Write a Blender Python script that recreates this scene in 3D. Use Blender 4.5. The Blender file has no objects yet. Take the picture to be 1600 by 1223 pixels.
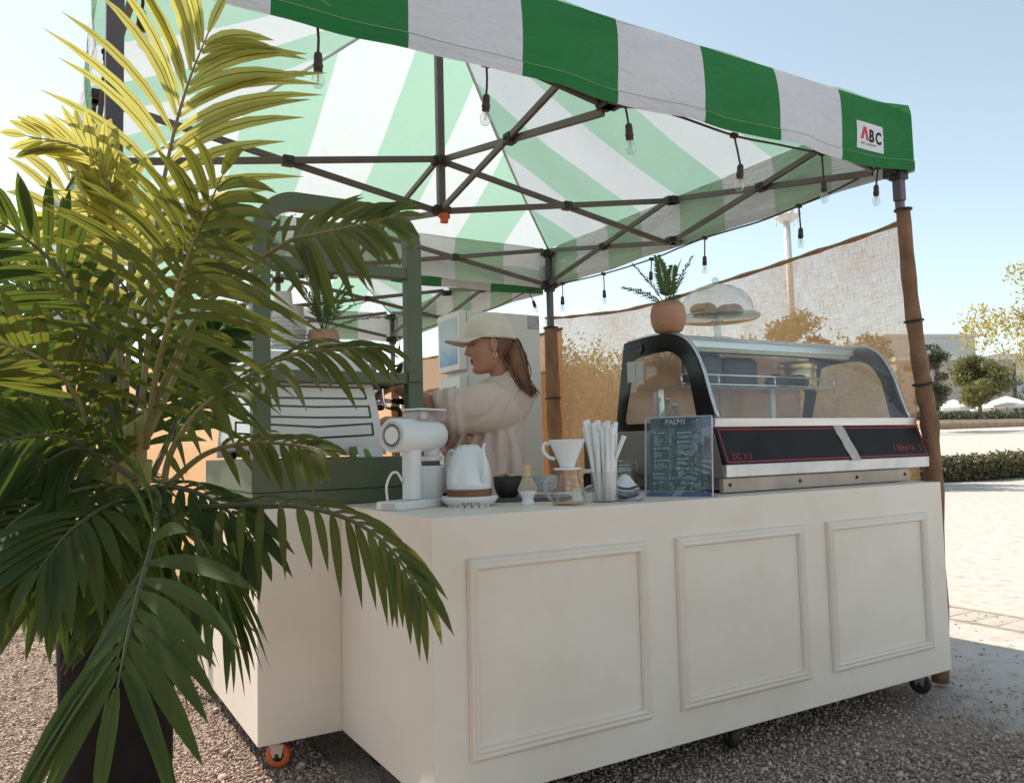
import bpy, bmesh, math, random
import numpy as np
from mathutils import Vector, Matrix, noise as mnoise
random.seed(7); rng = np.random.default_rng(11)
scene = bpy.context.scene
COL = scene.collection
R = math.radians

# ------------------------------------------------------------------ camera, sky, sun, exposure
CAM = np.array([-0.08724, -1.45512, 1.10664])
C_R = np.array([0.86094549, -0.5081299, -0.02401792])
C_U = np.array([-0.01495181, -0.07247117, 0.99725843])
C_F = np.array([0.50847743, 0.85822604, 0.06999119])
FPX = 1250.05
cam = bpy.data.cameras.new('camera')
camo = bpy.data.objects.new('camera', cam); COL.objects.link(camo)
cam.sensor_width = 36.0; cam.lens = FPX / 1600 * 36
cam.clip_start = 0.05; cam.clip_end = 3000
camo.matrix_world = Matrix(((C_R[0], C_U[0], -C_F[0], CAM[0]), (C_R[1], C_U[1], -C_F[1], CAM[1]),
                            (C_R[2], C_U[2], -C_F[2], CAM[2]), (0, 0, 0, 1)))
scene.camera = camo

SUN_KX, SUN_KY = 0.385, 0.86            # horizontal run of the light per metre of drop
sun_dir = Vector((-SUN_KX, SUN_KY, 1.0)).normalized()   # towards the sun
SUN_EL = math.asin(sun_dir.z); SUN_AZ = math.atan2(sun_dir.x, sun_dir.y)
world = bpy.data.worlds.new('World'); scene.world = world; world.use_nodes = True
nt = world.node_tree; nt.nodes.clear()
wo = nt.nodes.new('ShaderNodeOutputWorld'); bg = nt.nodes.new('ShaderNodeBackground')
sky = nt.nodes.new('ShaderNodeTexSky'); sky.sky_type = 'NISHITA'; sky.sun_disc = False
sky.sun_elevation = SUN_EL; sky.sun_rotation = SUN_AZ
sky.air_density = 1.0; sky.dust_density = 0.35; sky.ozone_density = 1.0; sky.altitude = 0
hs = nt.nodes.new('ShaderNodeHueSaturation'); hs.inputs['Saturation'].default_value = 0.56
tn = nt.nodes.new('ShaderNodeMix'); tn.data_type = 'RGBA'; tn.blend_type = 'MULTIPLY'; tn.inputs[0].default_value = 1; tn.inputs[7].default_value = (.96, 1.05, 1.0, 1)
nt.links.new(sky.outputs[0], hs.inputs['Color']); nt.links.new(hs.outputs[0], tn.inputs[6]); nt.links.new(tn.outputs[2], bg.inputs[0])
bg.inputs[1].default_value = 0.15
nt.links.new(bg.outputs[0], wo.inputs[0])
sl = bpy.data.lights.new('sun', 'SUN'); sl.energy = 4.6; sl.angle = R(0.53); sl.color = (1.0, 0.90, 0.77)
so = bpy.data.objects.new('sun', sl); COL.objects.link(so)
so.rotation_euler = sun_dir.to_track_quat('Z', 'Y').to_euler(); so.location = (-8, 6, 9)
vs = scene.view_settings
vs.view_transform = 'Standard'; vs.look = 'None'; vs.gamma = 1.0; vs.use_curve_mapping = False
vs.exposure = 0.45
scene.render.engine = 'CYCLES'
scene.cycles.max_bounces = 10; scene.cycles.transparent_max_bounces = 24
scene.cycles.transmission_bounces = 8; scene.cycles.diffuse_bounces = 4

# ------------------------------------------------------------------ a pixel of the photograph on a real plane
def ray(x, y): return C_F + C_R*(x-800)/FPX - C_U*(y-611.5)/FPX
def PX(x, y, v): r = ray(x, y); return Vector(CAM + r*(v-CAM[0])/r[0])
def PY(x, y, v): r = ray(x, y); return Vector(CAM + r*(v-CAM[1])/r[1])
def PZ(x, y, v): r = ray(x, y); return Vector(CAM + r*(v-CAM[2])/r[2])
def PD(x, y, d): return Vector(CAM + ray(x, y)*d)

# ------------------------------------------------------------------ materials
MATS = {}
def nodes_of(name):
    m = bpy.data.materials.new(name); m.use_nodes = True
    n = m.node_tree.nodes; l = m.node_tree.links
    return m, n, l, n['Principled BSDF']
def mat(name, col, rough=0.5, metal=0.0, var=0.08, scale=12.0, bump=0.0, bscale=120.0, spec=0.5, col2=None, coat=0.0, trans=0.0, ior=1.45, stretch=None, detail=4):
    if name in MATS: return MATS[name]
    m, n, l, b = nodes_of(name)
    tc = n.new('ShaderNodeTexCoord'); mp = n.new('ShaderNodeMapping'); l.new(tc.outputs['Object'], mp.inputs[0])
    if stretch: mp.inputs['Scale'].default_value = stretch
    nz = n.new('ShaderNodeTexNoise'); nz.inputs['Scale'].default_value = scale; nz.inputs['Detail'].default_value = detail
    l.new(mp.outputs[0], nz.inputs['Vector'])
    rp = n.new('ShaderNodeValToRGB'); e = rp.color_ramp.elements
    c = np.array(col[:3]); c2 = np.array(col2[:3]) if col2 else None
    lo = c*(1-var) if c2 is None else c; hi = np.minimum(c*(1+var), 1) if c2 is None else c2
    e[0].position = .3; e[1].position = .7
    e[0].color = (*lo, 1); e[1].color = (*hi, 1)
    l.new(nz.outputs['Fac'], rp.inputs[0]); l.new(rp.outputs[0], b.inputs['Base Color'])
    b.inputs['Roughness'].default_value = rough; b.inputs['Metallic'].default_value = metal
    b.inputs['Specular IOR Level'].default_value = spec; b.inputs['Coat Weight'].default_value = coat
    b.inputs['Transmission Weight'].default_value = trans; b.inputs['IOR'].default_value = ior
    if bump:
        n2 = n.new('ShaderNodeTexNoise'); n2.inputs['Scale'].default_value = bscale; n2.inputs['Detail'].default_value = 5
        l.new(mp.outputs[0], n2.inputs['Vector'])
        bp = n.new('ShaderNodeBump'); bp.inputs['Strength'].default_value = bump; bp.inputs['Distance'].default_value = .01
        l.new(n2.outputs['Fac'], bp.inputs['Height']); l.new(bp.outputs[0], b.inputs['Normal'])
    MATS[name] = m
    return m
def glass(name, tint=(1, 1, 1), refl=1.0, haze=0.0, hazecol=(.8, .85, .88)):
    """thin clear sheet: see-through with Fresnel reflections and an optional mottled haze mixed in as a pale colour"""
    if name in MATS: return MATS[name]
    m, n, l, b = nodes_of(name); n.remove(b)
    out = n['Material Output']
    tr = n.new('ShaderNodeBsdfTransparent'); tr.inputs[0].default_value = (*tint, 1)
    gl = n.new('ShaderNodeBsdfGlossy'); gl.inputs['Roughness'].default_value = .03
    fr = n.new('ShaderNodeFresnel'); ge = n.new('ShaderNodeNewGeometry'); mi = n.new('ShaderNodeMapRange'); mi.inputs[3].default_value = 1.5; mi.inputs[4].default_value = 1/1.5
    l.new(ge.outputs['Backfacing'], mi.inputs[0]); l.new(mi.outputs[0], fr.inputs[0])      # a thin pane reflects alike from both faces
    mu = n.new('ShaderNodeMath'); mu.operation = 'MULTIPLY'; mu.inputs[1].default_value = refl; mu.use_clamp = True
    mx = n.new('ShaderNodeMixShader'); l.new(fr.outputs[0], mu.inputs[0]); l.new(mu.outputs[0], mx.inputs[0])
    l.new(tr.outputs[0], mx.inputs[1]); l.new(gl.outputs[0], mx.inputs[2])
    if haze:
        df = n.new('ShaderNodeBsdfDiffuse'); df.inputs[0].default_value = (*hazecol, 1)
        nz = n.new('ShaderNodeTexNoise'); nz.inputs['Scale'].default_value = 5; nz.inputs['Detail'].default_value = 6
        tc = n.new('ShaderNodeTexCoord'); l.new(tc.outputs['Object'], nz.inputs['Vector'])
        m2 = n.new('ShaderNodeMath'); m2.operation = 'MULTIPLY'; m2.inputs[1].default_value = haze*2
        l.new(nz.outputs['Fac'], m2.inputs[0])
        mx2 = n.new('ShaderNodeMixShader'); l.new(m2.outputs[0], mx2.inputs[0])
        l.new(mx.outputs[0], mx2.inputs[1]); l.new(df.outputs[0], mx2.inputs[2]); l.new(mx2.outputs[0], out.inputs[0])
    else:
        l.new(mx.outputs[0], out.inputs[0])
    MATS[name] = m
    return m
def cloth(name, front, back, thru, tw=0.5, rough=.7, bstr=.14):
    """two-sided awning cloth: printed face, paler lining, light coming through"""
    if name in MATS: return MATS[name]
    m, n, l, b = nodes_of(name)
    out = n['Material Output']
    ge = n.new('ShaderNodeNewGeometry')
    tc = n.new('ShaderNodeTexCoord'); nz = n.new('ShaderNodeTexNoise'); nz.inputs['Scale'].default_value = 3.5; nz.inputs['Detail'].default_value = 6
    l.new(tc.outputs['Object'], nz.inputs['Vector'])
    mc = n.new('ShaderNodeMix'); mc.data_type = 'RGBA'; mc.inputs[6].default_value = (*front, 1); mc.inputs[7].default_value = (*back, 1)
    l.new(ge.outputs['Backfacing'], mc.inputs[0])
    mr = n.new('ShaderNodeMapRange'); mr.inputs[3].default_value = .88; mr.inputs[4].default_value = 1.1
    l.new(nz.outputs['Fac'], mr.inputs[0])
    mm = n.new('ShaderNodeMix'); mm.data_type = 'RGBA'; mm.blend_type = 'MULTIPLY'; mm.inputs[0].default_value = 1
    l.new(mc.outputs[2], mm.inputs[6]); l.new(mr.outputs[0], mm.inputs[7])
    l.new(mm.outputs[2], b.inputs['Base Color']); b.inputs['Roughness'].default_value = rough; b.inputs['Specular IOR Level'].default_value = .3
    tl = n.new('ShaderNodeBsdfTranslucent'); tl.inputs[0].default_value = (*thru, 1)
    mx = n.new('ShaderNodeMixShader'); mx.inputs[0].default_value = tw
    l.new(b.outputs[0], mx.inputs[1]); l.new(tl.outputs[0], mx.inputs[2]); l.new(mx.outputs[0], out.inputs[0])
    n2 = n.new('ShaderNodeTexNoise'); n2.inputs['Scale'].default_value = 7; n2.inputs['Detail'].default_value = 3; n2.inputs['Distortion'].default_value = 1.2
    mp = n.new('ShaderNodeMapping'); mp.inputs['Scale'].default_value = (1, 1, 3); l.new(tc.outputs['Object'], mp.inputs[0]); l.new(mp.outputs[0], n2.inputs['Vector'])
    bp = n.new('ShaderNodeBump'); bp.inputs['Strength'].default_value = bstr; bp.inputs['Distance'].default_value = .03
    mp.inputs['Rotation'].default_value = (0, R(28), 0)
    l.new(n2.outputs['Fac'], bp.inputs['Height']); l.new(bp.outputs[0], b.inputs['Normal']); l.new(bp.outputs[0], tl.inputs['Normal'])
    MATS[name] = m
    return m

# ------------------------------------------------------------------ mesh builder
def V(*a): return Vector(a)
class MB:
    def __init__(s): s.v = []; s.f = []; s.m = []; s.s = []; s.uv = None
    def add(s, vs_, fs, mi=0, sm=False):
        o = len(s.v); s.v += [tuple(p) for p in vs_]
        for f in fs: s.f.append(tuple(i+o for i in f)); s.m.append(mi); s.s.append(sm)
        return s
    def obox(s, c, ax, ay, az, mi=0):
        c = Vector(c); ax = Vector(ax); ay = Vector(ay); az = Vector(az); p = []
        for k in (-1, 1):
            for j in (-1, 1):
                for i in (-1, 1): p.append(c+ax*i+ay*j+az*k)
        return s.add(p, [(0, 2, 3, 1), (4, 5, 7, 6), (0, 1, 5, 4), (2, 6, 7, 3), (0, 4, 6, 2), (1, 3, 7, 5)], mi)
    def box(s, lo, hi, mi=0):
        lo = Vector(lo); hi = Vector(hi); c = (lo+hi)/2; h = (hi-lo)/2
        return s.obox(c, (h.x, 0, 0), (0, h.y, 0), (0, 0, h.z), mi)
    def bar(s, p0, p1, w, h, up=(0, 0, 1), mi=0):
        p0 = Vector(p0); p1 = Vector(p1); d = p1-p0; t = d.normalized()
        sd = t.cross(Vector(up))
        if sd.length < 1e-3: sd = t.cross(Vector((1, 0, 0)))
        sd.normalize(); u = sd.cross(t)
        return s.obox((p0+p1)/2, d/2, sd*w/2, u*h/2, mi)
    def tube(s, pts, r, n=8, mi=0, cap=True, sm=True, flat=1.0, upv=None):
        pts = [Vector(p) for p in pts]; k = len(pts)
        rr = r if isinstance(r, (list, tuple)) else [r]*k
        vs_ = []; prev = Vector(upv) if upv else None
        for i, p in enumerate(pts):
            t = (pts[min(i+1, k-1)]-pts[max(i-1, 0)]).normalized()
            if prev is None:
                prev = Vector((0, 0, 1)) if abs(t.z) < .9 else Vector((1, 0, 0))
            a = (prev - t*prev.dot(t)).normalized(); b_ = t.cross(a); prev = a
            for j in range(n):
                an = 2*math.pi*j/n
                vs_.append(p + (a*math.cos(an)*flat + b_*math.sin(an))*rr[i])
        fs = [(i*n+j, i*n+(j+1) % n, (i+1)*n+(j+1) % n, (i+1)*n+j) for i in range(k-1) for j in range(n)]
        if cap: fs += [tuple(reversed(range(n))), tuple(range((k-1)*n, k*n))]
        return s.add(vs_, fs, mi, sm)
    def lathe(s, prof, c=(0, 0, 0), n=24, mi=0, M=None, sm=True, sx=1, sy=1, close=True):
        c = Vector(c); vs_ = []
        for r, z in prof:
            for j in range(n):
                a = 2*math.pi*j/n; p = Vector((r*math.cos(a)*sx, r*math.sin(a)*sy, z))
                vs_.append(c + (M @ p if M else p))
        k = len(prof)
        fs = [(i*n+j, i*n+(j+1) % n, (i+1)*n+(j+1) % n, (i+1)*n+j) for i in range(k-1) for j in range(n)]
        if close:
            if prof[0][0] > 1e-5: fs.append(tuple(reversed(range(n))))
            if prof[-1][0] > 1e-5: fs.append(tuple(range((k-1)*n, k*n)))
        return s.add(vs_, fs, mi, sm)
    def grid(s, fn, nu, nv, mi=0, sm=True, closeu=False):
        vs_ = [fn(i/nu, j/nv) for j in range(nv+1) for i in range(nu+1)]
        w = nu+1
        fs = [(j*w+i, j*w+i+1, (j+1)*w+i+1, (j+1)*w+i) for j in range(nv) for i in range(nu)]
        return s.add(vs_, fs, mi, sm)
    def prism(s, poly, d, mi=0, sm=False):
        """poly: list of 3-D points (planar loop); d: extrusion vector"""
        d = Vector(d); k = len(poly); p = [Vector(q) for q in poly]
        vs_ = p + [q+d for q in p]
        fs = [tuple(reversed(range(k))), tuple(range(k, 2*k))] + [(i, (i+1) % k, (i+1) % k+k, i+k) for i in range(k)]
        return s.add(vs_, fs, mi, sm)
    def ell(s, c, rx, ry, rz, n=16, k=10, mi=0, M=None):
        prof = [(max(math.sin(math.pi*i/k), 1e-6), -math.cos(math.pi*i/k)) for i in range(k+1)]
        vs_ = []; c = Vector(c)
        for r, z in prof:
            for j in range(n):
                a = 2*math.pi*j/n; p = Vector((r*math.cos(a)*rx, r*math.sin(a)*ry, z*rz)); vs_.append(c+(M @ p if M else p))
        fs = [(i*n+j, i*n+(j+1) % n, (i+1)*n+(j+1) % n, (i+1)*n+j) for i in range(k) for j in range(n)]
        return s.add(vs_, fs, mi, True)
    def build(s, name, mats, parent=None, bevel=0, kind=None, fix=True, autosm=False, segs=2):
        me = bpy.data.meshes.new(name); me.from_pydata(s.v, [], s.f)
        for m in (mats if isinstance(mats, (list, tuple)) else [mats]): me.materials.append(m)
        me.polygons.foreach_set('material_index', s.m); me.polygons.foreach_set('use_smooth', s.s)
        if fix:
            bm = bmesh.new(); bm.from_mesh(me); bmesh.ops.recalc_face_normals(bm, faces=bm.faces); bm.to_mesh(me); bm.free()
        me.update()
        return link(name, me, parent, bevel, kind, segs)
def link(name, me, parent=None, bevel=0, kind=None, segs=2):
    o = bpy.data.objects.new(name, me); COL.objects.link(o)
    if parent is not None:
        o.parent = parent; o.matrix_parent_inverse = Matrix.Translation(-wloc(parent))
    if bevel:
        b = o.modifiers.new('bevel', 'BEVEL'); b.width = bevel; b.segments = segs; b.limit_method = 'ANGLE'; b.angle_limit = R(35); b.harden_normals = False
    if kind: o['kind'] = kind
    return o
def wloc(o):
    t = o.location.copy()
    p = o.parent
    if p is not None:
        return o.matrix_parent_inverse @ t + wloc(p)
    return t
def thing(name, label, cat, loc=(0, 0, 0), group=None):
    o = bpy.data.objects.new(name, None); COL.objects.link(o); o.location = loc; o.empty_display_size = .05
    tag(o, label, cat, group); return o
def tag(o, label, cat, group=None):
    o['label'] = label; o['category'] = cat
    if group: o['group'] = group
    return o
def struct(o): o['kind'] = 'structure'; return o
def copy_tree(o, parent, shift):
    """copy of a thing and every part under it, moved by shift (parts hold world-space meshes)"""
    c = o.copy(); COL.objects.link(c)
    if parent is None: c.location = o.location + Vector(shift)
    else: c.parent = parent
    for ch in o.children: copy_tree(ch, c, shift)
    return c
FONT = {}
def text_mesh(txt, size, name='lettering', mats=None, parent=None, origin=(0, 0, 0), ux=(1, 0, 0), uy=(0, 0, 1), bold=0.0, align='LEFT', depth=.0004, sx=1.0, sp=1.0):
    cu = bpy.data.curves.new(name, 'FONT'); cu.body = txt; cu.size = size; cu.align_x = align; cu.offset = bold; cu.extrude = depth; cu.resolution_u = 3
    cu.space_character = sp
    to = bpy.data.objects.new('tmp', cu); COL.objects.link(to)
    dg = bpy.context.evaluated_depsgraph_get(); me = bpy.data.meshes.new_from_object(to.evaluated_get(dg))
    bpy.data.objects.remove(to); bpy.data.curves.remove(cu)
    ux = Vector(ux).normalized(); uy = Vector(uy).normalized(); uz = ux.cross(uy); o3 = Vector(origin)
    for v in me.vertices: v.co = o3 + ux*v.co.x*sx + uy*v.co.y + uz*v.co.z
    me.materials.clear(); me.materials.append(mats); me.name = name
    if parent is None: return me
    return link(name, me, parent)
def bez(p0, p1, p2, n=12):
    p0 = Vector(p0); p1 = Vector(p1); p2 = Vector(p2)
    return [p0*(1-t)**2 + p1*2*t*(1-t) + p2*t*t for t in [i/n for i in range(n+1)]]
def spline(pts, n=24):
    """Catmull-Rom through pts"""
    P = [Vector(p) for p in pts]; P = [P[0]*2-P[1]] + P + [P[-1]*2-P[-2]]; out = []; k = len(P)-3
    for i in range(n+1):
        u = i/n*k; j = min(int(u), k-1); t = u-j; a, b_, c, d = P[j:j+4]
        out.append(.5*((2*b_)+(c-a)*t+(2*a-5*b_+4*c-d)*t*t+(3*b_-a-3*c+d)*t**3))
    return out
# ------------------------------------------------------------------ the ground
def ground_mat():
    m, n, l, b = nodes_of('ground_earth')
    tc = n.new('ShaderNodeTexCoord'); sp = n.new('ShaderNodeSeparateXYZ'); l.new(tc.outputs['Object'], sp.inputs[0])
    n1 = n.new('ShaderNodeTexNoise'); n1.inputs['Scale'].default_value = 1.6; n1.inputs['Detail'].default_value = 8
    l.new(tc.outputs['Object'], n1.inputs['Vector'])
    # gravel (left) to pale compacted sand (right)
    ad = n.new('ShaderNodeMath'); ad.operation = 'MULTIPLY_ADD'; ad.inputs[1].default_value = 2.2; l.new(n1.outputs['Fac'], ad.inputs[0]); l.new(sp.outputs['X'], ad.inputs[2])
    mr = n.new('ShaderNodeMapRange'); mr.inputs[1].default_value = 3.9; mr.inputs[2].default_value = 5.0; l.new(ad.outputs[0], mr.inputs[0])
    vo = n.new('ShaderNodeTexVoronoi'); vo.inputs['Scale'].default_value = 95; l.new(tc.outputs['Object'], vo.inputs['Vector'])
    gr = n.new('ShaderNodeValToRGB'); e = gr.color_ramp.elements
    e[0].color = (.20, .145, .115, 1); e[1].color = (.46, .37, .31, 1); e[0].position = .1; e[1].position = .9
    l.new(vo.outputs['Color'], gr.inputs[0])
    n2 = n.new('ShaderNodeTexNoise'); n2.inputs['Scale'].default_value = 9; n2.inputs['Detail'].default_value = 9; n2.inputs['Roughness'].default_value = .65
    l.new(tc.outputs['Object'], n2.inputs['Vector'])
    sr = n.new('ShaderNodeValToRGB'); e = sr.color_ramp.elements
    e[0].color = (.40, .325, .27, 1); e[1].color = (.58, .535, .485, 1); e[0].position = .28; e[1].position = .50
    l.new(n2.outputs['Fac'], sr.inputs[0])
    mx = n.new('ShaderNodeMix'); mx.data_type = 'RGBA'; l.new(mr.outputs[0], mx.inputs[0]); l.new(gr.outputs[0], mx.inputs[6]); l.new(sr.outputs[0], mx.inputs[7])
    l.new(mx.outputs[2], b.inputs['Base Color']); b.inputs['Roughness'].default_value = .95; b.inputs['Specular IOR Level'].default_value = .1
    bp = n.new('ShaderNodeBump'); bp.inputs['Strength'].default_value = .55; bp.inputs['Distance'].default_value = .02
    ma = n.new('ShaderNodeMath'); ma.operation = 'MULTIPLY_ADD'; ma.inputs[1].default_value = .35; iv = n.new('ShaderNodeMath'); iv.operation = 'MULTIPLY_ADD'; iv.inputs[1].default_value = -.95; iv.inputs[2].default_value = 1; l.new(mr.outputs[0], iv.inputs[0]); vm = n.new('ShaderNodeMath'); vm.operation = 'MULTIPLY'; l.new(vo.outputs['Distance'], vm.inputs[0]); l.new(iv.outputs[0], vm.inputs[1]); l.new(vm.outputs[0], ma.inputs[0]); l.new(n2.outputs['Fac'], ma.inputs[2])
    l.new(ma.outputs[0], bp.inputs['Height']); l.new(bp.outputs[0], b.inputs['Normal'])
    return m
def rise(x, y):
    """the land climbs very gently beyond the hedge on the right"""
    d = math.hypot(x, y); return max(0.0, min(d, 48.0)-22.0)*0.060 + max(0.0, d-48.0)*0.008
xs = sorted(set([-400, -150, -60, -25, -10] + [i*.25 for i in range(-16, 33)] + [9, 10.5, 12, 14, 16, 18, 20, 22, 24, 27, 30, 35, 40, 50, 60, 80, 110, 160, 250, 500]))
ys = sorted(set([-60, -20, -8] + [i*.25 for i in range(-12, 25)] + [7, 8, 9, 10, 12, 14, 16, 18, 20, 22, 24, 27, 30, 35, 40, 50, 60, 80, 110, 160, 250, 500]))
g = MB(); W_ = len(xs)
gv = [(x, y, rise(x, y) + (.012*mnoise.noise((x*1.3, y*1.3, 0)) if abs(x) < 9 and abs(y) < 7 else 0) - .006) for y in ys for x in xs]
g.add(gv, [(j*W_+i, j*W_+i+1, (j+1)*W_+i+1, (j+1)*W_+i) for j in range(len(ys)-1) for i in range(W_-1)], 0, True)
struct(g.build('ground', ground_mat(), fix=False))

CX1, CY0, LX0 = 3.309, .6227, .5693
# loose pebbles, one mesh of low rounded stones
def pebbles():
    k = 260000
    lat0 = rng.uniform(-.75, .75, k); dd = 1.85+7.5*rng.random(k)**2.2
    fw = C_F[:2]/np.linalg.norm(C_F[:2]); rt = np.array([fw[1], -fw[0]])
    P = CAM[:2]+dd[:, None]*fw+(lat0*dd)[:, None]*rt
    hid = (P[:, 0] > LX0+.25) & (P[:, 0] < CX1) & (P[:, 1] > CY0+.35)
    P = P[~hid]; d = (P - CAM[:2]) @ fw
    fade = np.clip((3.3 - P[:, 0] + rng.normal(0, .30, len(P)))*1.6, 0, 1)*np.clip((9.0-d)/4.5, 0, 1)
    P = P[rng.random(len(P)) < fade*.8]
    k = len(P)
    base = np.array([(-1, -1, -1), (1, -1, -1), (1, 1, -1), (-1, 1, -1), (-.8, -.8, 1), (.8, -.8, 1), (.8, .8, 1), (-.8, .8, 1)], float)*.6
    sz = (rng.gamma(7, .00050, k)+.0014)*np.where(rng.random(k) < .035, rng.uniform(1.4, 2.2, k), 1)
    dims = sz[:, None]*np.stack([rng.uniform(.9, 1.6, k), rng.uniform(.8, 1.2, k), rng.uniform(.55, .95, k)], 1)
    a = rng.uniform(0, 6.28, k); ca, sa = np.cos(a), np.sin(a)
    vj = base[None]*dims[:, None, :]*(1+rng.normal(0, .14, (k, 8, 3)))
    t = rng.normal(0, .35, k); vj[:, :, 2] += vj[:, :, 0]*np.tan(np.clip(t, -.8, .8))[:, None]*.5
    X = vj[:, :, 0]*ca[:, None]-vj[:, :, 1]*sa[:, None]+P[:, 0:1]; Y_ = vj[:, :, 0]*sa[:, None]+vj[:, :, 1]*ca[:, None]+P[:, 1:2]
    Z_ = vj[:, :, 2]+dims[:, 2:3]*.45+rng.uniform(-.003, .005, k)[:, None]
    co = np.stack([X, Y_, Z_], 2).reshape(-1, 3)
    fq = np.array([(3, 2, 1, 0), (4, 5, 6, 7), (0, 1, 5, 4), (1, 2, 6, 5), (2, 3, 7, 6), (3, 0, 4, 7)])
    F = (fq[None]+(np.arange(k)*8)[:, None, None]).reshape(-1, 4)
    me = bpy.data.meshes.new('gravel'); me.vertices.add(len(co)); me.vertices.foreach_set('co', co.ravel())
    me.loops.add(F.size); me.loops.foreach_set('vertex_index', F.ravel())
    me.polygons.add(len(F)); me.polygons.foreach_set('loop_start', np.arange(len(F))*4); me.polygons.foreach_set('loop_total', np.full(len(F), 4))
    me.update(); me.validate()
    m, n, l, b = nodes_of('pebble_stone')
    ge = n.new('ShaderNodeNewGeometry'); rp = n.new('ShaderNodeValToRGB'); e = rp.color_ramp.elements
    e[0].color = (.21, .14, .11, 1); e[1].color = (.64, .51, .425, 1)
    e2 = rp.color_ramp.elements.new(.35); e2.color = (.38, .265, .21, 1); e3 = rp.color_ramp.elements.new(.7); e3.color = (.50, .38, .31, 1)
    l.new(ge.outputs['Random Per Island'], rp.inputs[0]); l.new(rp.outputs[0], b.inputs['Base Color']); b.inputs['Roughness'].default_value = .85
    me.materials.append(m)
    o = link('gravel', me, None, 0, 'stuff'); tag(o, 'loose tan gravel spread over the ground around the white counters', 'gravel')
pebbles()

# dry leaves and crumbs lying on the ground
def litter():
    mb = MB(); random.seed(77)
    for k in range(420):
        if k < 300: x, y = random.uniform(3.3, 5.2), random.uniform(-.6, 1.6)
        else: x, y = random.uniform(-.6, 3.3), random.uniform(-.2, 2.6)
        if LX0 < x < CX1 and y > CY0: continue
        a = random.random()*6.28; L = random.uniform(.006, .020); w = L*random.uniform(.25, .5); u = V(math.cos(a), math.sin(a), random.uniform(-.2, .2)); v = V(-math.sin(a), math.cos(a), random.uniform(-.3, .3)); c = V(x, y, .010+(.006 if x < 3.4 else 0))
        mb.add([c-u*L, c+v*w+V(0, 0, .002), c+u*L, c-v*w+V(0, 0, .002), c+V(0, 0, .004)], [(0, 1, 4), (1, 2, 4), (2, 3, 4), (3, 0, 4)])
    o = mb.build('leaf_litter', mat('dry_leaf', (.10, .055, .03), .9, col2=(.30, .16, .07), scale=3), fix=False, kind='stuff'); tag(o, 'dry brown leaf crumbs scattered over the sand and gravel', 'leaf litter')
litter()
# paving strip with raised pale edge on the right, running away from the camera
m_pav = mat('paver_stone', (.50, .455, .40), .9, var=.12, scale=8, bump=.3, bscale=60)
m_edge = mat('edge_stone', (.56, .52, .44), .9, var=.1, scale=10, bump=.3, bscale=70)
strip = MB()
q0 = PZ(1480, 945, 0); q1 = PZ(1480, 968, 0)
xa, xb = q1.x+.03, q0.x+.02
strip.box((xa, -3, -.02), (xb-.10, 14, .003))
sto = struct(strip.build('paving_strip', m_pav))
kerb = MB(); kerb.box((xb-.097, -3, -.02), (xb, 14, .022)); struct(kerb.build('kerb', m_edge, bevel=.006))
pv = MB(); pv.box((xa+.01, 0, 0), (xa+.1, .09, .008)); pm = None
k = 0
for j in range(30):
    for i in range(3):
        w = (xb-.10-xa)/3; x = xa+i*w
        if pm is None:
            b_ = MB(); b_.box((.002, .002, .003), (w-.002, .148, .007)); po = b_.build('paving_stone', m_pav, sto, bevel=.002, segs=1); pm = po.data
            po.location = (x, -.6+j*.15, 0)
        else:
            po = po.copy(); COL.objects.link(po); po.parent = sto; po.location = (x, -.6+j*.15, 0)
            po.location.z = random.uniform(-.001, .001)

# ------------------------------------------------------------------ foliage helpers
def leaf_mat(name, c1, c2, thru, tw=.35, rough=.55):
    if name in MATS: return MATS[name]
    m, n, l, b = nodes_of(name); out = n['Material Output']
    ge = n.new('ShaderNodeNewGeometry'); mc = n.new('ShaderNodeMix'); mc.data_type = 'RGBA'
    mc.inputs[6].default_value = (*c1, 1); mc.inputs[7].default_value = (*c2, 1); l.new(ge.outputs['Random Per Island'], mc.inputs[0])
    l.new(mc.outputs[2], b.inputs['Base Color']); b.inputs['Roughness'].default_value = rough
    tl = n.new('ShaderNodeBsdfTranslucent'); tl.inputs[0].default_value = (*thru, 1)
    mx = n.new('ShaderNodeMixShader'); mx.inputs[0].default_value = tw
    l.new(b.outputs[0], mx.inputs[1]); l.new(tl.outputs[0], mx.inputs[2]); l.new(mx.outputs[0], out.inputs[0])
    MATS[name] = m; return m
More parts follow.
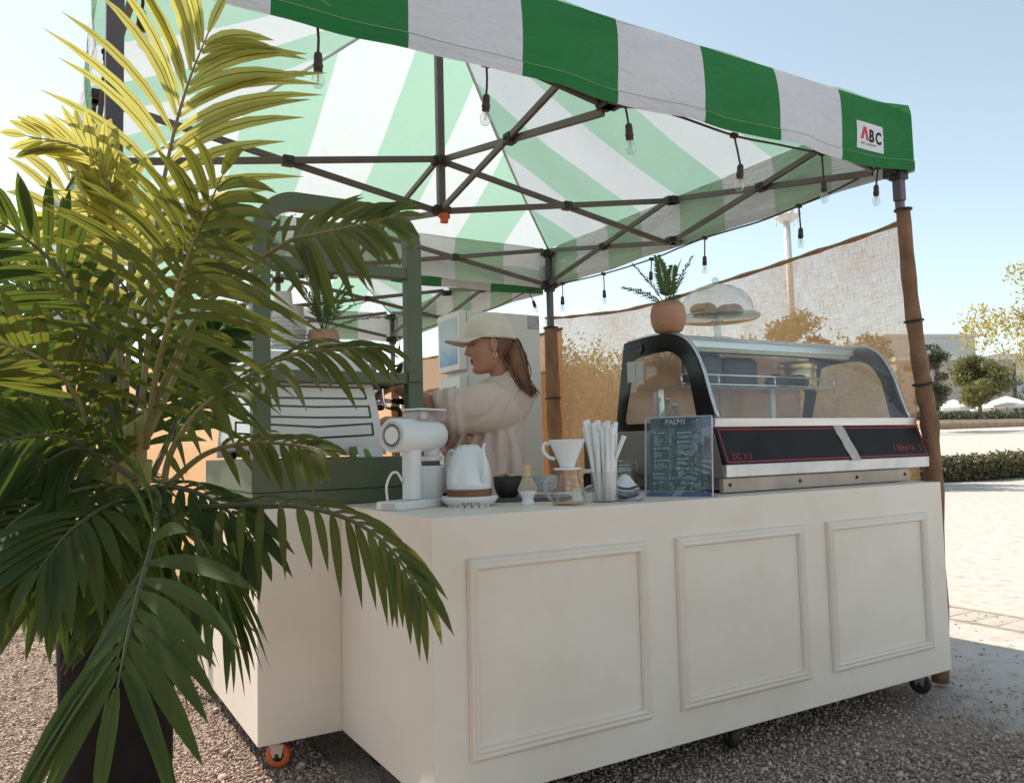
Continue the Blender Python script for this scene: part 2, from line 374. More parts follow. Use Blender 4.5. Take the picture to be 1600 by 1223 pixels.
def leaf_cloud(name, clumps, nl, size, m, parent, kind=None, asp=.45):
    """clumps: (centre, rx, ry, rz); many small leaf faces through their volume, denser at the shell"""
    vs_ = []; tot = sum(c[1]*c[2]*c[3] for c in clumps)
    for (c, rx, ry, rz) in clumps:
        k = max(20, int(nl*rx*ry*rz/tot))
        d = rng.normal(size=(k, 3)); d /= np.linalg.norm(d, axis=1)[:, None]
        r = rng.random(k)**.33
        p = np.array(c)+d*r[:, None]*np.array([rx, ry, rz])*(1+rng.normal(0, .13, k))[:, None]
        a = rng.normal(size=(k, 3)); a /= np.linalg.norm(a, axis=1)[:, None]
        b_ = np.cross(a, rng.normal(size=(k, 3))); b_ /= np.linalg.norm(b_, axis=1)[:, None]
        s = size*rng.uniform(.6, 1.4, k)[:, None]
        vs_.append(np.stack([p-a*s, p+b_*s*asp, p+a*s, p-b_*s*asp], 1))
    co = np.concatenate(vs_).reshape(-1, 3); nf = len(co)//4
    me = bpy.data.meshes.new(name); me.vertices.add(len(co)); me.vertices.foreach_set('co', co.ravel())
    me.loops.add(len(co)); me.loops.foreach_set('vertex_index', np.arange(len(co)))
    me.polygons.add(nf); me.polygons.foreach_set('loop_start', np.arange(nf)*4); me.polygons.foreach_set('loop_total', np.full(nf, 4))
    me.update(); me.validate(); me.materials.append(m)
    return link(name, me, parent, 0, kind)
m_bark = mat('bark', (.16, .115, .08), .9, var=.3, scale=9, bump=.6, bscale=40, stretch=(1, 1, .25))
def tree(name, label, px, py_base, py_top, dist, wpx, m, nl, seed, shape='round', trunk=.3, group=None, lsize=None):
    random.seed(seed)
    base = PD(px, py_base, dist); top = PD(px, py_top, dist); h = top.z-base.z
    base.z = rise(base.x, base.y); h = top.z-base.z; w = wpx/FPX*dist/2
    t = thing(name, label, 'tree', base, group)
    tb = MB(); th = h*trunk; q = [base+V(0, 0, -.2), base+V(random.uniform(-.1, .1)*w, 0, th*.6), base+V(random.uniform(-.15, .15)*w, 0, th*1.25)]
    r0 = h*.03+.02; tb.tube(spline(q, 8), [r0*(1-.05*i) for i in range(9)], 8)
    for i in range(6):
        a = i*1.05+random.random(); e = q[2]+V(math.cos(a)*w*.65, math.sin(a)*w*.65, h*(.15+.3*random.random()))
        tb.tube(spline([q[1]*.3+q[2]*.7, (q[2]+e)/2+V(0, 0, h*.08), e], 8), [r0*.5*(1-.1*i) for i in range(9)], 6)
    tb.build('trunk', m_bark, t)
    cl = []
    for i in range(34):
        a = random.random()*6.28; u = random.random()**.6; zz = random.random()
        rad = math.sqrt(max(0, 1-(2*zz-1)**2))*.85+.1
        c = base+V(math.cos(a)*w*u*rad, math.sin(a)*w*u*rad, th+(h-th)*(.1+.8*zz))
        s = w*random.uniform(.24, .42); cl.append((c, s, s, s*.7))
    leaf_cloud('crown', cl, nl, lsize or max(w*.06, .04), m, t)
    return t
def clump_plant(name, label, cat, lo, hi, m, nl, size, seed, group=None, rough=.25):
    random.seed(seed); lo = Vector(lo); hi = Vector(hi); cl = []
    t = thing(name, label, cat, ((lo.x+hi.x)/2, (lo.y+hi.y)/2, lo.z), group)
    return t

# ------------------------------------------------------------------ distance on the right: hedge, low brick wall, parasols, buildings, trees
m_hedge = leaf_mat('hedge_leaf', (.10, .095, .055), (.20, .17, .09), (.2, .2, .08), .25)
m_dkleaf = leaf_mat('dark_leaf', (.05, .06, .035), (.11, .115, .07), (.1, .14, .05), .3)
m_olive = leaf_mat('olive_leaf', (.13, .13, .055), (.22, .20, .085), (.28, .28, .08), .35)
m_yellow = leaf_mat('yellow_leaf', (.34, .27, .09), (.46, .38, .12), (.55, .45, .12), .45)
def hedge():
    a = PD(1440, 757, 19.8); b_ = PD(1760, 757, 20.6); a.z = rise(a.x, a.y)-.03; b_.z = rise(b_.x, b_.y)-.03
    t = thing('hedge', 'long low clipped hedge dividing the pale sand on the right', 'hedge', (a+b_)/2)
    d = (b_-a); L = d.length; u = d/L; nrm = V(-u.y, u.x, 0)
    cl = []
    for i in range(60):
        p = a+u*L*(i+.5)/60
        for z, s in ((.20, .26), (.40, .24)):
            cl.append((p+V(0, 0, z)+nrm*random.uniform(-.15, .15), 1.0*.36, .36, s))
    leaf_cloud('foliage', cl, 42000, .05, m_hedge, t)
    st = MB()
    for i in range(40):
        p = a+u*L*(i+.5)/40; st.tube([p+V(0, 0, -.05), p+V(random.uniform(-.1, .1), 0, .5)], .012, 5)
    st.build('stem', m_bark, t, kind='stuff')
hedge()
def far(px, py, d): return PD(px, py, d)
# brick retaining wall with separate courses of brick
def brick_wall():
    a = PD(1442, 664, 46); b_ = PD(1700, 659, 50); z0 = -.5
    d = V(b_.x-a.x, b_.y-a.y, 0); L = d.length; u = d/L; nr = V(-u.y, u.x, 0)
    t = thing('garden_wall', 'low reddish garden wall across the far side of the sand', 'wall', (a.x, a.y, z0))
    m_br = mat('far_brick', (.42, .27, .19), .9, var=.25, scale=3)
    m_cp = mat('far_coping', (.52, .40, .30), .9, var=.1, scale=3)
    w = MB(); w.prism([V(a.x, a.y, z0), V(b_.x, b_.y, z0), V(b_.x, b_.y, a.z+.055), V(a.x, a.y, a.z+.055)], nr*.4); w.build('wall_body', m_br, t)
    for k in range(6):
        p0 = a+d*(k/6); c = MB(); c.prism([V(p0.x, p0.y, a.z+.06), V(p0.x, p0.y, a.z+.28)-nr*0, V(p0.x, p0.y, a.z+.28)+u*(L/6-.03), V(p0.x, p0.y, a.z+.06)+u*(L/6-.03)], nr*.5)
        c.build('coping_stone', m_cp, t)
    # planted bed behind it
    cl = []
    random.seed(3)
    for i in range(46):
        p = a+d*((i+.5)/46)+nr*random.uniform(1.0, 2.2); cl.append((V(p.x, p.y, a.z+random.uniform(.15, .45)), .7, .7, random.uniform(.3, .5)))
    for q in range(1):
        b2 = thing('shrub_bed', 'dark mixed shrubs planted along the top of the garden wall', 'shrubs', (a+d/2+nr*1.5))
        leaf_cloud('foliage', cl, 16000, .10, m_dkleaf, b2)
brick_wall()
m_par = mat('parasol_cloth', (.80, .78, .74), .8, var=.05)
def parasol(px, pyt, pyb, wpx, dist, label):
    c = PD(px, pyt, dist); z1 = PD(px, pyb, dist).z; r = wpx/FPX*dist/2
    t = thing('parasol', label, 'parasol', (c.x, c.y, rise(c.x, c.y)), 'white parasols beyond the garden wall')
    p = MB(); p.lathe([(r, z1-c.z-.18), (r*1.005, z1-c.z), (r*.5, (z1-c.z)*.42), (.05, 0)], c, 8, sm=False, close=False); p.build('canopy', m_par, t)
    q = MB(); q.tube([(c.x, c.y, rise(c.x, c.y)-.1), c], .06, 8); q.build('pole', mat('far_pole', (.35, .28, .22), .6), t)
parasol(1490, 624, 637, 62, 58, 'white parasol farthest left, half hidden by the wrapped tent pole')
parasol(1532, 625, 638, 40, 62, 'small white parasol glimpsed behind the round olive tree')
parasol(1572, 619, 633, 74, 58, 'broad white parasol at the right edge beyond the garden wall')
def building(name, label, faces, m, d):
    t = thing(name, label, 'building', faces)
    return t
m_b1 = mat('render_grey', (.50, .50, .50), .9, var=.05, scale=.5)
m_b2 = mat('render_tan', (.36, .31, .27), .9, var=.06, scale=.4)
m_b3 = mat('render_pale', (.55, .56, .56), .9, var=.05, scale=.5)
m_win = mat('dark_opening', (.10, .09, .085), .4)
def block(px0, px1, pyt, dist, depth, m, name, label, panels=0):
    a = PD(px0, pyt, dist); b_ = PD(px1, pyt, dist*1.02); z1 = (a.z+b_.z)/2
    u = V(b_.x-a.x, b_.y-a.y, 0); nr = V(-u.y, u.x, 0).normalized()
    t = thing(name, label, 'building', (a.x, a.y, 0))
    w = MB(); w.prism([V(a.x, a.y, -1), V(b_.x, b_.y, -1), V(b_.x, b_.y, z1), V(a.x, a.y, z1)], nr*depth); w.build('wall', m, t)
    c = MB(); e = u.normalized()*.3; c.prism([V(a.x, a.y, z1+.01)-e-nr*.3, V(b_.x, b_.y, z1+.01)+e-nr*.3, V(b_.x, b_.y, z1+.6)+e-nr*.3, V(a.x, a.y, z1+.6)-e-nr*.3], nr*(depth+.6)); c.build('parapet', mat(m.name+'_trim', (.55, .54, .52), .9), t)
    for k in range(panels):
        s0, s1 = (k+.08)/panels, (k+.92)/panels
        p = MB(); p0 = a+u*s0; p1 = a+u*s1
        p.prism([V(p0.x, p0.y, 1.5), V(p1.x, p1.y, 1.5), V(p1.x, p1.y, z1-.9), V(p0.x, p0.y, z1-.9)], nr*-.12); p.build('wall_panel', mat(m.name+'_panel', (.40, .345, .30), .9, var=.05, scale=.3), t)
        f = MB(); f.prism([V(p1.x, p1.y, .5)+u*.02, V(p1.x, p1.y, .5)+u*.035, V(p1.x, p1.y, z1-.5)+u*.035, V(p1.x, p1.y, z1-.5)+u*.02], nr*-.4); f.build('downpipe', m_win, t)
    return t
block(1400, 1582, 563, 120, 20, m_b2, 'low_building', 'long tan flat roofed building behind the parasols and the olive tree', 3)
block(1380, 1523, 527, 150, 25, m_b1, 'tall_building', 'taller grey box building rising behind the tan building')
block(1560, 1760, 557, 150, 25, m_b3, 'pale_building', 'pale building at the right edge behind the yellow tree')
tree('olive_tree', 'round olive green tree standing before the tan building', 1531, 648, 555, 56, 84, m_olive, 11000, 5, trunk=.30)
tree('dark_tree', 'dark green tree just right of the burlap wrapped tent pole', 1458, 640, 512, 40, 70, m_dkleaf, 7000, 9, trunk=.15)
tree('yellow_tree', 'sparse yellow leaved tree entering at the right edge', 1650, 690, 372, 34, 215, m_yellow, 9500, 21, trunk=.25, lsize=.09)
tree('small_tree', 'small dark tree at the right edge below the yellow tree', 1598, 640, 580, 60, 34, m_dkleaf, 2500, 23, trunk=.2)
# trees seen as shapes through the burlap
for i, (px, top, w, dd) in enumerate([(1250, 478, 150, 27), (1372, 500, 90, 26), (1140, 530, 170, 28), (1010, 555, 150, 28), (1310, 545, 120, 25), (905, 560, 120, 27)]):
    tree('garden_tree', ['broad leafy tree behind the middle of the burlap wall', 'leafy tree behind the burlap next to the wrapped pole', 'leafy tree behind the burlap above the domed cake stand',
          'leafy tree behind the burlap left of the potted fern', 'low tree behind the burlap over the right end of the display case', 'low tree behind the burlap beside the back tent pole'][i],
         px, 690, top, dd, w, m_dkleaf if i % 2 else m_olive, 6000, 40+i, trunk=.06, group='trees showing through the burlap')
def border():
    t = None; cl = []; random.seed(17)
    for i in range(64):
        px = 800+i*9.2; d = 19+random.uniform(-1, 1); a = PD(px, 690, d); h = random.uniform(2.0, 3.0)
        cl.append((V(a.x, a.y, h*.5), .7, .7, h*.62)); cl.append((V(a.x+random.uniform(-.5, .5), a.y, h*.9), .5, .5, h*.35))
    t = thing('shrub_border', 'dense dark shrub border growing behind the burlap screen', 'shrubs', PD(1130, 700, 19))
    leaf_cloud('foliage', cl, 90000, .055, m_olive, t)
border()
def mast():
    a = PD(1246, 680, 42); z1 = PD(1246, 330, 42).z
    t = thing('light_mast', 'tall pale floodlight mast with a platform on top behind the burlap', 'mast', (a.x, a.y, rise(a.x, a.y)))
    mm = mat('mast_paint', (.62, .60, .58), .5, var=.05)
    b_ = MB(); b_.tube([(a.x, a.y, -.2), (a.x, a.y, z1)], [.26, .16], 10); b_.build('pole', mm, t)
    b_ = MB(); b_.lathe([(.3, -.25), (.62, 0), (.62, .08), (.1, .08)], (a.x, a.y, z1-.1), 12, sm=False); b_.build('platform', mm, t)
    for k in range(6):
        an = k*1.047; c = V(a.x+math.cos(an)*.55, a.y+math.sin(an)*.55, z1+.05)
        b_ = MB(); b_.obox(c, (.12, 0, 0), (0, .12, 0), (0, 0, .1)); b_.tube([c+V(0, 0, -.1), c+V(0, 0, -.55)], .02, 5); b_.build('floodlight', mm, t)
    b_ = MB(); b_.tube([(a.x-.34, a.y, 0), (a.x-.30, a.y, z1-.3)], .02, 5); b_.tube([(a.x-.34, a.y-.15, 0), (a.x-.30, a.y-.15, z1-.3)], .02, 5)
    b_.build('ladder', mm, t)
mast()
# ------------------------------------------------------------------ the striped tents
TW, TD, ZE, ZH, ZV = 3.276, 2.945, 2.638, 2.352, 2.329     # width, depth, eave, slider height, valance hem
m_white = cloth('canopy_white', (.78, .78, .80), (.72, .74, .75), (.75, .83, .87), .42)
m_green = cloth('canopy_green', (.018, .20, .055), (.48, .62, .53), (.42, .69, .56), .42)
m_vgreen = cloth('valance_green', (.014, .17, .04), (.46, .58, .47), (.25, .55, .30), .07, bstr=.55)
m_vwhite = cloth('valance_white', (.66, .65, .70), (.70, .71, .73), (.76, .78, .80), .10, bstr=.55)
m_stitch = mat('stitch_thread', (.30, .42, .30), .8)
m_tube = mat('tent_tube', (.135, .105, .092), .42, metal=.35, var=.15, scale=6)
m_leg = mat('tent_leg', (.10, .082, .09), .45, metal=.2, var=.15, scale=6)
m_joint = mat('black_plastic', (.035, .030, .028), .5, var=.2)
m_red = mat('red_clip', (.62, .09, .035), .45)
RISE = .90
TX, TY = .0436, .7276      # left front corner of the front tent
def roofz(t): return ZE + RISE*(.80*t + .20*t*t)
def vwave(s, zf, seed):
    """outward push of the hanging valance: s metres along, zf 0 at eave .. 1 at hem"""
    return .018*math.sin(s*4.9+seed)*zf + .012*math.sin(s*11.3+seed*2)*zf + .018*math.sin(zf*3.1) + .006*math.sin(s*21+zf*4)*zf
def voff(w, edge, v): return (w*.62-.008)*edge+.007*math.sin(min(v*9, 1.57))+.034*(1-edge)
def flip(mb):
    mb.f = [tuple(reversed(f)) for f in mb.f]; return mb
def make_tent(ox, oy, label, group, legs, detail=True, dz=0):
    t = thing('pop_up_tent', label, 'tent', (ox, oy, 0), group)
    hw, hd = TW/2, TD/2
    sides = [  # origin corner, along, inward, length, half depth, first stripe green?
        (V(0, 0, 0), V(1, 0, 0), V(0, 1, 0), TW, hd, False), (V(TW, 0, 0), V(0, 1, 0), V(-1, 0, 0), TD, hw, False),
        (V(TW, TD, 0), V(-1, 0, 0), V(0, -1, 0), TW, hd, False), (V(0, TD, 0), V(0, -1, 0), V(1, 0, 0), TD, hw, False)]
    O = V(ox, oy, dz); mid = O+V(hw, hd, 0)
    for si, (c0, al, inw, L, hp, g0) in enumerate(sides):
        mb = MB(); va = MB(); hm = MB(); STI = MB(); ns, nc, nr = 8, 5, 10
        for k in range(ns):
            mi = (k+(0 if g0 else 1)) % 2      # 0 = green, 1 = white
            mi = 1-mi if g0 else mi
            gmi = 0 if (k % 2 == 1) else 1
            def pt(u, v, k=k):
                s = L*(k+u)/ns; tmax = min(s, L-s)/(L/2); tt = v*tmax
                z = roofz(tt) - .030*math.sin(math.pi*tt)*(1-abs(2*s/L-1)) + .014*mnoise.noise((s*4+si*9, tt*5, ox+oy))
                return O+c0+al*s+inw*(hp*tt)+V(0, 0, z)
            mb.grid(pt, nc, nr, gmi)
            def vp(u, v, k=k):
                s = L*(k+u)/ns; w = (.4 if si == 1 else 1)*vwave(s, v, si*1.7+ox+oy*3)
                edge = min(1, min(s, L-s)/.12)
                return O+c0+al*(s+(1 if s > L/2 else -1)*(1-edge)*voff(w, edge, v))-inw*(voff(w, edge, v))+V(0, 0, ZE-(ZE-ZV)*v+.002-.004*math.sin(s*9+si)*v)
            va.grid(vp, 8, 10, gmi)
            def hp_(u, v, k=k):
                q = vp(u, .86+.15*v); return q-inw*(.0035*(1 if v < .95 else .2))
            hm.grid(hp_, 8, 3, gmi)
            STI.tube([vp(i_/8, .862)-inw*.0042 for i_ in range(9)], .0011, 4)
        mb.build('roof_panel', [m_green, m_white], t, fix=False)
        vo = flip(va).build('valance', [m_vgreen, m_vwhite], t, fix=False)
        if detail and si in (0, 1):
            flip(hm).build('hem', [m_vgreen, m_vwhite], vo, fix=False); STI.build('stitching', m_stitch, vo, fix=False)
            # seam piping where the stripes are sewn
    # hip seams
    for cx, cy in ((0, 0), (TW, 0), (TW, TD), (0, TD)):
        sm = MB(); pts = [O+V(cx+(hw-cx)*i/12, cy+(hd-cy)*i/12, roofz(i/12)-.012-.012*math.sin(math.pi*i/12)) for i in range(13)]
        sm.tube(pts, .009, 5); sm.build('hip_seam', mat('seam_grey', (.62, .66, .62), .8), t)
    def leg(x, y, z0, z1, up=True):
        p = O+V(x, y, 0); sx = 1 if x < hw else -1; sy = 1 if y < hd else -1
        m = MB(); m.box(p+V(-0.021, -0.021, max(ZH-0.54, z0)), p+V(0.021, 0.021, ZE-0.015)); lo = m.build('leg', m_leg, t, bevel=0.0045)
        m = MB(); m.box(p+V(-0.0158, -0.0158, min(z0, ZH-0.6) if z0 < 1 else z0-.05), p+V(0.0158, 0.0158, ZH-0.525 if z0 < 1 else z0-.001)); m.build('inner_tube', m_tube, lo, bevel=0.003)
        m = MB(); m.box(p+V(-0.0315, -0.0315, ZH-0.0525), p+V(0.0315, 0.0315, ZH+0.0375)); m.box(p+V(sx*0.018, -0.018, ZH-0.03), p+V(sx*0.0675, 0.018, ZH+0.03)); m.box(p+V(-0.018, sy*0.018, ZH-0.03), p+V(0.018, sy*0.0675, ZH+0.03))
        m.build('slider', m_joint, t, bevel=0.0045)
        m = MB(); m.box(p+V(-0.0315, -0.0315, ZE-0.0675), p+V(0.0315, 0.0315, ZE-0.006)); m.box(p+V(sx*0.018, -0.018, ZE-0.06), p+V(sx*0.0675, 0.018, ZE-0.012)); m.box(p+V(-0.018, sy*0.018, ZE-0.06), p+V(0.018, sy*0.0675, ZE-0.012))
        m.build('corner_bracket', m_joint, t, bevel=0.0045)
        if z0 < 0.3:
            m = MB(); m.box(p+V(-0.0675, -0.0675, 0), p+V(0.0675, 0.0675, 0.012)); m.build('foot_plate', m_tube, lo, bevel=0.003)
    for lg in legs: leg(lg[0], lg[1], lg[2] if len(lg) > 2 else .006, ZE)
    zu, zl = ZE-0.033, ZH
    def scissor(a, b, off):
        """two crossing bars between post a and post b; off: sideways stagger"""
        a = O+Vector(a); b = O+Vector(b); d = (b-a).normalized(); s = V(-d.y, d.x, 0)*off
        a2, b2 = a+d*0.045, b-d*0.045
        for p, q, o_ in ((V(a2.x, a2.y, zu), V(b2.x, b2.y, zl), s), (V(a2.x, a2.y, zl), V(b2.x, b2.y, zu), -s)):
            m = MB(); m.bar(p+o_, q+o_, 0.0165, 0.0315); m.build('truss_bar', m_tube, t, bevel=0.003)
        c = (V(a2.x, a2.y, 0)+V(b2.x, b2.y, 0))/2+V(0, 0, (zu+zl)/2)
        m = MB(); m.obox(c, d*0.0255, V(-d.y, d.x, 0)*(abs(off)+0.0135), V(0, 0, 0.0225)); m.tube([c-V(-d.y, d.x, 0)*(abs(off)+0.0195), c+V(-d.y, d.x, 0)*(abs(off)+0.0195)], 0.009, 8); m.build('pivot', m_joint, t, bevel=0.003)
    def joint(x, y, z):
        p = O+V(x, y, z); m = MB(); m.obox(p, (0.045, 0, 0), (0, 0.027, 0), (0, 0, 0.0195)); m.obox(p, (0.027, 0, 0), (0, 0.045, 0), (0, 0, 0.0195)); m.build('joint', m_joint, t, bevel=0.0045)
    i_ = .062
    for a, b in (((i_, i_, 0), (hw, i_, 0)), ((hw, i_, 0), (TW-i_, i_, 0)), ((TW-i_, i_, 0), (TW-i_, hd, 0)), ((TW-i_, hd, 0), (TW-i_, TD-i_, 0)),
                 ((TW-i_, TD-i_, 0), (hw, TD-i_, 0)), ((hw, TD-i_, 0), (i_, TD-i_, 0)), ((i_, TD-i_, 0), (i_, hd, 0)), ((i_, hd, 0), (i_, i_, 0))):
        scissor(a, b, 0.0105)
    zs = (zu, zl)
    zu, zl = ZE-0.045, ZH-0.018
    for a in ((hw, i_, 0), (TW-i_, hd, 0), (hw, TD-i_, 0), (i_, hd, 0)): scissor(a, (hw, hd, 0), 0.0105)
    for x, y in ((hw, i_), (TW-i_, hd), (hw, TD-i_), (i_, hd)):
        joint(x, y, zs[0]); joint(x, y, zs[1])
    joint(hw, hd, zu); joint(hw, hd, zl)
    m = MB(); m.box(mid+V(-0.0188, -0.0188, zl-0.03), mid+V(0.0188, 0.0188, ZE+RISE-0.075)); m.box(mid+V(-0.075, -0.075, ZE+RISE-0.0825), mid+V(0.075, 0.075, ZE+RISE-0.06)); m.build('centre_pole', m_tube, t, bevel=0.003)
    m = MB(); m.box(mid+V(-0.018, -0.045, zl-0.075), mid+V(0.018, -0.018, zl-0.021)); m.box(mid+V(-0.03, -0.042, zl-0.051), mid+V(0.03, -0.024, zl-0.03)); m.build('release_clip', m_red, t, bevel=0.003)
    return t
tent = make_tent(TX, TY, 'green and white striped pop-up tent over the front counter and display case', 'striped tents', [(.021, .021), (TW+.010, .021, 2.20), (TW-.021, TD-.021, 1.9), (.021, TD-.021)])
tent2 = make_tent(TX-.05, TY+TD+.13, 'green and white striped tent standing behind, seen over the barista', 'striped tents', [(TW-.021, TD-.021), (.021, TD-.021)], detail=False, dz=-.03)

# maker's patch on the front valance
m_patch = mat('patch_white', (.68, .68, .70), .8, var=.03); m_ink = mat('black_ink', (.03, .03, .032), .6); m_rink = mat('red_ink', (.52, .04, .045), .6)
def patch():
    yv = TY-.045
    a = PY(1347, 183, yv); b = PY(1390, 194, yv); c = PY(1397, 237, yv); d = PY(1354, 226, yv)
    x0, x1 = (a.x+d.x)/2, (b.x+c.x)/2; z1, z0 = (a.z+b.z)/2, (c.z+d.z)/2
    def sy(x, z):
        sx_ = x-TX; v = (ZE-z)/(ZE-ZV); edge = min(1, min(sx_, TW-sx_)/.12)
        return TY-voff(vwave(sx_, v, TX+TY*3), edge, v)
    w, h = x1-x0, z1-z0; X_ = lambda u: x0+w*u; Z_ = lambda v: z0+h*v
    p = MB(); p.grid(lambda u, v: V(X_(u), sy(X_(u), Z_(v))-.0022, Z_(v)), 12, 12); po = p.build('logo_patch', m_patch, tent, fix=False)
    def drape(me, off):
        for q in me.vertices: q.co.y = sy(q.co.x, q.co.z)-off+(q.co.y*0)
    def poly(pts, m, nm):
        q = MB(); P = [V(X_(u), 0, Z_(v)) for u, v in pts]; q.add(P, [(0, 1, 5, 6), (1, 2, 5), (2, 3, 4, 5)]); o = q.build(nm, m, po, fix=False); drape(o.data, .0036)
    poly([(.12, .36), (.23, .82), (.33, .82), (.43, .34), (.335, .34), (.28, .66), (.215, .36)], m_rink, 'letter')
    for tx, sz, nm, ux, uz, bo, sx_, sp_ in (('B', .62, 'letter', .43, .33, .022, .86, 1), ('C', .62, 'letter', .67, .31, .022, .80, 1), ('ABCCANOPY', .125, 'lettering', .12, .17, 0, 1.08, 1.25)):
        me = text_mesh(tx, h*sz, nm, m_ink, None, (X_(ux), 0, Z_(uz)), bold=h*bo, sx=sx_, sp=sp_); drape(me, .0036); link(nm, me, po)
patch()

# ------------------------------------------------------------------ string lights
m_cord = mat('cord_brown', (.05, .032, .026), .6, var=.2); m_sock = mat('socket_brown', (.055, .034, .028), .45, var=.15)
m_bulb = glass('bulb_glass', (.95, .96, .97), 2.2, .035, (.9, .9, .9)); m_fil = mat('filament', (.75, .42, .12), .5)
def cord(pts, name, label, r=.0052):
    m = MB(); m.tube(spline(pts, 10*len(pts)), r, 6); o = m.build('string_light', m_cord); tag(o, label, 'cord', 'string light cords'); return o
def bulb(top, sock, tip, label, lean=0.0):
    """drop from cord (top) to socket start, bulb tip"""
    top = Vector(top); sock = Vector(sock); tip = Vector(tip); L = (sock-tip).length
    d = (tip-sock).normalized()
    t = thing('hanging_bulb', label, 'light bulb', sock, 'string light bulbs')
    s = L*.52; M = d.to_track_quat('Z', 'Y').to_matrix()
    m = MB(); m.tube(spline([top, (top+sock)/2+V(.004, .003, 0), sock+d*.004], 8), .0042, 6); m.obox(top, (.015, 0, 0), (0, .009, 0), (0, 0, .009)); m.build('drop_wire', m_cord, t)
    m = MB(); w = L*.115; m.lathe([(w*.35, 0), (w*.8, s*.05), (w, s*.18), (w*1.02, s*.60), (w*1.18, s*.66), (w*1.18, s*.78), (w*1.05, s*.80), (w*1.05, s), (w*.5, s)], sock, 14, M=M); m.build('socket', m_sock, t)
    b = L-s; r = L*.175
    m = MB(); m.lathe([(w*.75, 0), (w*.85, b*.10), (r*.92, b*.32), (r, b*.52), (r*.86, b*.76), (r*.5, b*.94), (.0001, b)], sock+d*s, 16, M=M, close=False); g_ = m.build('glass_bulb', m_bulb, t)
    m = MB(); a = M @ V(1, 0, 0)
    for k in (-1, 1): m.tube([sock+d*(s+b*.12)+a*w*.3*k, sock+d*(s+b*.62)+a*w*.42*k], L*.013, 5)
    m.build('filament', m_fil, g_)
Yc = TY+.045
B = [((221, -12), (221, 16), (224, 78), 'nearest hanging bulb, beside the left tent pole above the palm'),
     ((495, 33), (497, 82), (497, 139), 'bulb hanging under the leftmost big green stripe of the valance'),
     ((760, 100), (760, 148), (758, 197), 'bulb hanging under the wide white stripe, right of the centre pole'),
     ((975, 158), (982, 193), (986, 242), 'bulb hanging below the right edge of the middle green stripe'),
     ((1147, 212), (1157, 257), (1155, 299), 'bulb hanging from the sagging loop of cord below the right valance'),
     ((1284, 240), (1287, 281), (1289, 318), 'bulb hanging where two truss bars meet near the right corner'),
     ((1372, 262), (1369, 289), (1369, 322), 'bulb hanging closest to the right front tent pole')]
for c, s, e, lb in B: bulb(PY(*c, Yc), PY(*s, Yc), PY(*e, Yc), lb)
cord([PY(100, -60, Yc), PY(221, -12, Yc), PY(350, -1, Yc), PY(495, 33, Yc), PY(640, 62, Yc), PY(760, 100, Yc), PY(880, 130, Yc), PY(975, 157, Yc), PY(1060, 182, Yc), PY(1147, 212, Yc), PY(1215, 226, Yc), PY(1284, 240, Yc), PY(1330, 248, Yc), PY(1372, 262, Yc)],
     'string_light', 'brown light cord sagging along the front valance of the tent')
Xc = TX+TW-.045
B2 = [((1248, 322), (1251, 356), (1251, 388), 'bulb hanging on the right side in front of the floodlight mast'),
      ((1101, 372), (1101, 400), (1101, 428), 'bulb hanging on the right side against the sky above the cake dome'),
      ((1018, 405), (1017, 424), (1017, 450), 'bulb hanging behind the leaves of the potted fern'),
      ((943, 428), (944, 453), (945, 476), 'bulb hanging against the sky left of the potted fern'),
      ((879, 443), (879, 463), (879, 488), 'small bulb hanging just right of the back tent pole')]
for c, s, e, lb in B2: bulb(PX(*c, Xc), PX(*s, Xc), PX(*e, Xc), lb)
cord([PX(1372, 262, Xc), PX(1310, 295, Xc), PX(1248, 322, Xc), PX(1190, 345, Xc), PX(1147, 358, Xc), PX(1101, 372, Xc), PX(1060, 388, Xc), PX(1018, 405, Xc), PX(943, 428, Xc), PX(879, 443, Xc), PX(868, 446, Xc)],
     'string_light', 'brown light cord running along the right side of the front tent')
Xd = TX+TW-.12
for c, s, e, lb in [((825, 455), (833, 470), (839, 488), 'bulb on the back tent cord just left of the back pole'),
                    ((625, 527), (624, 540), (624, 554), 'small bulb beside the far wrapped pole left of the barista')]:
    bulb(PX(*c, Xd), PX(*s, Xd), PX(*e, Xd), lb)
cord([PX(852, 452, Xd), PX(825, 455, Xd), PX(775, 480, Xd), PX(740, 490, Xd), PX(680, 508, Xd), PX(625, 527, Xd)], 'string_light', 'brown light cord on the right side of the back tent')

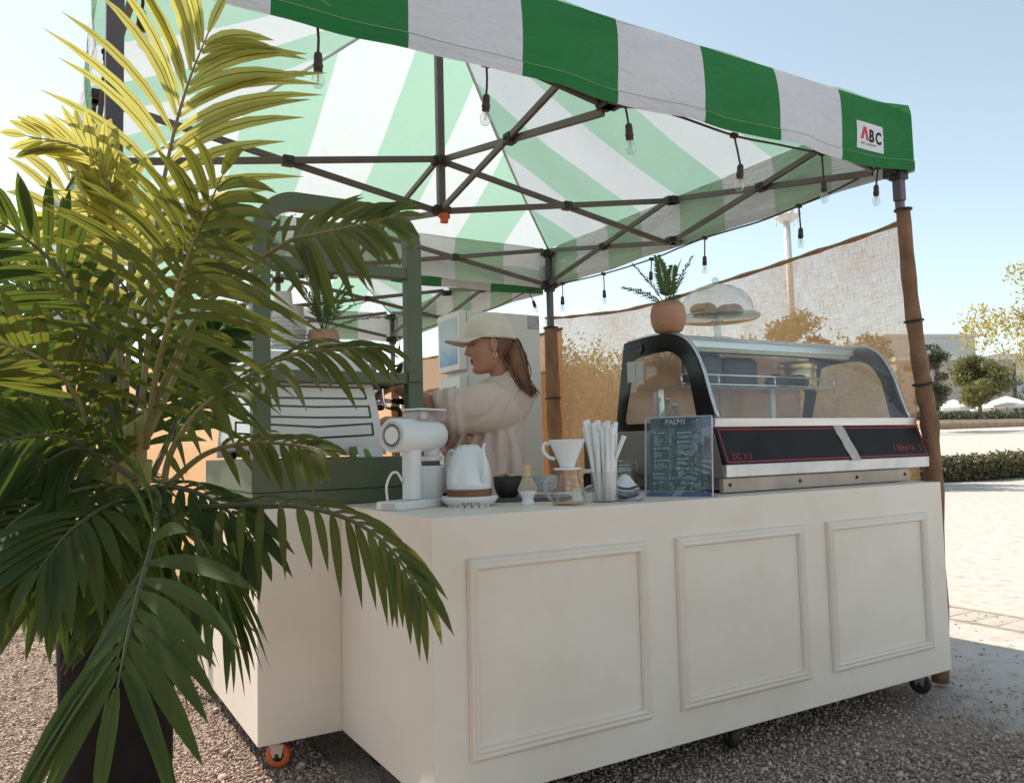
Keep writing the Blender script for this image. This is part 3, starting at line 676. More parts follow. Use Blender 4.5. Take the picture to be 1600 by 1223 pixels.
# ------------------------------------------------------------------ burlap screens on wrapped poles
def burlap(name, open_=.45, c1=(.36, .215, .115), c2=(.50, .33, .20)):
    m, n, l, b = nodes_of(name); out = n['Material Output']
    uv = n.new('ShaderNodeUVMap'); uv.uv_map = 'cloth'
    def noise(sx, sy, sc, det=4, dist=0):
        mp = n.new('ShaderNodeMapping'); mp.inputs['Scale'].default_value = (sx, sy, 1); l.new(uv.outputs[0], mp.inputs[0])
        z = n.new('ShaderNodeTexNoise'); z.inputs['Scale'].default_value = sc; z.inputs['Detail'].default_value = det; z.inputs['Distortion'].default_value = dist
        l.new(mp.outputs[0], z.inputs['Vector']); return z.outputs['Fac']
    def math_(op, a, b_, c=None):
        q = n.new('ShaderNodeMath'); q.operation = op; q.use_clamp = False
        for i, x in enumerate((a, b_, c)):
            if x is None: continue
            if isinstance(x, (int, float)): q.inputs[i].default_value = x
            else: l.new(x, q.inputs[i])
        return q.outputs[0]
    warp = noise(1.0, 16, 13, 5, .5); weft = noise(16, 1.0, 13, 5, .5); slub = noise(2, 24, 12, 3, 1.2); slub2 = noise(24, 2, 12, 3, 1.2); patchy = noise(1, 1, 2.2, 5)
    thick = math_('ADD', math_('MULTIPLY', math_('MAXIMUM', warp, weft), 1.0), math_('MULTIPLY', patchy, .25))
    sl = math_('MAXIMUM', slub, slub2)
    op = n.new('ShaderNodeMapRange'); op.inputs[1].default_value = .58; op.inputs[2].default_value = .90; op.inputs[3].default_value = open_*1.45; op.inputs[4].default_value = .02
    l.new(thick, op.inputs[0])
    sm_ = n.new('ShaderNodeMapRange'); sm_.inputs[1].default_value = .66; sm_.inputs[2].default_value = .74; sm_.inputs[3].default_value = 1; sm_.inputs[4].default_value = .0
    l.new(sl, sm_.inputs[0])
    hole = math_('MULTIPLY', op.outputs[0], sm_.outputs[0])
    mc = n.new('ShaderNodeMix'); mc.data_type = 'RGBA'; mc.inputs[6].default_value = (*c1, 1); mc.inputs[7].default_value = (*c2, 1); l.new(warp, mc.inputs[0])
    l.new(mc.outputs[2], b.inputs['Base Color']); b.inputs['Roughness'].default_value = .95; b.inputs['Specular IOR Level'].default_value = .05
    tl = n.new('ShaderNodeBsdfTranslucent'); tl.inputs[0].default_value = (.84, .48, .25, 1)
    mx = n.new('ShaderNodeMixShader'); mx.inputs[0].default_value = .48; l.new(b.outputs[0], mx.inputs[1]); l.new(tl.outputs[0], mx.inputs[2])
    tr = n.new('ShaderNodeBsdfTransparent'); mx2 = n.new('ShaderNodeMixShader'); l.new(hole, mx2.inputs[0]); l.new(mx.outputs[0], mx2.inputs[1]); l.new(tr.outputs[0], mx2.inputs[2])
    l.new(mx2.outputs[0], out.inputs[0])
    bp = n.new('ShaderNodeBump'); bp.inputs['Strength'].default_value = .5; bp.inputs['Distance'].default_value = .006; l.new(thick, bp.inputs['Height']); l.new(bp.outputs[0], b.inputs['Normal'])
    return m
m_burlap = burlap('burlap_open', .37, (.52, .285, .13), (.66, .40, .21)); m_burlap2 = burlap('burlap_close', .06, (.50, .29, .145), (.64, .40, .22)); m_hem = mat('burlap_hem', (.36, .22, .13), .95, var=.2, scale=30, bump=.5, bscale=200)
m_wrap = mat('wrap_cloth', (.235, .125, .072), .95, var=.25, scale=18, bump=.6, bscale=160, stretch=(1, 1, .5))
m_tie = mat('black_tie', (.02, .018, .018), .6)
def cloth_wall(top, zb, name, label, m, thin=0, uvs=1.0, nr=14, amp=.025, group='burlap screens'):
    top = spline(top, 40); t = thing(name, label, 'screen', (top[0].x, top[0].y, zb), group)
    d = (top[-1]-top[0]); d.z = 0; d.normalize(); nr_ = V(-d.y, d.x, 0)
    L = [0]
    for i in range(40): L.append(L[-1]+(top[i+1]-top[i]).length)
    def P(u, v):
        i = min(int(u*40+.5), 40); p = top[i]; z = p.z+(zb-p.z)*v
        return V(p.x, p.y, z)+nr_*(amp*(mnoise.noise((L[i]*1.6, z*.9, uvs*7)))*(1 if 0 < i < 40 else .2) + amp*.35*math.sin(L[i]*9+z*1.5))
    mb = MB(); mb.grid(P, 40, nr); o = mb.build('burlap_sheet', m, t, fix=False)
    ul = o.data.uv_layers.new(name='cloth')
    for lp in o.data.loops:
        vi = lp.vertex_index; i = vi % 41; z = o.data.vertices[vi].co.z; ul.data[lp.index].uv = (L[i]+uvs*3, z)
    h = MB(); h.tube([P(i/40, 0) for i in range(41)], [.011+.003*math.sin(i*1.7) for i in range(41)], 7); h.build('rolled_hem', m_hem, t)
    return t
xb_ = TX+TW+.115; YB = TY+TD
cloth_wall([PX(1416, 344, xb_), PX(1300, 385, xb_), PX(1200, 418, xb_), PX(1100, 450, xb_), PX(1000, 480, xb_), PX(900, 494, xb_), PX(852, 497, xb_)], .02, 'burlap_screen', 'loose woven burlap screen stretched between the two right hand poles', m_burlap, uvs=1)
cloth_wall([V(xb_-.03, YB-.02, 2.02), V(xb_-.03, YB+.95, 2.02), V(xb_-.08, YB+1.9, 2.03), V(xb_-.14, YB+TD, 2.06)], .02, 'burlap_screen', 'burlap screen on the right side of the back tent behind the barista', m_burlap2, uvs=2)
cloth_wall([V(xb_-.17, YB+TD+.05, 1.95), V(2.0, YB+TD+.06, 1.90), V(1., YB+TD+.05, 1.93), V(-.3, YB+TD+.06, 1.95)], .02, 'burlap_screen', 'burlap screen across the back of the rear tent behind the coffee machine', m_burlap2, uvs=3)
cloth_wall([V(xb_-.075, YB+.03, 1.70), V(xb_-.08, YB+.95, 1.69), V(xb_-.125, YB+1.9, 1.70), V(xb_-.175, YB+TD-.08, 1.68)], .02, 'burlap_screen', 'second lower burlap layer overlapping the screen beside the drinks fridge', m_burlap2, uvs=5)
def wrapped(pts, r0, r1, label, ties):
    t = thing('wrapped_pole', label, 'pole', pts[-1], 'burlap wrapped tent poles')
    p = spline(pts, 26); k = len(p)
    m = MB(); m.tube(p, [r0+(r1-r0)*i/(k-1)+.004*math.sin(i*1.9)+.003*math.sin(i*4.3) for i in range(k)], 14); m.build('burlap_wrap', m_wrap, t)
    for f in ties:
        i = int(f*(k-1)); d = (p[min(i+1, k-1)]-p[i]).normalized(); M = d.to_track_quat('Z', 'Y').to_matrix(); rr = r0+(r1-r0)*f+.005
        q = MB(); q.lathe([(rr, -.006), (rr+.005, -.004), (rr+.005, .004), (rr, .006)], p[i], 14, M=M, close=False); q.build('tie', m_tie, t)
    return t
px_, py_ = TX+TW-.02, TY+.02
wrapped([PY(1411, 328, py_), PY(1424, 470, py_), PY(1442, 600, py_), PY(1456, 705, py_), V(px_+.12, py_, .01)], .030, .042, 'burlap wrapped pole at the right end of the counter', (.02, .33, .50))
wrapped([V(px_, YB-.02, 2.02), V(px_+.005, YB-.02, 1.5), V(px_+.02, YB-.02, .8), V(px_+.03, YB-.02, .01)], .050, .062, 'burlap wrapped pole in the back corner right of the fridge', (.02, .35))
wrapped([V(TX+TW-.071, YB+TD+.05, 1.86), V(TX+TW-.071, YB+TD+.05, 1.0), V(TX+TW-.071, YB+TD+.05, .01)], .045, .055, 'burlap wrapped pole in the far corner seen left of the green post', (.03,))
cu = MB()
def cur(u, v):
    a = u*6.283; r = (.03+.02*v)*(1+.35*math.sin(a*5)+.15*math.sin(a*9+v*4)); return V(TX-.06+math.cos(a)*r, YB+math.sin(a)*r, 2.3-.55*v)
cu.grid(cur, 48, 14); co_ = cu.build('gathered_curtain', cloth('curtain_white', (.75, .75, .74), (.75, .75, .74), (.7, .7, .7), .4)); tag(co_, 'white gathered curtain hanging at the back left tent pole behind the palm', 'curtain')
# ------------------------------------------------------------------ the white counters
ZT, ZB = .9132, .1106
CX0, CX1, CY0, CY1 = .8666, 3.309, .6227, 1.4036
LX0, LX1, LY0, LY1 = .5693, 1.12, 1.4058, 2.75
def paint(name, col, rough=.45):
    """satin paint on board with faint scuffs, dust at the grain of the board"""
    m, n, l, b = nodes_of(name)
    tc = n.new('ShaderNodeTexCoord'); n1 = n.new('ShaderNodeTexNoise'); n1.inputs['Scale'].default_value = 2.2; n1.inputs['Detail'].default_value = 8; n1.inputs['Roughness'].default_value = .65
    l.new(tc.outputs['Object'], n1.inputs['Vector'])
    rp = n.new('ShaderNodeValToRGB'); e = rp.color_ramp.elements; c = np.array(col); e[0].position = .28; e[1].position = .62
    e[0].color = (*(c*np.array([.90, .865, .82])), 1); e[1].color = (*c, 1); l.new(n1.outputs['Fac'], rp.inputs[0])
    mp = n.new('ShaderNodeMapping'); mp.inputs['Scale'].default_value = (4, 4, 40); l.new(tc.outputs['Object'], mp.inputs[0])
    n2 = n.new('ShaderNodeTexNoise'); n2.inputs['Scale'].default_value = 3; n2.inputs['Detail'].default_value = 6; l.new(mp.outputs[0], n2.inputs['Vector'])
    sc = n.new('ShaderNodeMapRange'); sc.inputs[1].default_value = .66; sc.inputs[2].default_value = .8; sc.inputs[3].default_value = 0; sc.inputs[4].default_value = .40; l.new(n2.outputs['Fac'], sc.inputs[0])
    mx = n.new('ShaderNodeMix'); mx.data_type = 'RGBA'; l.new(sc.outputs[0], mx.inputs[0]); l.new(rp.outputs[0], mx.inputs[6]); mx.inputs[7].default_value = (*(c*np.array([.80, .74, .68])), 1)
    l.new(mx.outputs[2], b.inputs['Base Color']); b.inputs['Roughness'].default_value = rough; b.inputs['Specular IOR Level'].default_value = .35
    n3 = n.new('ShaderNodeTexNoise'); n3.inputs['Scale'].default_value = 260; l.new(tc.outputs['Object'], n3.inputs['Vector'])
    bp = n.new('ShaderNodeBump'); bp.inputs['Strength'].default_value = .12; bp.inputs['Distance'].default_value = .002; l.new(n3.outputs['Fac'], bp.inputs['Height']); l.new(bp.outputs[0], b.inputs['Normal'])
    return m
m_cream = paint('counter_paint', (.81, .71, .62)); m_under = mat('raw_board', (.25, .17, .11), .9, var=.2)
m_steel = mat('zinc_steel', (.45, .45, .46), .35, metal=.9, var=.1); m_rubber = mat('black_rubber', (.025, .024, .024), .6); m_orange = mat('orange_wheel', (.62, .13, .03), .5)
def caster(root, x, y, ztop, wheel_m, ang=0.5):
    r = ztop*.39; c = V(x, y, r+.004); d = V(math.cos(ang), math.sin(ang), 0); s = V(-d.y, d.x, 0)
    m = MB(); m.obox((x, y, ztop-.006), d*.034, s*.028, (0, 0, .004)); m.lathe([(.022, ztop-.03), (.024, ztop-.02), (.022, ztop-.010)], (x, y, 0), 14)
    for k in (-1, 1): m.prism([c+s*.019*k+d*(-.016)+V(0, 0, -.006), c+s*.019*k+d*.016+V(0, 0, -.006), V(x, y, ztop-.025)+s*.019*k+d*.026, V(x, y, ztop-.025)+s*.019*k-d*.026], s*.003*k)
    m.obox((x, y, ztop-.026), d*.028, s*.022, (0, 0, .003))
    ca = m.build('caster', m_steel, root, bevel=.001)
    M = s.to_track_quat('Z', 'Y').to_matrix()
    w = MB(); w.lathe([(r*.55, -.013), (r*.93, -.015), (r, -.009), (r, .009), (r*.93, .015), (r*.55, .013)], c, 24, M=M); w.build('wheel', wheel_m, ca)
    w = MB(); w.lathe([(r*.2, -.0225), (r*.2, .0225)], c, 12, M=M); w.lathe([(r*.5, -.0145), (r*.5, .0145)], c, 16, M=M); w.build('hub', m_joint, ca)
def moulding(root, x0, x1, z0, z1, y):
    w = .036
    prof = [(0, 0), (.1, .011), (.3, .015), (.48, .010), (.56, .0105), (.72, .017), (.9, .012), (1, 0)]
    P = [(x0, z0), (x1, z0), (x1, z1), (x0, z1)]; I = [(x0+w, z0+w), (x1-w, z0+w), (x1-w, z1-w), (x0+w, z1-w)]
    for k in range(4):
        a, b_ = P[k], P[(k+1) % 4]; ia, ib = I[k], I[(k+1) % 4]; m = MB(); vs_ = []
        for f, h in prof:
            vs_.append(V(a[0]+(ia[0]-a[0])*f, y-h, a[1]+(ia[1]-a[1])*f)); vs_.append(V(b_[0]+(ib[0]-b_[0])*f, y-h, b_[1]+(ib[1]-b_[1])*f))
        m.add(vs_, [(2*i, 2*i+1, 2*i+3, 2*i+2) for i in range(len(prof)-1)], 0, True)
        m.build('panel_moulding', m_cream, root, fix=False)
ctr = thing('front_counter', 'long cream white counter with three moulded front panels on small casters', 'counter', (2.09, 1.0, 0))
m = MB(); m.box((CX0, CY0, ZB), (CX1, CY1, ZT)); m.build('counter_body', m_cream, ctr, bevel=.0025)
m = MB(); m.box((CX0+.02, CY0+.02, ZB-.004), (CX1-.02, CY1-.02, ZB-.001)); m.build('base_board', m_under, ctr)
for a, b_ in ((.976, 1.642), (1.768, 2.409), (2.537, 3.180)): moulding(ctr, a, b_, .219, .791, CY0-.001)
for x, y, a in ((CX1-.09, CY0+.09, 1.9), (2.09, CY0+.10, 1.2), (CX0+.1, CY0+.1, .4), (CX0+.1, CY1-.1, 2.0), (2.09, CY1-.1, 1.), (CX1-.1, CY1-.1, .7)): caster(ctr, x, y, ZB, m_rubber, a)
lc = thing('side_counter', 'cream white side counter under the coffee machine, sunlit on its left side', 'counter', (.85, 2.0, 0))
m = MB(); m.box((LX0, LY0, ZB), (LX1, LY1, ZT)); m.build('counter_body', m_cream, lc, bevel=.0025)
m = MB(); m.box((LX0+.02, LY0+.02, ZB-.004), (LX1-.02, LY1-.02, ZB-.001)); m.build('base_board', m_under, lc)
for x, y, a in ((LX0+.09, LY0+.08, 2.6), (LX1-.1, LY0+.1, .9), (LX0+.1, LY1-.1, .4), (LX1-.1, LY1-.1, 2.0)): caster(lc, x, y, ZB, m_orange if y < 2 and x < .8 else m_rubber, a)
# dark cloth hanging at the counter's far end
def rag(u, v): return V(CX1+.012+.010*math.sin(v*9+u*3)*v, CY0+.10+.16*u+.02*math.sin(v*6), .86-.42*v+.03*math.sin(u*5))
rg = MB(); rg.grid(rag, 8, 14); ro = rg.build('dark_cloth', mat('dark_cloth', (.05, .035, .03), .95, var=.3), fix=False); ro.modifiers.new('t', 'SOLIDIFY').thickness = .006
tag(ro, 'dark cloth hanging down the far right end of the front counter', 'cloth')
# ------------------------------------------------------------------ green display frame on the side counter
m_sage = mat('sage_paint', (.092, .112, .060), .5, var=.08, scale=5, bump=.08, bscale=200)
hf = thing('shelf_rack', 'dark green arched display frame with shelves standing round the coffee machine', 'shelf rack', (.87, 1.43, ZT))
HX0, HX1, HY0, HY1 = .553, 1.208, 1.412, 1.462
ZS1, ZS2, ZA = 1.388, 1.80, 2.06
BZ = ZT+.170
m = MB(); m.box((HX0+.003, 1.416, ZT+.002), (HX1-.003, 2.30, ZT+.055)); m.build('plinth_rail', m_sage, hf, bevel=.002)
m = MB(); m.box((HX0-.001, HY0-.001, ZT+.057), (HX1+.001, 2.302, BZ)); m.build('plinth', m_sage, hf, bevel=.003)
pw = .062
def post(x0):
    m = MB(); m.box((x0, HY0, BZ+.001), (x0+pw, HY1, 1.90)); m.build('post', m_sage, hf, bevel=.002)
post(HX0+.004); post(HX1-pw)
# arched head: outer and inner curve from post to post
xa_, xc_ = HX0+.004, HX1; rO = .16
def arch(off, n=10):
    x0, x1, z1 = xa_+off, xc_-off, ZA-off; r = max(rO-off, .03); pts = [V(x0, 0, 1.901)]
    for i in range(n+1): a = math.pi-math.pi/2*i/n; pts.append(V(x0+r+math.cos(a)*r, 0, z1-r+math.sin(a)*r))
    for i in range(n+1): a = math.pi/2-math.pi/2*i/n; pts.append(V(x1-r+math.cos(a)*r, 0, z1-r+math.sin(a)*r))
    return pts+[V(x1, 0, 1.901)]
o_, i2_ = arch(0), arch(pw); m = MB(); k = len(o_)
for j, y in enumerate((HY0, HY1)):
    m.v += [tuple(p+V(0, y, 0)) for p in o_]+[tuple(p+V(0, y, 0)) for p in i2_]
for q in range(k-1):
    a = 2*k
    for f in ((q, q+1, k+q+1, k+q), (a+q, a+k+q, a+k+q+1, a+q+1), (q, a+q, a+q+1, q+1), (k+q, k+q+1, a+k+q+1, a+k+q)): m.f.append(f); m.m.append(0); m.s.append(False)
m.build('arch', m_sage, hf, bevel=.002)
for z, nm, y1 in ((ZS1, 'shelf', 1.62), (ZS2, 'cross_rail', 1.455)):
    m = MB(); m.box((xa_+pw+.001, HY0+.001, z-.024), (xc_-pw-.001, y1, z+.018)); m.build(nm, m_sage, hf, bevel=.002)
m = MB(); m.box((xc_-pw-.002, HY0-.012, ZS1-.018), (xc_-.012, HY0-.002, ZS1+.020)); m.build('shelf_end', m_sage, hf, bevel=.002)
# sign board filling the arch, seen dark behind the fronds
m = MB(); m.box((xa_+pw+.1, HY0+.012, ZS2+.02), (xa_+pw+.34, HY0+.03, ZS2+.17)); m.build('arch_board', m_sage, hf, bevel=.002)
# ------------------------------------------------------------------ curved glass display case
m_alu = mat('brushed_alu', (.62, .63, .66), .32, metal=.85, var=.08, scale=4, stretch=(1, 12, 12))
m_alu2 = mat('worn_alu_trim', (.56, .55, .56), .42, metal=.6, var=.15, scale=9)
m_case = mat('case_grey', (.21, .18, .165), .5, var=.06, scale=4)
m_blk = mat('black_gloss', (.010, .009, .010), .14, var=.2, spec=.22)
m_panel = mat('black_panel', (.020, .018, .019), .5, var=.25, scale=7, spec=.18)
m_redline = mat('red_line', (.34, .022, .026), .45)
m_base = mat('case_base_metal', (.42, .345, .29), .5, metal=.25, var=.2, scale=6)
m_cglass = glass('case_glass', (.93, .96, .95), 1.0, .10, (.72, .76, .78)); m_sglass = glass('side_glass', (.92, .93, .92), .9, .03)
case = thing('display_case', 'curved glass refrigerated display case with black front panel on the counter', 'display case', (2.73, .98, ZT))
XL, XR = 2.124, 3.342
zf0 = ZT+.012
m = MB(); m.box((XL+.03, .775, zf0), (XR-.06, 1.42, ZT+.065)); m.build('base', m_case, case, bevel=.003)
m = MB(); m.box((XL+.012, .752, ZT+.004), (XR-.055, .774, ZT+.058)); br = m.build('base_trim', m_base, case, bevel=.002)
for f in (.03, .37, .68, .97):
    x = XL+.012+(XR-.067-XL)*f; m = MB(); m.lathe([(.0075, 0), (.0075, .003), (.005, .0045), (.0001, .0045)], (x, .752, ZT+.033), 12, M=Matrix.Rotation(R(90), 3, 'X')); m.build('bolt', m_joint, br)
m = MB(); m.prism([V(XL+.008, .730, ZT+.062), V(XL+.008, .728, ZT+.110), V(XL+.008, .80, ZT+.118), V(XL+.008, .80, ZT+.062)], (XR-XL+.058, 0, 0)); m.build('front_trim', m_alu2, case, bevel=.003)
# sloping black panel
pa, pb = V(0, .724, ZT+.112), V(0, .776, ZT+.250)
sl = (pb-pa).normalized(); nr = V(0, -sl.z, sl.y)
m = MB(); m.prism([V(XL+.002, pa.y, pa.z), V(XL+.002, pb.y, pb.z), V(XL+.002, pb.y+.03, pb.z), V(XL+.002, pa.y+.05, pa.z)], (XR-XL+.06, 0, 0)); fp = m.build('front_panel', m_panel, case, bevel=.002)
Lp = (pb-pa).length
def on_panel(x, t, o=.0015): return V(x, pa.y, pa.z)+sl*(Lp*t)+nr*o
def stripe(x0, t0, x1, t1):
    m = MB(); m.add([on_panel(x0, t0), on_panel(x1, t0), on_panel(x1, t1), on_panel(x0, t1), on_panel(x0, t0, 0), on_panel(x1, t0, 0), on_panel(x1, t1, 0), on_panel(x0, t1, 0)], [(0, 1, 2, 3), (4, 5, 1, 0), (3, 2, 6, 7)]); m.build('red_border', m_redline, fp)
x0, x1 = XL+.012, XR+.05
stripe(x0, .03, x1, .065); stripe(x0, .93, x1, .965); stripe(x0, .066, x0+.006, .929); stripe(x1-.006, .066, x1, .929)
m_redtxt = mat('red_lettering', (.26, .028, .028), .5)
text_mesh('DC 313', .034, 'lettering', m_redtxt, fp, on_panel(XL+.045, .12), (1, 0, 0), sl, bold=.0004, sx=.95)
text_mesh('BERJAYA', .034, 'lettering', m_redtxt, fp, on_panel(XR-.155, .20), (1, 0, 0), sl, bold=.0006, sx=.95)
for xx, w in ((XR-.176, .010), (XR+.012, .010)):
    m = MB(); 
    for k in range(3): m.obox(on_panel(xx, .22+.06*k), (w/2, 0, 0), sl*.0022, nr*.0004)
    m.build('emblem_bar', m_redtxt, fp)
m_tape = mat('masking_tape', (.50, .45, .40), .75, var=.12, scale=30, bump=.4, bscale=60)
tp = MB(); tx0 = XL+.685
def tpf(u, v): return on_panel(tx0+.048*(1-v)*.9+.062*u+.02*v*0, -.06+1.10*v, .0025+.0012*math.sin(v*14+u*3))
tp.grid(tpf, 4, 14); tp.build('tape_strip', m_tape, fp)
# rail under the glass
m = MB(); m.prism([V(XL-.004, pb.y-.006, pb.z+.003), V(XL-.004, .762, pb.z+.036), V(XL-.004, .80, pb.z+.036), V(XL-.004, .82, pb.z+.003)], (XR-XL+.035, 0, 0)); m.build('glass_rail', m_alu, case, bevel=.002)
prof = spline([V(0, .768, pb.z+.037), V(0, .800, 1.29), V(0, .836, 1.40), V(0, .885, 1.487), V(0, .945, 1.535), V(0, 1.02, 1.556), V(0, 1.15, 1.560), V(0, 1.283, 1.552)], 30)
back = [V(0, 1.30, 1.548), V(0, 1.375, 1.18)]
m = MB(); m.grid(lambda u, v: V(XL+.012+(XR-XL-.024)*u, *(lambda p: (p.y, p.z))(prof[int(round(v*30))])), 4, 30); gl_ = m.build('curved_glass', m_cglass, case, fix=False)
def side_frame(x, wx, name):
    """black printed border of the end glass, 12 mm thick rim of the curve"""
    outer = [V(0, .779, 1.18)]+prof[1:]+back+[V(0, 1.372, 1.165), V(0, .79, 1.165)]
    c = V(0, 1.07, 1.33)
    inner = []
    n_ = len(outer)
    inner_poly = spline([V(0, .865, 1.205), V(0, .885, 1.30), V(0, .905, 1.38), V(0, .945, 1.445), V(0, 1.0, 1.478), V(0, 1.08, 1.485), V(0, 1.20, 1.478)], n_-5)
    inner_poly = inner_poly+[V(0, 1.235, 1.47), V(0, 1.312, 1.21), V(0, 1.30, 1.195), V(0, .875, 1.195)]
    inner_poly = inner_poly[:n_] if len(inner_poly) >= n_ else inner_poly+[inner_poly[-1]]*(n_-len(inner_poly))
    m = MB(); k = n_
    for xx in (x, x+wx):
        m.v += [(xx, p.y, p.z) for p in outer]+[(xx, p.y, p.z) for p in inner_poly]
    for q in range(k):
        r_ = (q+1) % k; a = 2*k
        for f in ((q, r_, k+r_, k+q), (a+q, a+k+q, a+k+r_, a+r_), (q, a+q, a+r_, r_), (k+q, k+r_, a+k+r_, a+k+q)): m.f.append(f); m.m.append(0); m.s.append(False)
    fo = m.build(name, m_blk, case)
    g_ = MB(); g_.add([V(x+wx/2, p.y, p.z) for p in inner_poly], [tuple(range(k))]); g_.build('end_glass', m_sglass, fo, fix=False)
    return fo
side_frame(XL-.002, .006, 'end_frame'); side_frame(XR-.004, .006, 'end_frame')
for xx in (XL+.005, XR-.018):
    m = MB(); m.tube([V(xx+.006, p.y-.003, p.z+.002) for p in prof], .0075, 6); m.build('curve_trim', m_alu, case)
# lower end cheeks, deck, back
for xx in (XL-.001, XR-.030):
    m = MB(); m.prism([V(xx, .733, ZT+.064), V(xx, .782, ZT+.249), V(xx, .79, 1.163), V(xx, 1.372, 1.163), V(xx, 1.44, ZT+.066), V(xx, .80, ZT+.066)], (.03 if xx > 3 else .028, 0, 0)); m.build('end_panel', m_case, case, bevel=.002)
m = MB(); m.box((XL+.03, .81, 1.12), (XR-.035, 1.36, 1.15)); m.build('deck', m_alu, case)
m = MB(); m.prism([V(XL+.012, 1.285, 1.553), V(XL+.012, 1.285, 1.535), V(XL+.012, 1.02, 1.540), V(XL+.012, 1.02, 1.5555)], (XR-XL-.024, 0, 0)); m.build('top_rail', m_alu2, case)
m_lamp = mat('lamp_tube', (.72, .74, .58), .4, var=.03)
m = MB(); m.box((XL+.06, .985, 1.505), (XR-.08, 1.03, 1.532)); m.tube([V(XL+.1, 1.005, 1.500), V(XR-.1, 1.005, 1.500)], .012, 10, mi=1); m.build('lamp_strip', [m_alu, m_lamp], case)
m = MB(); m.box((XL+.05, 1.03, 1.488), (XR-.08, 1.045, 1.504)); m.build('lamp_shade', m_blk, case)
m = MB(); m.box((XL+.05, 1.0, 1.338), (XR-.22, 1.30, 1.345)); m.build('glass_shelf', glass('shelf_glass', (.88, .94, .92), 1.2, .05), case)
m = MB()
for z in (1.352, 1.392): m.tube([V(XL+.05, .998, z), V(XR-.22, .998, z)], .0045, 8)
for f in (0, .22, .58, 1): x = XL+.05+(XR-.27-XL)*f; m.tube([V(x, .998, 1.345), V(x, .998, 1.392)], .004, 8)
m.tube([V(XR-.22, .998, 1.392), V(XR-.22, 1.28, 1.392)], .004, 8)
m.build('shelf_rail', mat('chrome', (.75, .75, .76), .12, metal=1.0, var=.02), case)
m = MB()
for xx in (XL+.10, XL+.80): m.box((xx, 1.20, 1.15), (xx+.03, 1.23, 1.338))
m.build('shelf_bracket', m_alu, case)
m = MB(); m.box((XL+.03, 1.345, 1.165), (XL+.62, 1.352, 1.53)); m.box((XL+.60, 1.335, 1.165), (XR-.05, 1.342, 1.53)); m.build('sliding_door', glass('door_glass', (.80, .74, .70), .8, .26, (.60, .46, .40)), case)
# a small dark fan cover at the corner of the black frame
m = MB(); m.lathe([(.022, 0), (.022, .005), (.013, .006), (.012, .003), (.0001, .003)], (XL-.004, 1.19, 1.515), 18, M=Matrix.Rotation(R(-90), 3, 'Y')); m.build('hinge_cap', mat('dark_cap', (.05, .045, .045), .4), case)
for (y0, z0, w, h) in ((1.225, 1.375, .055, .09), (1.17, 1.36, .05, .10)):
    m = MB(); m.box((XL-.0042, y0, z0), (XL-.0030, y0+w, z0+h)); m.build('sticker', mat('sticker_film', (.42, .40, .38), .4, var=.1), case)
# goods in the case
m_choc = mat('dark_carton', (.05, .05, .062), .6, var=.15); m_pack = mat('dark_wrapper', (.035, .032, .04), .25, var=.4, scale=50, bump=.8, bscale=90)
def goods():
    for (x, w, z, h, lb) in ((XL+.245, .12, 1.346, .145, 'dark grey carton on the upper shelf of the display case, left one of two'), (XL+.375, .21, 1.346, .130, 'wide dark grey bag standing on the upper shelf of the display case')):
        t = thing('carton', lb, 'carton', (x, 1.1, z)); m = MB(); m.box((x, 1.07, z), (x+w, 1.22, z+h)); m.build('body', m_choc, t, bevel=.022, segs=3)
        m = MB(); m.box((x+w*.1, 1.08, z+h+.001), (x+w*.9, 1.21, z+h+.006)); m.build('flap', m_pack, t, bevel=.004)
    for x, lb in ((XL+.70, 'crumpled dark wrapped pastry on the upper shelf, nearer the cartons'), (XL+.85, 'crumpled dark wrapped pastry on the upper shelf, nearer the brass drum')):
        m = MB(); m.ell((x, 1.08, 1.379), .055, .05, .034, 20, 12)
        for i, v in enumerate(m.v):
            n_ = mnoise.noise((v[0]*60, v[1]*60, v[2]*60)); m.v[i] = (v[0]+n_*.012, v[1]+n_*.01, max(v[2]+n_*.012, 1.3455))
        o = m.build('wrapped_pastry', m_pack); tag(o, lb, 'pastry', 'pastries in the display case')
    t = thing('brass_drum', 'brassy round tin at the right end of the upper shelf in the display case', 'tin', (XR-.30, 1.16, 1.346))
    m_brass = mat('brass', (.62, .46, .22), .3, metal=.9, var=.15); m = MB(); m.lathe([(.092, 0), (.095, .004), (.095, .13), (.09, .134), (.0001, .134)], (XR-.30, 1.15, 1.346), 28); m.build('body', m_brass, t)
    m = MB(); m.lathe([(.097, .10), (.099, .105), (.099, .128), (.097, .131)], (XR-.30, 1.15, 1.346), 28, close=False); m.build('lid', m_brass, t)
    t = thing('dark_roll', 'plum coloured rounded packet lying on the deck of the display case', 'packet', (XL+.62, 1.0, 1.151))
    m = MB(); m.ell((XL+.62, 1.0, 1.178), .12, .06, .027, 20, 10); m.build('body', mat('plum_pack', (.10, .055, .07), .5, var=.2), t)
    for i, (y, h, w) in enumerate(((1.10, .11, .030), (1.17, .14, .026), (1.24, .10, .034))):
        t = thing('glass_bottle', ['squat clear bottle inside the left end of the display case', 'taller clear bottle inside the left end of the display case', 'short wide clear jar at the back of the left end of the display case'][i], 'bottle', (XL+.1, y, 1.151), 'bottles in the display case')
        m = MB(); m.lathe([(w, 0), (w*1.03, .004), (w*1.03, h*.6), (w*.45, h*.78), (w*.42, h), (w*.36, h), (w*.36, h*.78), (w*.9, h*.58), (w*.9, .006)], (XL+.10+.02*i, y, 1.151), 18, close=False); m.build('body', glass('bottle_glass', (.88, .92, .9), 1.2, .03), t)
        m = MB(); m.lathe([(w*.5, h+.001), (w*.5, h+.018), (.0001, h+.018)], (XL+.10+.02*i, y, 1.151), 14); m.build('cap', m_alu, t)
goods()

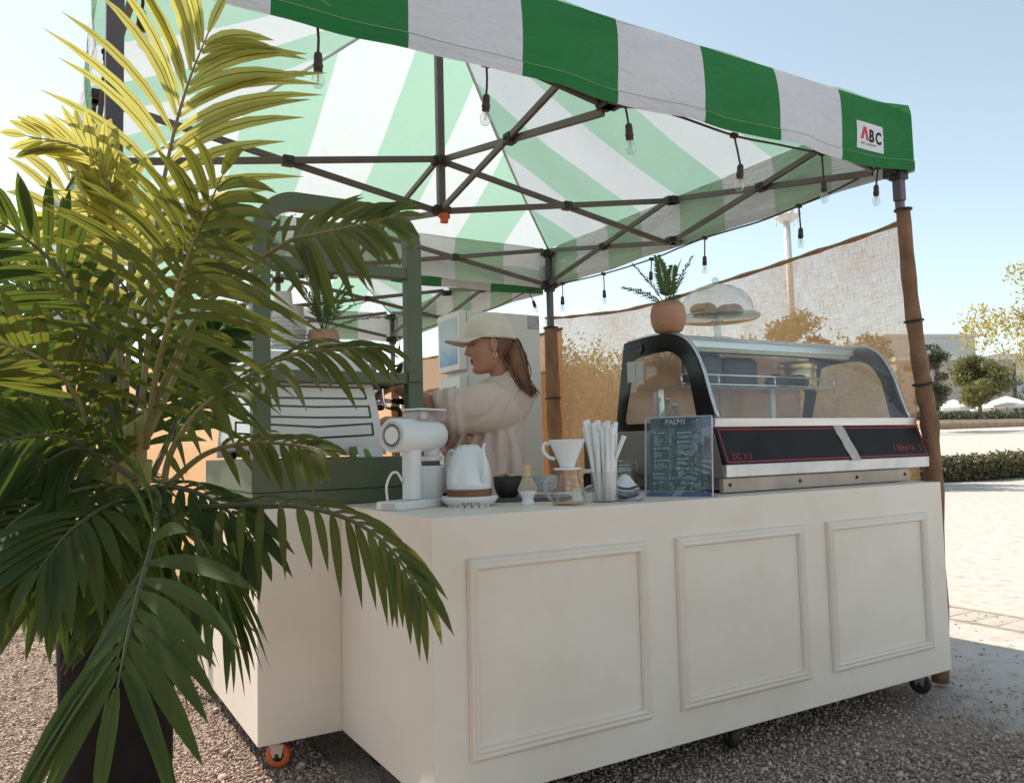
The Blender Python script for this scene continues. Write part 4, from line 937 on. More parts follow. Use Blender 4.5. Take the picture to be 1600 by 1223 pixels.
# ------------------------------------------------------------------ on top of the case: potted fern and domed cake stand
def wood(name, c1, c2, rough=.5, sc=(1, 1, 9), scale=7): return mat(name, c1, rough, col2=c2, scale=scale, stretch=sc, bump=.1, bscale=90, detail=6)
m_wood = wood('turned_wood', (.34, .16, .082), (.46, .245, .135))
m_fern = leaf_mat('fern_leaf', (.045, .075, .022), (.09, .14, .045), (.18, .28, .06), .3, .45)
def small_palm(root, c, fr, name='frond', L=.2, lw=.010, ll=.045, seed=1, n=9):
    """fr: list of (azimuth, tilt from vertical, length, droop)"""
    random.seed(seed)
    for az, tilt, ln, dr in fr:
        d = V(math.cos(az)*math.sin(tilt), math.sin(az)*math.sin(tilt), math.cos(tilt)); out = V(math.cos(az), math.sin(az), 0)
        pts = [Vector(c)+d*(ln*i/8)+out*(dr*(i/8)**2*.5)-V(0, 0, dr*(i/8)**2) for i in range(9)]
        st = MB(); st.tube(pts, [.0022*(1-.08*i) for i in range(9)], 5); fo = st.build(name, m_fern, root)
        lf = MB(); sp = spline(pts, 40)
        for i in range(10, 41):
            if i % 2: continue
            p = sp[i]; t_ = (sp[min(i+1, 40)]-sp[i-1]).normalized(); sd = t_.cross(V(0, 0, 1))
            if sd.length < .2: sd = t_.cross(out.cross(V(0, 0, 1)))
            sd.normalize(); nn = sd.cross(t_)
            for k in (-1, 1):
                l_ = ll*(1-.55*((i-10)/30)**2)*random.uniform(.85, 1.1); dirn = (sd*k*.8+t_*.62+nn*random.uniform(-.05, .25)).normalized(); w_ = dirn.cross(nn).normalized()*lw*.5
                e = p+dirn*l_-V(0, 0, l_*.14)
                lf.add([p, p+dirn*l_*.4+w_+nn*.0015, e, p+dirn*l_*.4-w_+nn*.0015, p+dirn*l_*.45-nn*.001], [(0, 1, 4), (1, 2, 4), (2, 3, 4), (3, 0, 4)])
        lf.build('leaflets', m_fern, fo, kind='stuff', fix=False)
pc = PY(1045, 521, 1.02); pc.z = 1.559
pf = thing('potted_fern', 'small fern in a rounded wooden pot on top of the display case', 'potted plant', pc)
m = MB(); m.lathe([(.040, 0), (.056, .008), (.070, .04), (.0735, .075), (.066, .112), (.052, .128), (.045, .124), (.045, .10), (.0001, .10)], pc, 32); m.build('pot', m_wood, pf)
small_palm(pf, pc+V(0, 0, .10), [(3.0, .95, .22, .05), (2.5, .50, .25, .03), (1.2, .25, .24, .02), (-.3, .42, .26, .02), (4.2, .45, .22, .05), (5.6, .22, .22, .02), (3.5, .25, .24, .03), (.5, .75, .16, .04)], seed=4, ll=.05, lw=.013)
cc = PY(1121, 522, 1.13); cc.z = 1.562
cs = thing('cake_stand', 'glass cake stand on top of the display case', 'cake stand', cc)
m_sg = glass('stand_glass', (.84, .90, .88), 1.6, .12, (.75, .82, .80))
m = MB(); m.lathe([(.07, 0), (.068, .006), (.02, .016), (.014, .03), (.018, .05), (.016, .07), (.03, .082), (.0001, .083)], cc, 28); m.build('foot', m_sg, cs)
m = MB(); m.lathe([(.0001, .083), (.15, .088), (.182, .094), (.19, .100), (.19, .106), (.178, .102), (.14, .0965), (.0001, .093)], cc, 40, close=False); m.build('plate', m_sg, cs)
dm = thing('cake_dome', 'clear glass dome covering the pastries on the cake stand', 'dome', cc+V(0, 0, .107))
m = MB(); m.lathe([(.168, .1085), (.166, .13), (.155, .17), (.13, .207), (.09, .233), (.045, .246), (.0001, .249)], cc, 40, close=False); m.build('shell', glass('dome_glass', (.93, .95, .95), 1.5, .10, (.85, .88, .88)), dm)
m = MB(); m.lathe([(.010, .2495), (.009, .258), (.016, .268), (.016, .276), (.008, .284), (.0001, .285)], cc, 18); m.build('knob', m_sg, dm)
m_past = mat('baked_crust', (.50, .24, .085), .6, var=.35, scale=25, bump=.6, bscale=70)
for i, (dx, dy, lb) in enumerate(((-.075, .0, 'golden pastry under the glass dome, nearest the fern'), (.055, -.03, 'golden pastry under the glass dome on the right side'), (.01, .07, 'golden pastry at the back under the glass dome'))):
    c = cc+V(dx, dy, .131); m = MB(); m.ell(c, .068, .052, .032, 22, 12)
    for k, v in enumerate(m.v):
        s_ = 1+.10*math.sin((v[0]-c.x)*95); m.v[k] = (v[0], c.y+(v[1]-c.y)*s_, max(c.z+(v[2]-c.z)*s_, c.z-.024))
    o = m.build('pastry', m_past); tag(o, lb, 'pastry', 'pastries under the dome')
# ------------------------------------------------------------------ things standing on the counter
m_wh = mat('white_plastic', (.74, .72, .70), .38, var=.03); m_wh2 = mat('white_enamel', (.78, .78, .78), .22, var=.02, coat=.3)
m_walnut = wood('walnut_band', (.16, .065, .03), (.27, .12, .06), sc=(1, 1, 14)); m_grey_ink = mat('grey_ink', (.16, .16, .17), .6); m_dark = mat('dark_slot', (.10, .085, .08), .6)
m_clear = glass('clear_plastic', (.90, .88, .88), 1.8, .16, (.75, .70, .70)); m_bamboo = wood('bamboo', (.58, .38, .19), (.70, .50, .28), sc=(9, 9, 1))
VR = V(C_R[0], C_R[1], 0).normalized(); VF = V(C_F[0], C_F[1], 0).normalized()     # rightwards and away from where the stall is seen
UP = V(0, 0, 1)
def frame(c, ang):
    """horizontal frame turned ang degrees: u (along), w (across)"""
    u = (VR*math.cos(R(ang))+VF*math.sin(R(ang))).normalized(); return Vector(c), u, V(-u.y, u.x, 0)
# burr grinder
gc = PZ(655, 792, ZT); gc.z = ZT
c, u, w = frame(gc, 57)
gt = thing('coffee_grinder', 'white electric coffee grinder with round vented end at the left of the counter', 'coffee grinder', c)
sF = 2.72/FPX     # metres per photograph pixel here
m = MB(); m.prism([c+u*a+w*b for a, b in ((-.155, -.055), (.135, -.055), (.155, -.035), (.155, .035), (.135, .055), (-.155, .055))], (0, 0, .028)); gb = m.build('base', m_wh, gt, bevel=.006, segs=3)
m = MB(); m.obox(c+u*-.1555+V(0, 0, .015), u*.0015, w*.028, (0, 0, .009)); m.build('control_panel', m_clear, gb)
cc1 = c+u*-.035+V(0, 0, .029)
m = MB(); m.prism([cc1+u*(.036*math.cos(a))+w*(.030*math.sin(a)) for a in [i*math.pi/10 for i in range(20)]], (0, 0, .165), sm=False); m.build('column', m_wh, gt, bevel=.003)
hz = .243; a0 = c+u*-.135+V(0, 0, hz); L_ = .255; Mh = u.to_track_quat('Z', 'Y').to_matrix(); rh = .056
m = MB(); m.lathe([(.038, 0), (rh*.93, 0), (rh, .006), (rh, L_*.72), (rh*.96, L_*.86), (rh*.80, L_*.96), (rh*.5, L_), (.0001, L_+.002)], a0, 40, M=Mh, close=False); hd_ = m.build('motor_housing', m_wh, gt)
m = MB(); m.lathe([(.0001, -.001), (.028, -.001), (.029, .001), (.029, .004)], a0, 32, M=Mh, close=False, sm=False); m.lathe([(.029, .002), (.047, .002)], a0, 40, M=Mh, close=False, sm=False); m.lathe([(.047, .003), (.047, -.001), (rh*.93, -.0005)], a0, 40, M=Mh, close=False, sm=False); m.build('end_cap', m_wh, gt)
m = MB()
for k in range(34):
    a = k*2*math.pi/34; rd = Mh @ V(math.cos(a), math.sin(a), 0); tg = Mh @ V(-math.sin(a), math.cos(a), 0); m.obox(a0+rd*.038+u*.0012, rd*.0085, tg*.0016, u*.0012)
m.build('vent_slots', m_dark, gt)
hp = c+u*.035+V(0, 0, hz+rh-.008)
m = MB(); m.prism([hp+u*a+w*b for a, b in ((-.07, -.04), (.07, -.04), (.07, .04), (-.07, .04))], (0, 0, .035)); m.build('bean_hopper', glass('hopper_plastic', (.85, .80, .80), 2.2, .30, (.70, .62, .62)), gt, bevel=.008, segs=3)
m = MB(); m.prism([hp+V(0, 0, .036)+u*a+w*b for a, b in ((-.073, -.043), (.073, -.043), (.073, .043), (-.073, .043))], (0, 0, .007)); m.build('hopper_lid', m_wh, gt, bevel=.003)
cp = c+u*.072+V(0, 0, .0285)
m = MB(); m.lathe([(.034, 0), (.036, .003), (.036, .108), (.0345, .110), (.031, .110), (.031, .02), (.0001, .02)], cp, 28, close=False); m.build('catch_cup', m_wh, gt)
m = MB(); m.lathe([(.028, .1105), (.028, .125), (.0001, .125)], cp, 24); m.build('chute', m_dark, gt)
m = MB(); m.lathe([(.034, .126), (.036, .129), (.036, .142), (.024, .143), (.026, .165), (.034, .178), (.0001, .178)], cp, 28); m.build('chute_collar', m_wh, gt)
m = MB(); e0 = c+u*-.145+w*.012+V(0, 0, .029); m.tube(spline([e0, e0+V(0, 0, .05)-u*.004, e0+V(0, 0, .088)+u*.02, e0+V(0, 0, .09)+u*.05, e0+V(0, 0, .06)+u*.075], 20), .0042, 8); m.build('power_cord', m_wh, gt)
# thin steel hook rod standing behind the grinder
hk = PZ(604, 778, ZT); hk.z = ZT
m = MB(); m.tube([hk, hk+V(0, 0, .135)], .002, 6); m.tube([hk+V(0, 0, .085)-VR*.016, hk+V(0, 0, .085)+VR*.016], .0018, 6); m.tube([hk+V(0, 0, .135)-VR*.018, hk+V(0, 0, .135)+VR*.018], .0018, 6); m.lathe([(.016, 0), (.016, .003), (.0001, .004)], hk, 14)
tag(m.build('rod_stand', m_steel), 'thin steel rod stand with two cross bars behind the grinder', 'rod stand')
# kettle on its base
kc = PZ(734, 790, ZT); kc.z = ZT
kb = thing('kettle_stand', 'white round kettle base with lettering at the front of the counter', 'kettle stand', kc)
m = MB(); m.lathe([(.074, .004), (.082, .006), (.096, .024), (.0965, .031), (.093, .034), (.0001, .034)], kc, 44); m.build('base_body', m_wh, kb)
m = MB()
for k in range(7):
    a = math.atan2(-VF.y, -VF.x)+(k-3)*.30; r_ = V(math.cos(a), math.sin(a), 0); m.obox(kc+r_*.076+V(0, 0, .0025), r_*.006, V(-r_.y, r_.x, 0)*.008, (0, 0, .0024))
m.build('foot', m_wh, kb)
word = 'brewista'; a_c = math.atan2(-VF.y, -VF.x)+.11
for i, ch in enumerate(word):
    a = a_c+(i-3.5)*.088; r_ = V(math.cos(a), math.sin(a), 0); ux = V(-r_.y, r_.x, 0); uy = (V(0, 0, .018)+r_*.014).normalized(); nn = ux.cross(uy)
    text_mesh(ch, .0170, 'letter', m_rink if i in (1,) else m_grey_ink, kb, kc+r_*.0865+V(0, 0, .0100)+nn*.0007-ux*.004, ux, uy, sx=.8)
ke = thing('kettle', 'white egg shaped electric kettle with wooden band and lid knob', 'kettle', kc+V(0, 0, .0345))
m = MB(); m.lathe([(.0755, .035), (.0765, .037), (.0765, .058)], kc, 44, close=False); m.lathe([(.0001, .035), (.0755, .035)], kc, 44, close=False); m.build('wood_band', m_walnut, ke)
pk = [(.0775, .0585), (.0775, .075), (.0765, .10), (.073, .125), (.0665, .15), (.057, .172), (.045, .19), (.037, .2005)]
m = MB(); m.lathe([(.0765, .0582)]+pk, kc, 48, close=False); m.build('body', m_wh2, ke)
m = MB(); m.lathe([(.0375, .2015), (.036, .2045), (.030, .2065), (.0001, .2075)], kc, 32, close=False); ld = m.build('lid', m_wh2, ke)
m = MB(); m.lathe([(.006, .208), (.007, .212), (.0115, .232), (.0115, .235), (.0001, .236)], kc, 20); m.build('knob', mat('knob_wood', (.30, .12, .055), .5, var=.15), ke)
sd = (VR*.62-VF*.78).normalized()
m = MB(); m.tube(spline([kc+sd*.072+V(0, 0, .085), kc+sd*.088+V(0, 0, .098), kc+sd*.094+V(0, 0, .13), kc+sd*.087+V(0, 0, .165), kc+sd*.083+V(0, 0, .190), kc+sd*.092+V(0, 0, .209)], 24), [.010-.0002*i for i in range(25)], 10); m.build('spout', m_wh2, ke)
sd2 = (-VR*.62+VF*.78).normalized()
m = MB(); m.tube(spline([kc+sd2*.060+V(0, 0, .17), kc+sd2*.11+V(0, 0, .185), kc+sd2*.125+V(0, 0, .14), kc+sd2*.115+V(0, 0, .08)], 16), .0085, 8); m.build('handle', m_wh2, ke)
# tray with the tea things
tc_ = PZ(822, 784, ZT); tc_.z = ZT; tc_ += VF*.10
tr = thing('serving_tray', 'dark round edged tray under the black bowl and grey cup', 'tray', tc_)
m = MB(); m.prism([tc_+VR*(.17*math.copysign(abs(math.cos(a))**.5, math.cos(a)))+VF*(.10*math.copysign(abs(math.sin(a))**.5, math.sin(a))) for a in [i*math.pi/18 for i in range(36)]], (0, 0, .014)); m.build('tray_body', mat('tray_dark', (.10, .085, .08), .4, var=.1), tr, bevel=.004)
bz = ZT+.0145
bc = PZ(794, 783, ZT)+VF*.03; bc.z = bz
bo = thing('tea_bowl', 'matte black bowl holding a bamboo scoop beside the kettle', 'bowl', bc)
m = MB(); m.lathe([(.030, 0), (.034, .004), (.042, .012), (.051, .04), (.054, .074), (.0515, .075), (.048, .04), (.03, .012), (.0001, .011)], bc, 36, close=False); m.lathe([(.0001, 0), (.03, 0)], bc, 36, close=False); m.build('bowl_body', mat('black_stoneware', (.028, .024, .023), .55, var=.25, scale=30), bo)
sc_ = thing('bamboo_scoop', 'curled bamboo scoop resting in the black bowl', 'scoop', bc+V(0, 0, .07))
m = MB(); m.tube(spline([bc+V(0, 0, .014), bc-VR*.012+V(0, 0, .05), bc-VR*.024+V(0, 0, .083)], 10), .0035, 7); m.tube([bc-VR*.036+V(0, 0, .079), bc-VR*.002+V(0, 0, .089)], .012, 12, cap=False); m.tube([bc+VR*.005+V(0, 0, .078), bc+VR*.026+V(0, 0, .076)], .006, 8); m.build('scoop_body', m_bamboo, sc_)
# bamboo whisk on white holder
wc = PZ(825, 788, ZT); wc.z = ZT
wh = thing('whisk_holder', 'small white ceramic whisk holder at the counter front', 'whisk holder', wc)
m = MB(); m.lathe([(.026, 0), (.027, .004), (.020, .014), (.019, .022), (.026, .034), (.033, .046), (.031, .049), (.0001, .046)], wc, 28); m.build('holder_body', m_wh2, wh)
wk = thing('bamboo_whisk', 'bamboo tea whisk with pale splayed tines standing on the white holder', 'whisk', wc+V(0, 0, .047))
m = MB(); m.lathe([(.0145, .092), (.0140, .094), (.0140, .133), (.0125, .134), (.0001, .134)], wc, 20); m.build('handle', m_bamboo, wk)
m = MB(); m.lathe([(.0150, .089), (.0152, .0915)], wc, 20, close=False); m.build('binding', m_joint, wk)
m = MB()
for k in range(44):
    a = k*2*math.pi/44; r_ = V(math.cos(a), math.sin(a), 0); m.tube([wc+r_*.0142+V(0, 0, .091), wc+r_*.019+V(0, 0, .082), wc+r_*.0275+V(0, 0, .064), wc+r_*.0325+V(0, 0, .051), wc+r_*.0330+V(0, 0, .046)], [.0012, .0013, .0013, .0012, .0008], 4, cap=False)
m.lathe([(.0135, .09), (.018, .082), (.026, .064), (.029, .05)], wc, 20, close=False)
m.build('tines', wood('whisk_tine', (.62, .46, .32), (.74, .62, .48), sc=(20, 20, 1)), wk, kind='stuff')
# grey ribbed cup
gc2 = PZ(853, 775, ZT)+VF*.06; gc2.z = bz
gp = thing('grey_cup', 'pale grey ribbed ceramic cup on the tray behind the whisk', 'cup', gc2)
m = MB(); m.lathe([(.030, 0), (.034, .003)]+[(.036+.016*(i/12)**.6+.0009*math.sin(i*2.1), .006+.058*i/12) for i in range(13)]+[(.049, .064), (.046, .03), (.0001, .012)], gc2, 36, close=False); m.build('cup_body', mat('pale_stoneware', (.42, .44, .46), .45, var=.12, scale=9, stretch=(1, 1, 9)), gp)
sk = MB(); sk.tube([gc2+VR*.02+V(0, 0, .01), gc2-VR*.035+V(0, 0, .115)], .0022, 6); tag(sk.build('bamboo_stick', m_bamboo), 'thin bamboo stick leaning in the grey cup', 'stick')
# glass server and white dripper
sv = PZ(888, 788, ZT); sv.z = ZT
st_ = thing('glass_server', 'clear glass coffee server with a little tea left at the bottom', 'coffee server', sv)
m_gl = glass('server_glass', (.97, .97, .965), 1.4, .03, (.8, .8, .8))
ps = [(.0001, .003), (.050, .003), (.0575, .008), (.058, .016), (.053, .035), (.045, .062), (.037, .088), (.035, .100), (.040, .112), (.0415, .1145)]
m = MB(); m.lathe(ps, sv, 40, close=False); m.build('body', m_gl, st_)
m = MB(); m.lathe([(.0001, .0045), (.0505, .006), (.0515, .0095), (.0001, .0100)], sv, 36, close=False); m.build('tea', mat('pale_tea', (.62, .36, .13), .15, var=.05), st_)
m = MB()
for k in range(5): r_ = .0565-.0041*k; m.lathe([(r_, .024+.014*k), (r_+.0006, .025+.014*k), (r_, .026+.014*k)], sv, 32, close=False)
m.build('measure_ring', m_gl, st_)
hd2 = -VR
m = MB(); m.tube(spline([sv+hd2*.036+V(0, 0, .092), sv+hd2*.058+V(0, 0, .094), sv+hd2*.074+V(0, 0, .075), sv+hd2*.074+V(0, 0, .045), sv+hd2*.060+V(0, 0, .022), sv+hd2*.054+V(0, 0, .022)], 22), .0052, 8); m.build('handle', mat('glass_white', (.70, .70, .68), .1, var=.02, trans=.7), st_)
dp = thing('coffee_dripper', 'white ceramic cone dripper sitting on the glass server', 'dripper', sv+V(0, 0, .115))
m = MB(); m.lathe([(.024, .1155), (.046, .1155), (.0475, .119), (.046, .122), (.022, .123)], sv, 36, close=False); m.build('saucer', m_wh2, dp)
m = MB(); m.lathe([(.024, .1235), (.030, .140), (.0615, .214), (.0625, .216), (.060, .2165), (.028, .142), (.016, .124)], sv, 40, close=False); m.build('cone', m_wh2, dp)
m = MB(); m.tube(spline([sv-VR*.056+V(0, 0, .203), sv-VR*.074+V(0, 0, .203), sv-VR*.078+V(0, 0, .180), sv-VR*.062+V(0, 0, .160), sv-VR*.040+V(0, 0, .152)], 20), .006, 8, upv=(0, 0, 1)); m.build('handle', m_wh2, dp)
# clear cup of wrapped straws
uc = PZ(946, 784, ZT); uc.z = ZT
ucp = thing('straw_cup', 'clear cup packed with white paper wrapped straws', 'cup', uc)
m = MB(); m.lathe([(.0001, .002), (.042, .002), (.044, .006), (.047, .105)], uc, 32, close=False); m.build('cup_body', glass('cup_clear', (.94, .93, .92), 1.6, .10, (.8, .78, .76)), ucp)
m_paper = mat('straw_paper', (.80, .79, .78), .75, var=.04, scale=20, bump=.25, bscale=120)
random.seed(12)
for k in range(28):
    a = random.uniform(0, 6.28); r0 = .034*math.sqrt(random.random()); b_ = uc+V(math.cos(a)*r0, math.sin(a)*r0, .006)
    a2 = a+random.uniform(-.5, .5); r1 = .028+.050*random.random() if k > 6 else .06; hgt = random.uniform(.225, .285)
    tp_ = uc+V(math.cos(a2)*r1*.85, math.sin(a2)*r1*.85, hgt)
    if k == 0: tp_ = uc+VR*.072+V(0, 0, .225)
    d = (tp_-b_).normalized(); up_ = V(math.cos(k*2.3), math.sin(k*2.3), 0)
    m = MB(); m.tube([b_, b_+(tp_-b_)*.5, b_+(tp_-b_)*.92, tp_-d*.004, tp_], [.0086, .0092, .0090, .0096, .0088], 8, flat=.8, upv=up_); o = m.build('wrapped_straw', m_paper)
    tag(o, 'white paper wrapped straw leaning out to the right of the bundle' if k == 0 else 'white paper wrapped straw standing in the clear cup', 'straw', None if k == 0 else 'straws in the clear cup')
# jars with clip lids
m_jg = glass('jar_glass', (.86, .90, .87), 1.8, .05, (.7, .72, .7))
def jar(px, py, off, h, r, cont, label):
    c = PZ(px, py, ZT)+VF*off; c.z = ZT
    t = thing('clip_jar', label, 'jar', c, 'clip top jars by the menu')
    m = MB(); m.lathe([(.0001, .002), (r*.9, .002), (r, .01), (r, h*.70), (r*.84, h*.80), (r*.84, h*.84)], c, 28, close=False); m.build('body', m_jg, t)
    m = MB(); m.lathe([(.0001, .005), (r*.88, .005), (r*.93, .014), (r*.93, h*.48), (r*.5, h*.56), (.0001, h*.58)], c, 24, close=False); m.build('contents', cont, t)
    m = MB(); m.lathe([(r*.86, h*.85), (r*.9, h*.87), (r*.9, h*.93), (r*.6, h*.97), (.0001, h*.98)], c, 28, close=False); m.build('lid', m_jg, t)
    m = MB(); m.lathe([(r*.88, h*.80), (r*.9, h*.815), (r*.88, h*.83)], c, 28, close=False)
    for k in (-1, 1): m.tube(spline([c+VR*r*.9*k+V(0, 0, h*.94), c+VR*r*1.05*k-VF*.01+V(0, 0, h*.8), c+VR*r*.98*k-VF*.02+V(0, 0, h*.62)], 8), .0017, 6)
    m.build('wire_clip', m_steel, t)
jar(985, 770, .12, .135, .047, mat('green_tea', (.20, .19, .06), .9, var=.3, scale=60, bump=.6, bscale=150), 'clip top jar of green powder behind the folded papers')
jar(1003, 766, .17, .135, .045, mat('red_tea', (.24, .05, .055), .9, var=.4, scale=60, bump=.6, bscale=150), 'clip top jar of red petals half hidden by the menu stand')
# loose papers
m_note = mat('note_paper', (.66, .66, .70), .8, var=.05)
pb_ = PZ(984, 783, ZT); pb_.z = ZT
random.seed(8)
for k in range(7):
    a = R(random.uniform(-25, 25)); uu = (VR*math.cos(a)+VF*math.sin(a)); ww = V(-uu.y, uu.x, 0); c = pb_+VF*(.05+.01*k)+VR*random.uniform(-.008, .008); z0 = ZT+.002+.0045*k; cr = random.uniform(.004, .022)
    m = MB(); m.grid(lambda x, y: c+uu*(x-.5)*.085+ww*(y-.5)*.10+V(0, 0, z0-ZT+cr*(x-.5)**2*4+.004*math.sin(y*5+k)), 6, 4); o = m.build('paper_slip', m_note, fix=False)
    tag(o, 'slip of white paper in the loose pile beside the straws', 'paper', 'papers beside the straws')
m = MB(); c = pb_+VF*.05+V(0, 0, .055); m.grid(lambda x, y: c+VR*(x-.5)*.075+V(0, 0, .045*math.cos(x*3.1-1.4)*(y-.2))+VF*(y-.5)*.05, 8, 5); tag(m.build('curled_paper', m_note, fix=False), 'curled white paper standing up above the pile of slips', 'paper')
# crumpled clear bag left of the straws
cb = PZ(925, 786, ZT)+VF*.06; cb.z = ZT+.028; m = MB(); m.ell(cb, .032, .03, .030, 16, 10)
for i, v in enumerate(m.v): n_ = mnoise.noise((v[0]*50, v[1]*50, v[2]*50)); m.v[i] = (v[0]+.014*n_, v[1]+.012*n_, max(v[2]+.012*n_, ZT+.001))
tag(m.build('plastic_bag', glass('bag_film', (.93, .93, .93), 2.0, .10)), 'crumpled clear plastic bag between the server and the straws', 'bag')
# dark menu board, bottle, machine bits at the back of the counter
db = PZ(934, 772, ZT)+VF*.22; db.z = ZT
t = thing('menu_board', 'narrow dark board standing on edge behind the straws', 'board', db); m = MB(); m.obox(db+V(0, 0, .105), VR*.028-VF*.010, VF*.006+VR*.002, (0, 0, .105)); m.build('board', mat('menu_dark', (.10, .065, .055), .4, var=.3, scale=20), t, bevel=.002)
bl = PZ(974, 750, ZT)+VF*.10; bl.z = ZT
t = thing('label_bottle', 'white labelled bottle behind the straws against the display case', 'bottle', bl); m = MB(); m.lathe([(.020, 0), (.021, .003), (.021, .12), (.012, .135), (.010, .15), (.0001, .15)], bl, 20); m.build('body', m_wh, t)
m = MB(); m.lathe([(.0214, .03), (.0214, .11)], bl, 20, close=False); m.build('label', mat('printed_label', (.55, .55, .54), .7, var=.35, scale=90), t)
pcx = PZ(962, 742, ZT)+VF*.05; pcx.z = ZT
t = thing('paper_cup', 'kraft paper cup tower just left of the display case', 'cups', pcx); m = MB()
for k in range(3): m.lathe([(.030, .06+.05*k), (.022, .14+.05*k), (.0001, .14+.05*k)], pcx, 20)
m.lathe([(.030, 0), (.030, .06)], pcx, 20)
m.build('body', mat('kraft', (.55, .44, .30), .8, var=.06), t)
# back work surface clutter seen between dripper and fridge
tb_ = V(2.02, 1.28, ZT)
t = thing('label_printer', 'small black and white receipt machine at the back of the counter behind the dripper', 'printer', tb_)
m = MB(); m.box(tb_+V(-.10, -.06, .001), tb_+V(.06, .08, .075)); m.build('body', m_blk, t, bevel=.01, segs=3); m = MB(); m.box(tb_+V(-.102, -.06, .077), tb_+V(.062, .08, .095)); m.build('lid', m_wh, t, bevel=.005)
# wire rack behind the grinder
wr = PZ(688, 778, ZT)+VF*.12; wr.z = ZT
t = thing('wire_rack', 'small white wire rack standing between grinder and kettle', 'rack', wr)
m = MB()
for k in range(7): m.tube([wr+VR*(-.04+.013*k)+V(0, 0, .012), wr+VR*(-.04+.013*k)+V(0, 0, .13)], .0016, 6)
m.tube([wr-VR*.045+V(0, 0, .13), wr+VR*.045+V(0, 0, .13)], .0025, 6); m.build('wires', m_wh, t)
m = MB(); m.obox(wr+V(0, 0, .008), VR*.05, VF*.03, (0, 0, .0075)); m.build('rack_base', m_blk, t)
m = MB(); m.obox(wr+VF*.02+V(0, 0, .075), VR*.043, VF*.004, (0, 0, .045)); m.build('rack_card', m_note, t)

# ------------------------------------------------------------------ menu in a clear stand
ma, mb_ = PZ(1009, 776, ZT), PZ(1114, 777, ZT)
ma.z = mb_.z = ZT+.001
ux = (mb_-ma); MW = ux.length; ux.normalize(); nb = V(-ux.y, ux.x, 0); lean = .10; uy = (UP+nb*lean).normalized(); MH = .292
me_ = thing('menu_stand', 'green printed menu in a clear acrylic stand leaning by the display case', 'menu stand', (ma+mb_)/2)
def mp(u, v, o=0.0): return ma+ux*(MW*u)+uy*(MH*v)+ux.cross(uy)*o
m_acr = glass('acrylic', (.95, .96, .99), 1.0, .025, (.50, .55, .72))
m = MB(); m.obox(mp(.5, .5, .0045), ux*MW/2, uy*MH/2, ux.cross(uy)*.001); m.build('front_sheet', m_acr, me_, bevel=.0008)
m = MB(); m.obox(mp(.5, .5, -.0045), ux*MW/2, uy*MH/2, ux.cross(uy)*.001); m.build('back_sheet', m_acr, me_, bevel=.0008)
m_edge2 = mat('acrylic_edge', (.52, .53, .62), .25, var=.03)
m = MB()
for a, b_ in (((0, 0), (0, 1)), ((1, 0), (1, 1)), ((0, 1), (1, 1)), ((0, 0), (1, 0))): m.bar(mp(*a), mp(*b_), .0022, .011, up=ux.cross(uy))
m.build('edge_strip', m_edge2, me_)
m = MB(); m.obox(mp(.5, 0)+nb*.03+V(0, 0, .0008), ux*MW/2, nb*.035, (0, 0, .0012)); m.build('foot', m_acr, me_)
m_menu = mat('menu_green', (.060, .118, .098), .6, var=.05, scale=4)
PU0, PU1, PV0, PV1 = .075, .84, .055, .985
m = MB(); m.obox(mp((PU0+PU1)/2, (PV0+PV1)/2, 0), ux*MW*(PU1-PU0)/2, uy*MH*(PV1-PV0)/2, ux.cross(uy)*.0006); ms = m.build('menu_sheet', m_menu, me_)
m = MB(); m.obox(mp(.935, .93, 0), ux*MW*.05, uy*MH*.06, ux.cross(uy)*.0008); m.build('blue_tab', mat('blue_card', (.10, .13, .24), .6), me_)
m = MB(); m.obox(mp(.5, .028, 0), ux*MW*.48, uy*MH*.024, ux.cross(uy)*.0008); m.build('lower_card', mat('blue_card', (.10, .13, .24), .6), me_)
def q(u, v, o=.0008): return mp(PU0+(PU1-PU0)*u, PV0+(PV1-PV0)*v, o)
m_ttl = mat('menu_dark_green', (.033, .066, .062), .6); m_print = mat('menu_print', (.62, .66, .60), .7)
m = MB(); m.obox(q(.5, .935, .0007), ux*MW*.215, uy*MH*.062, ux.cross(uy)*.0002); m.build('title_box', m_ttl, ms)
text_mesh('PALMS', .027, 'lettering', m_print, ms, q(.5, .918, .0011), ux, uy, align='CENTER', sx=.95, sp=1.06)
text_mesh('MENU BOARD'[:0] or '. . . . .', .006, 'lettering', m_print, ms, q(.5, .893, .0011), ux, uy, align='CENTER')
m = MB(); m.obox(q(.925, .965, .0007), ux*MW*.034, uy*MH*.022, ux.cross(uy)*.0002); m.build('corner_box', m_ttl, ms)
def blot(u, v, w, h, n=7):
    m = MB(); c = q(u, v, .0011)
    m.add([c]+[c+ux*w*math.cos(a)+uy*h*math.sin(a) for a in [math.pi*i/n for i in range(n+1)]], [(0, i+1, i+2) for i in range(n)]); return m
blot(.925, .960, .0045, .004).build('palm_mark', m_print, ms)
def block_(u, v, head, items, dv=.0205, pu=.30):
    m = MB(); c = q(u+.02, v+.008, .0011); m.add([c+ux*.0040*math.cos(i*1.047)+uy*.0040*math.sin(i*1.047) for i in range(6)], [(0, 1, 2, 3, 4, 5)]); m.build('heading_mark', m_print, ms)
    text_mesh(head, .0082, 'lettering', m_print, ms, q(u+.055, v, .0011), ux, uy, bold=.00012)
    text_mesh('QAR', .0055, 'lettering', m_print, ms, q(u+pu, v-.012, .0011), ux, uy)
    for i, it in enumerate(items):
        text_mesh(it[0], .0066, 'lettering', m_print, ms, q(u, v-.042-dv*i, .0011), ux, uy)
        text_mesh(it[1], .0060, 'lettering', m_print, ms, q(u+pu+.012, v-.040-dv*i, .0011), ux, uy)
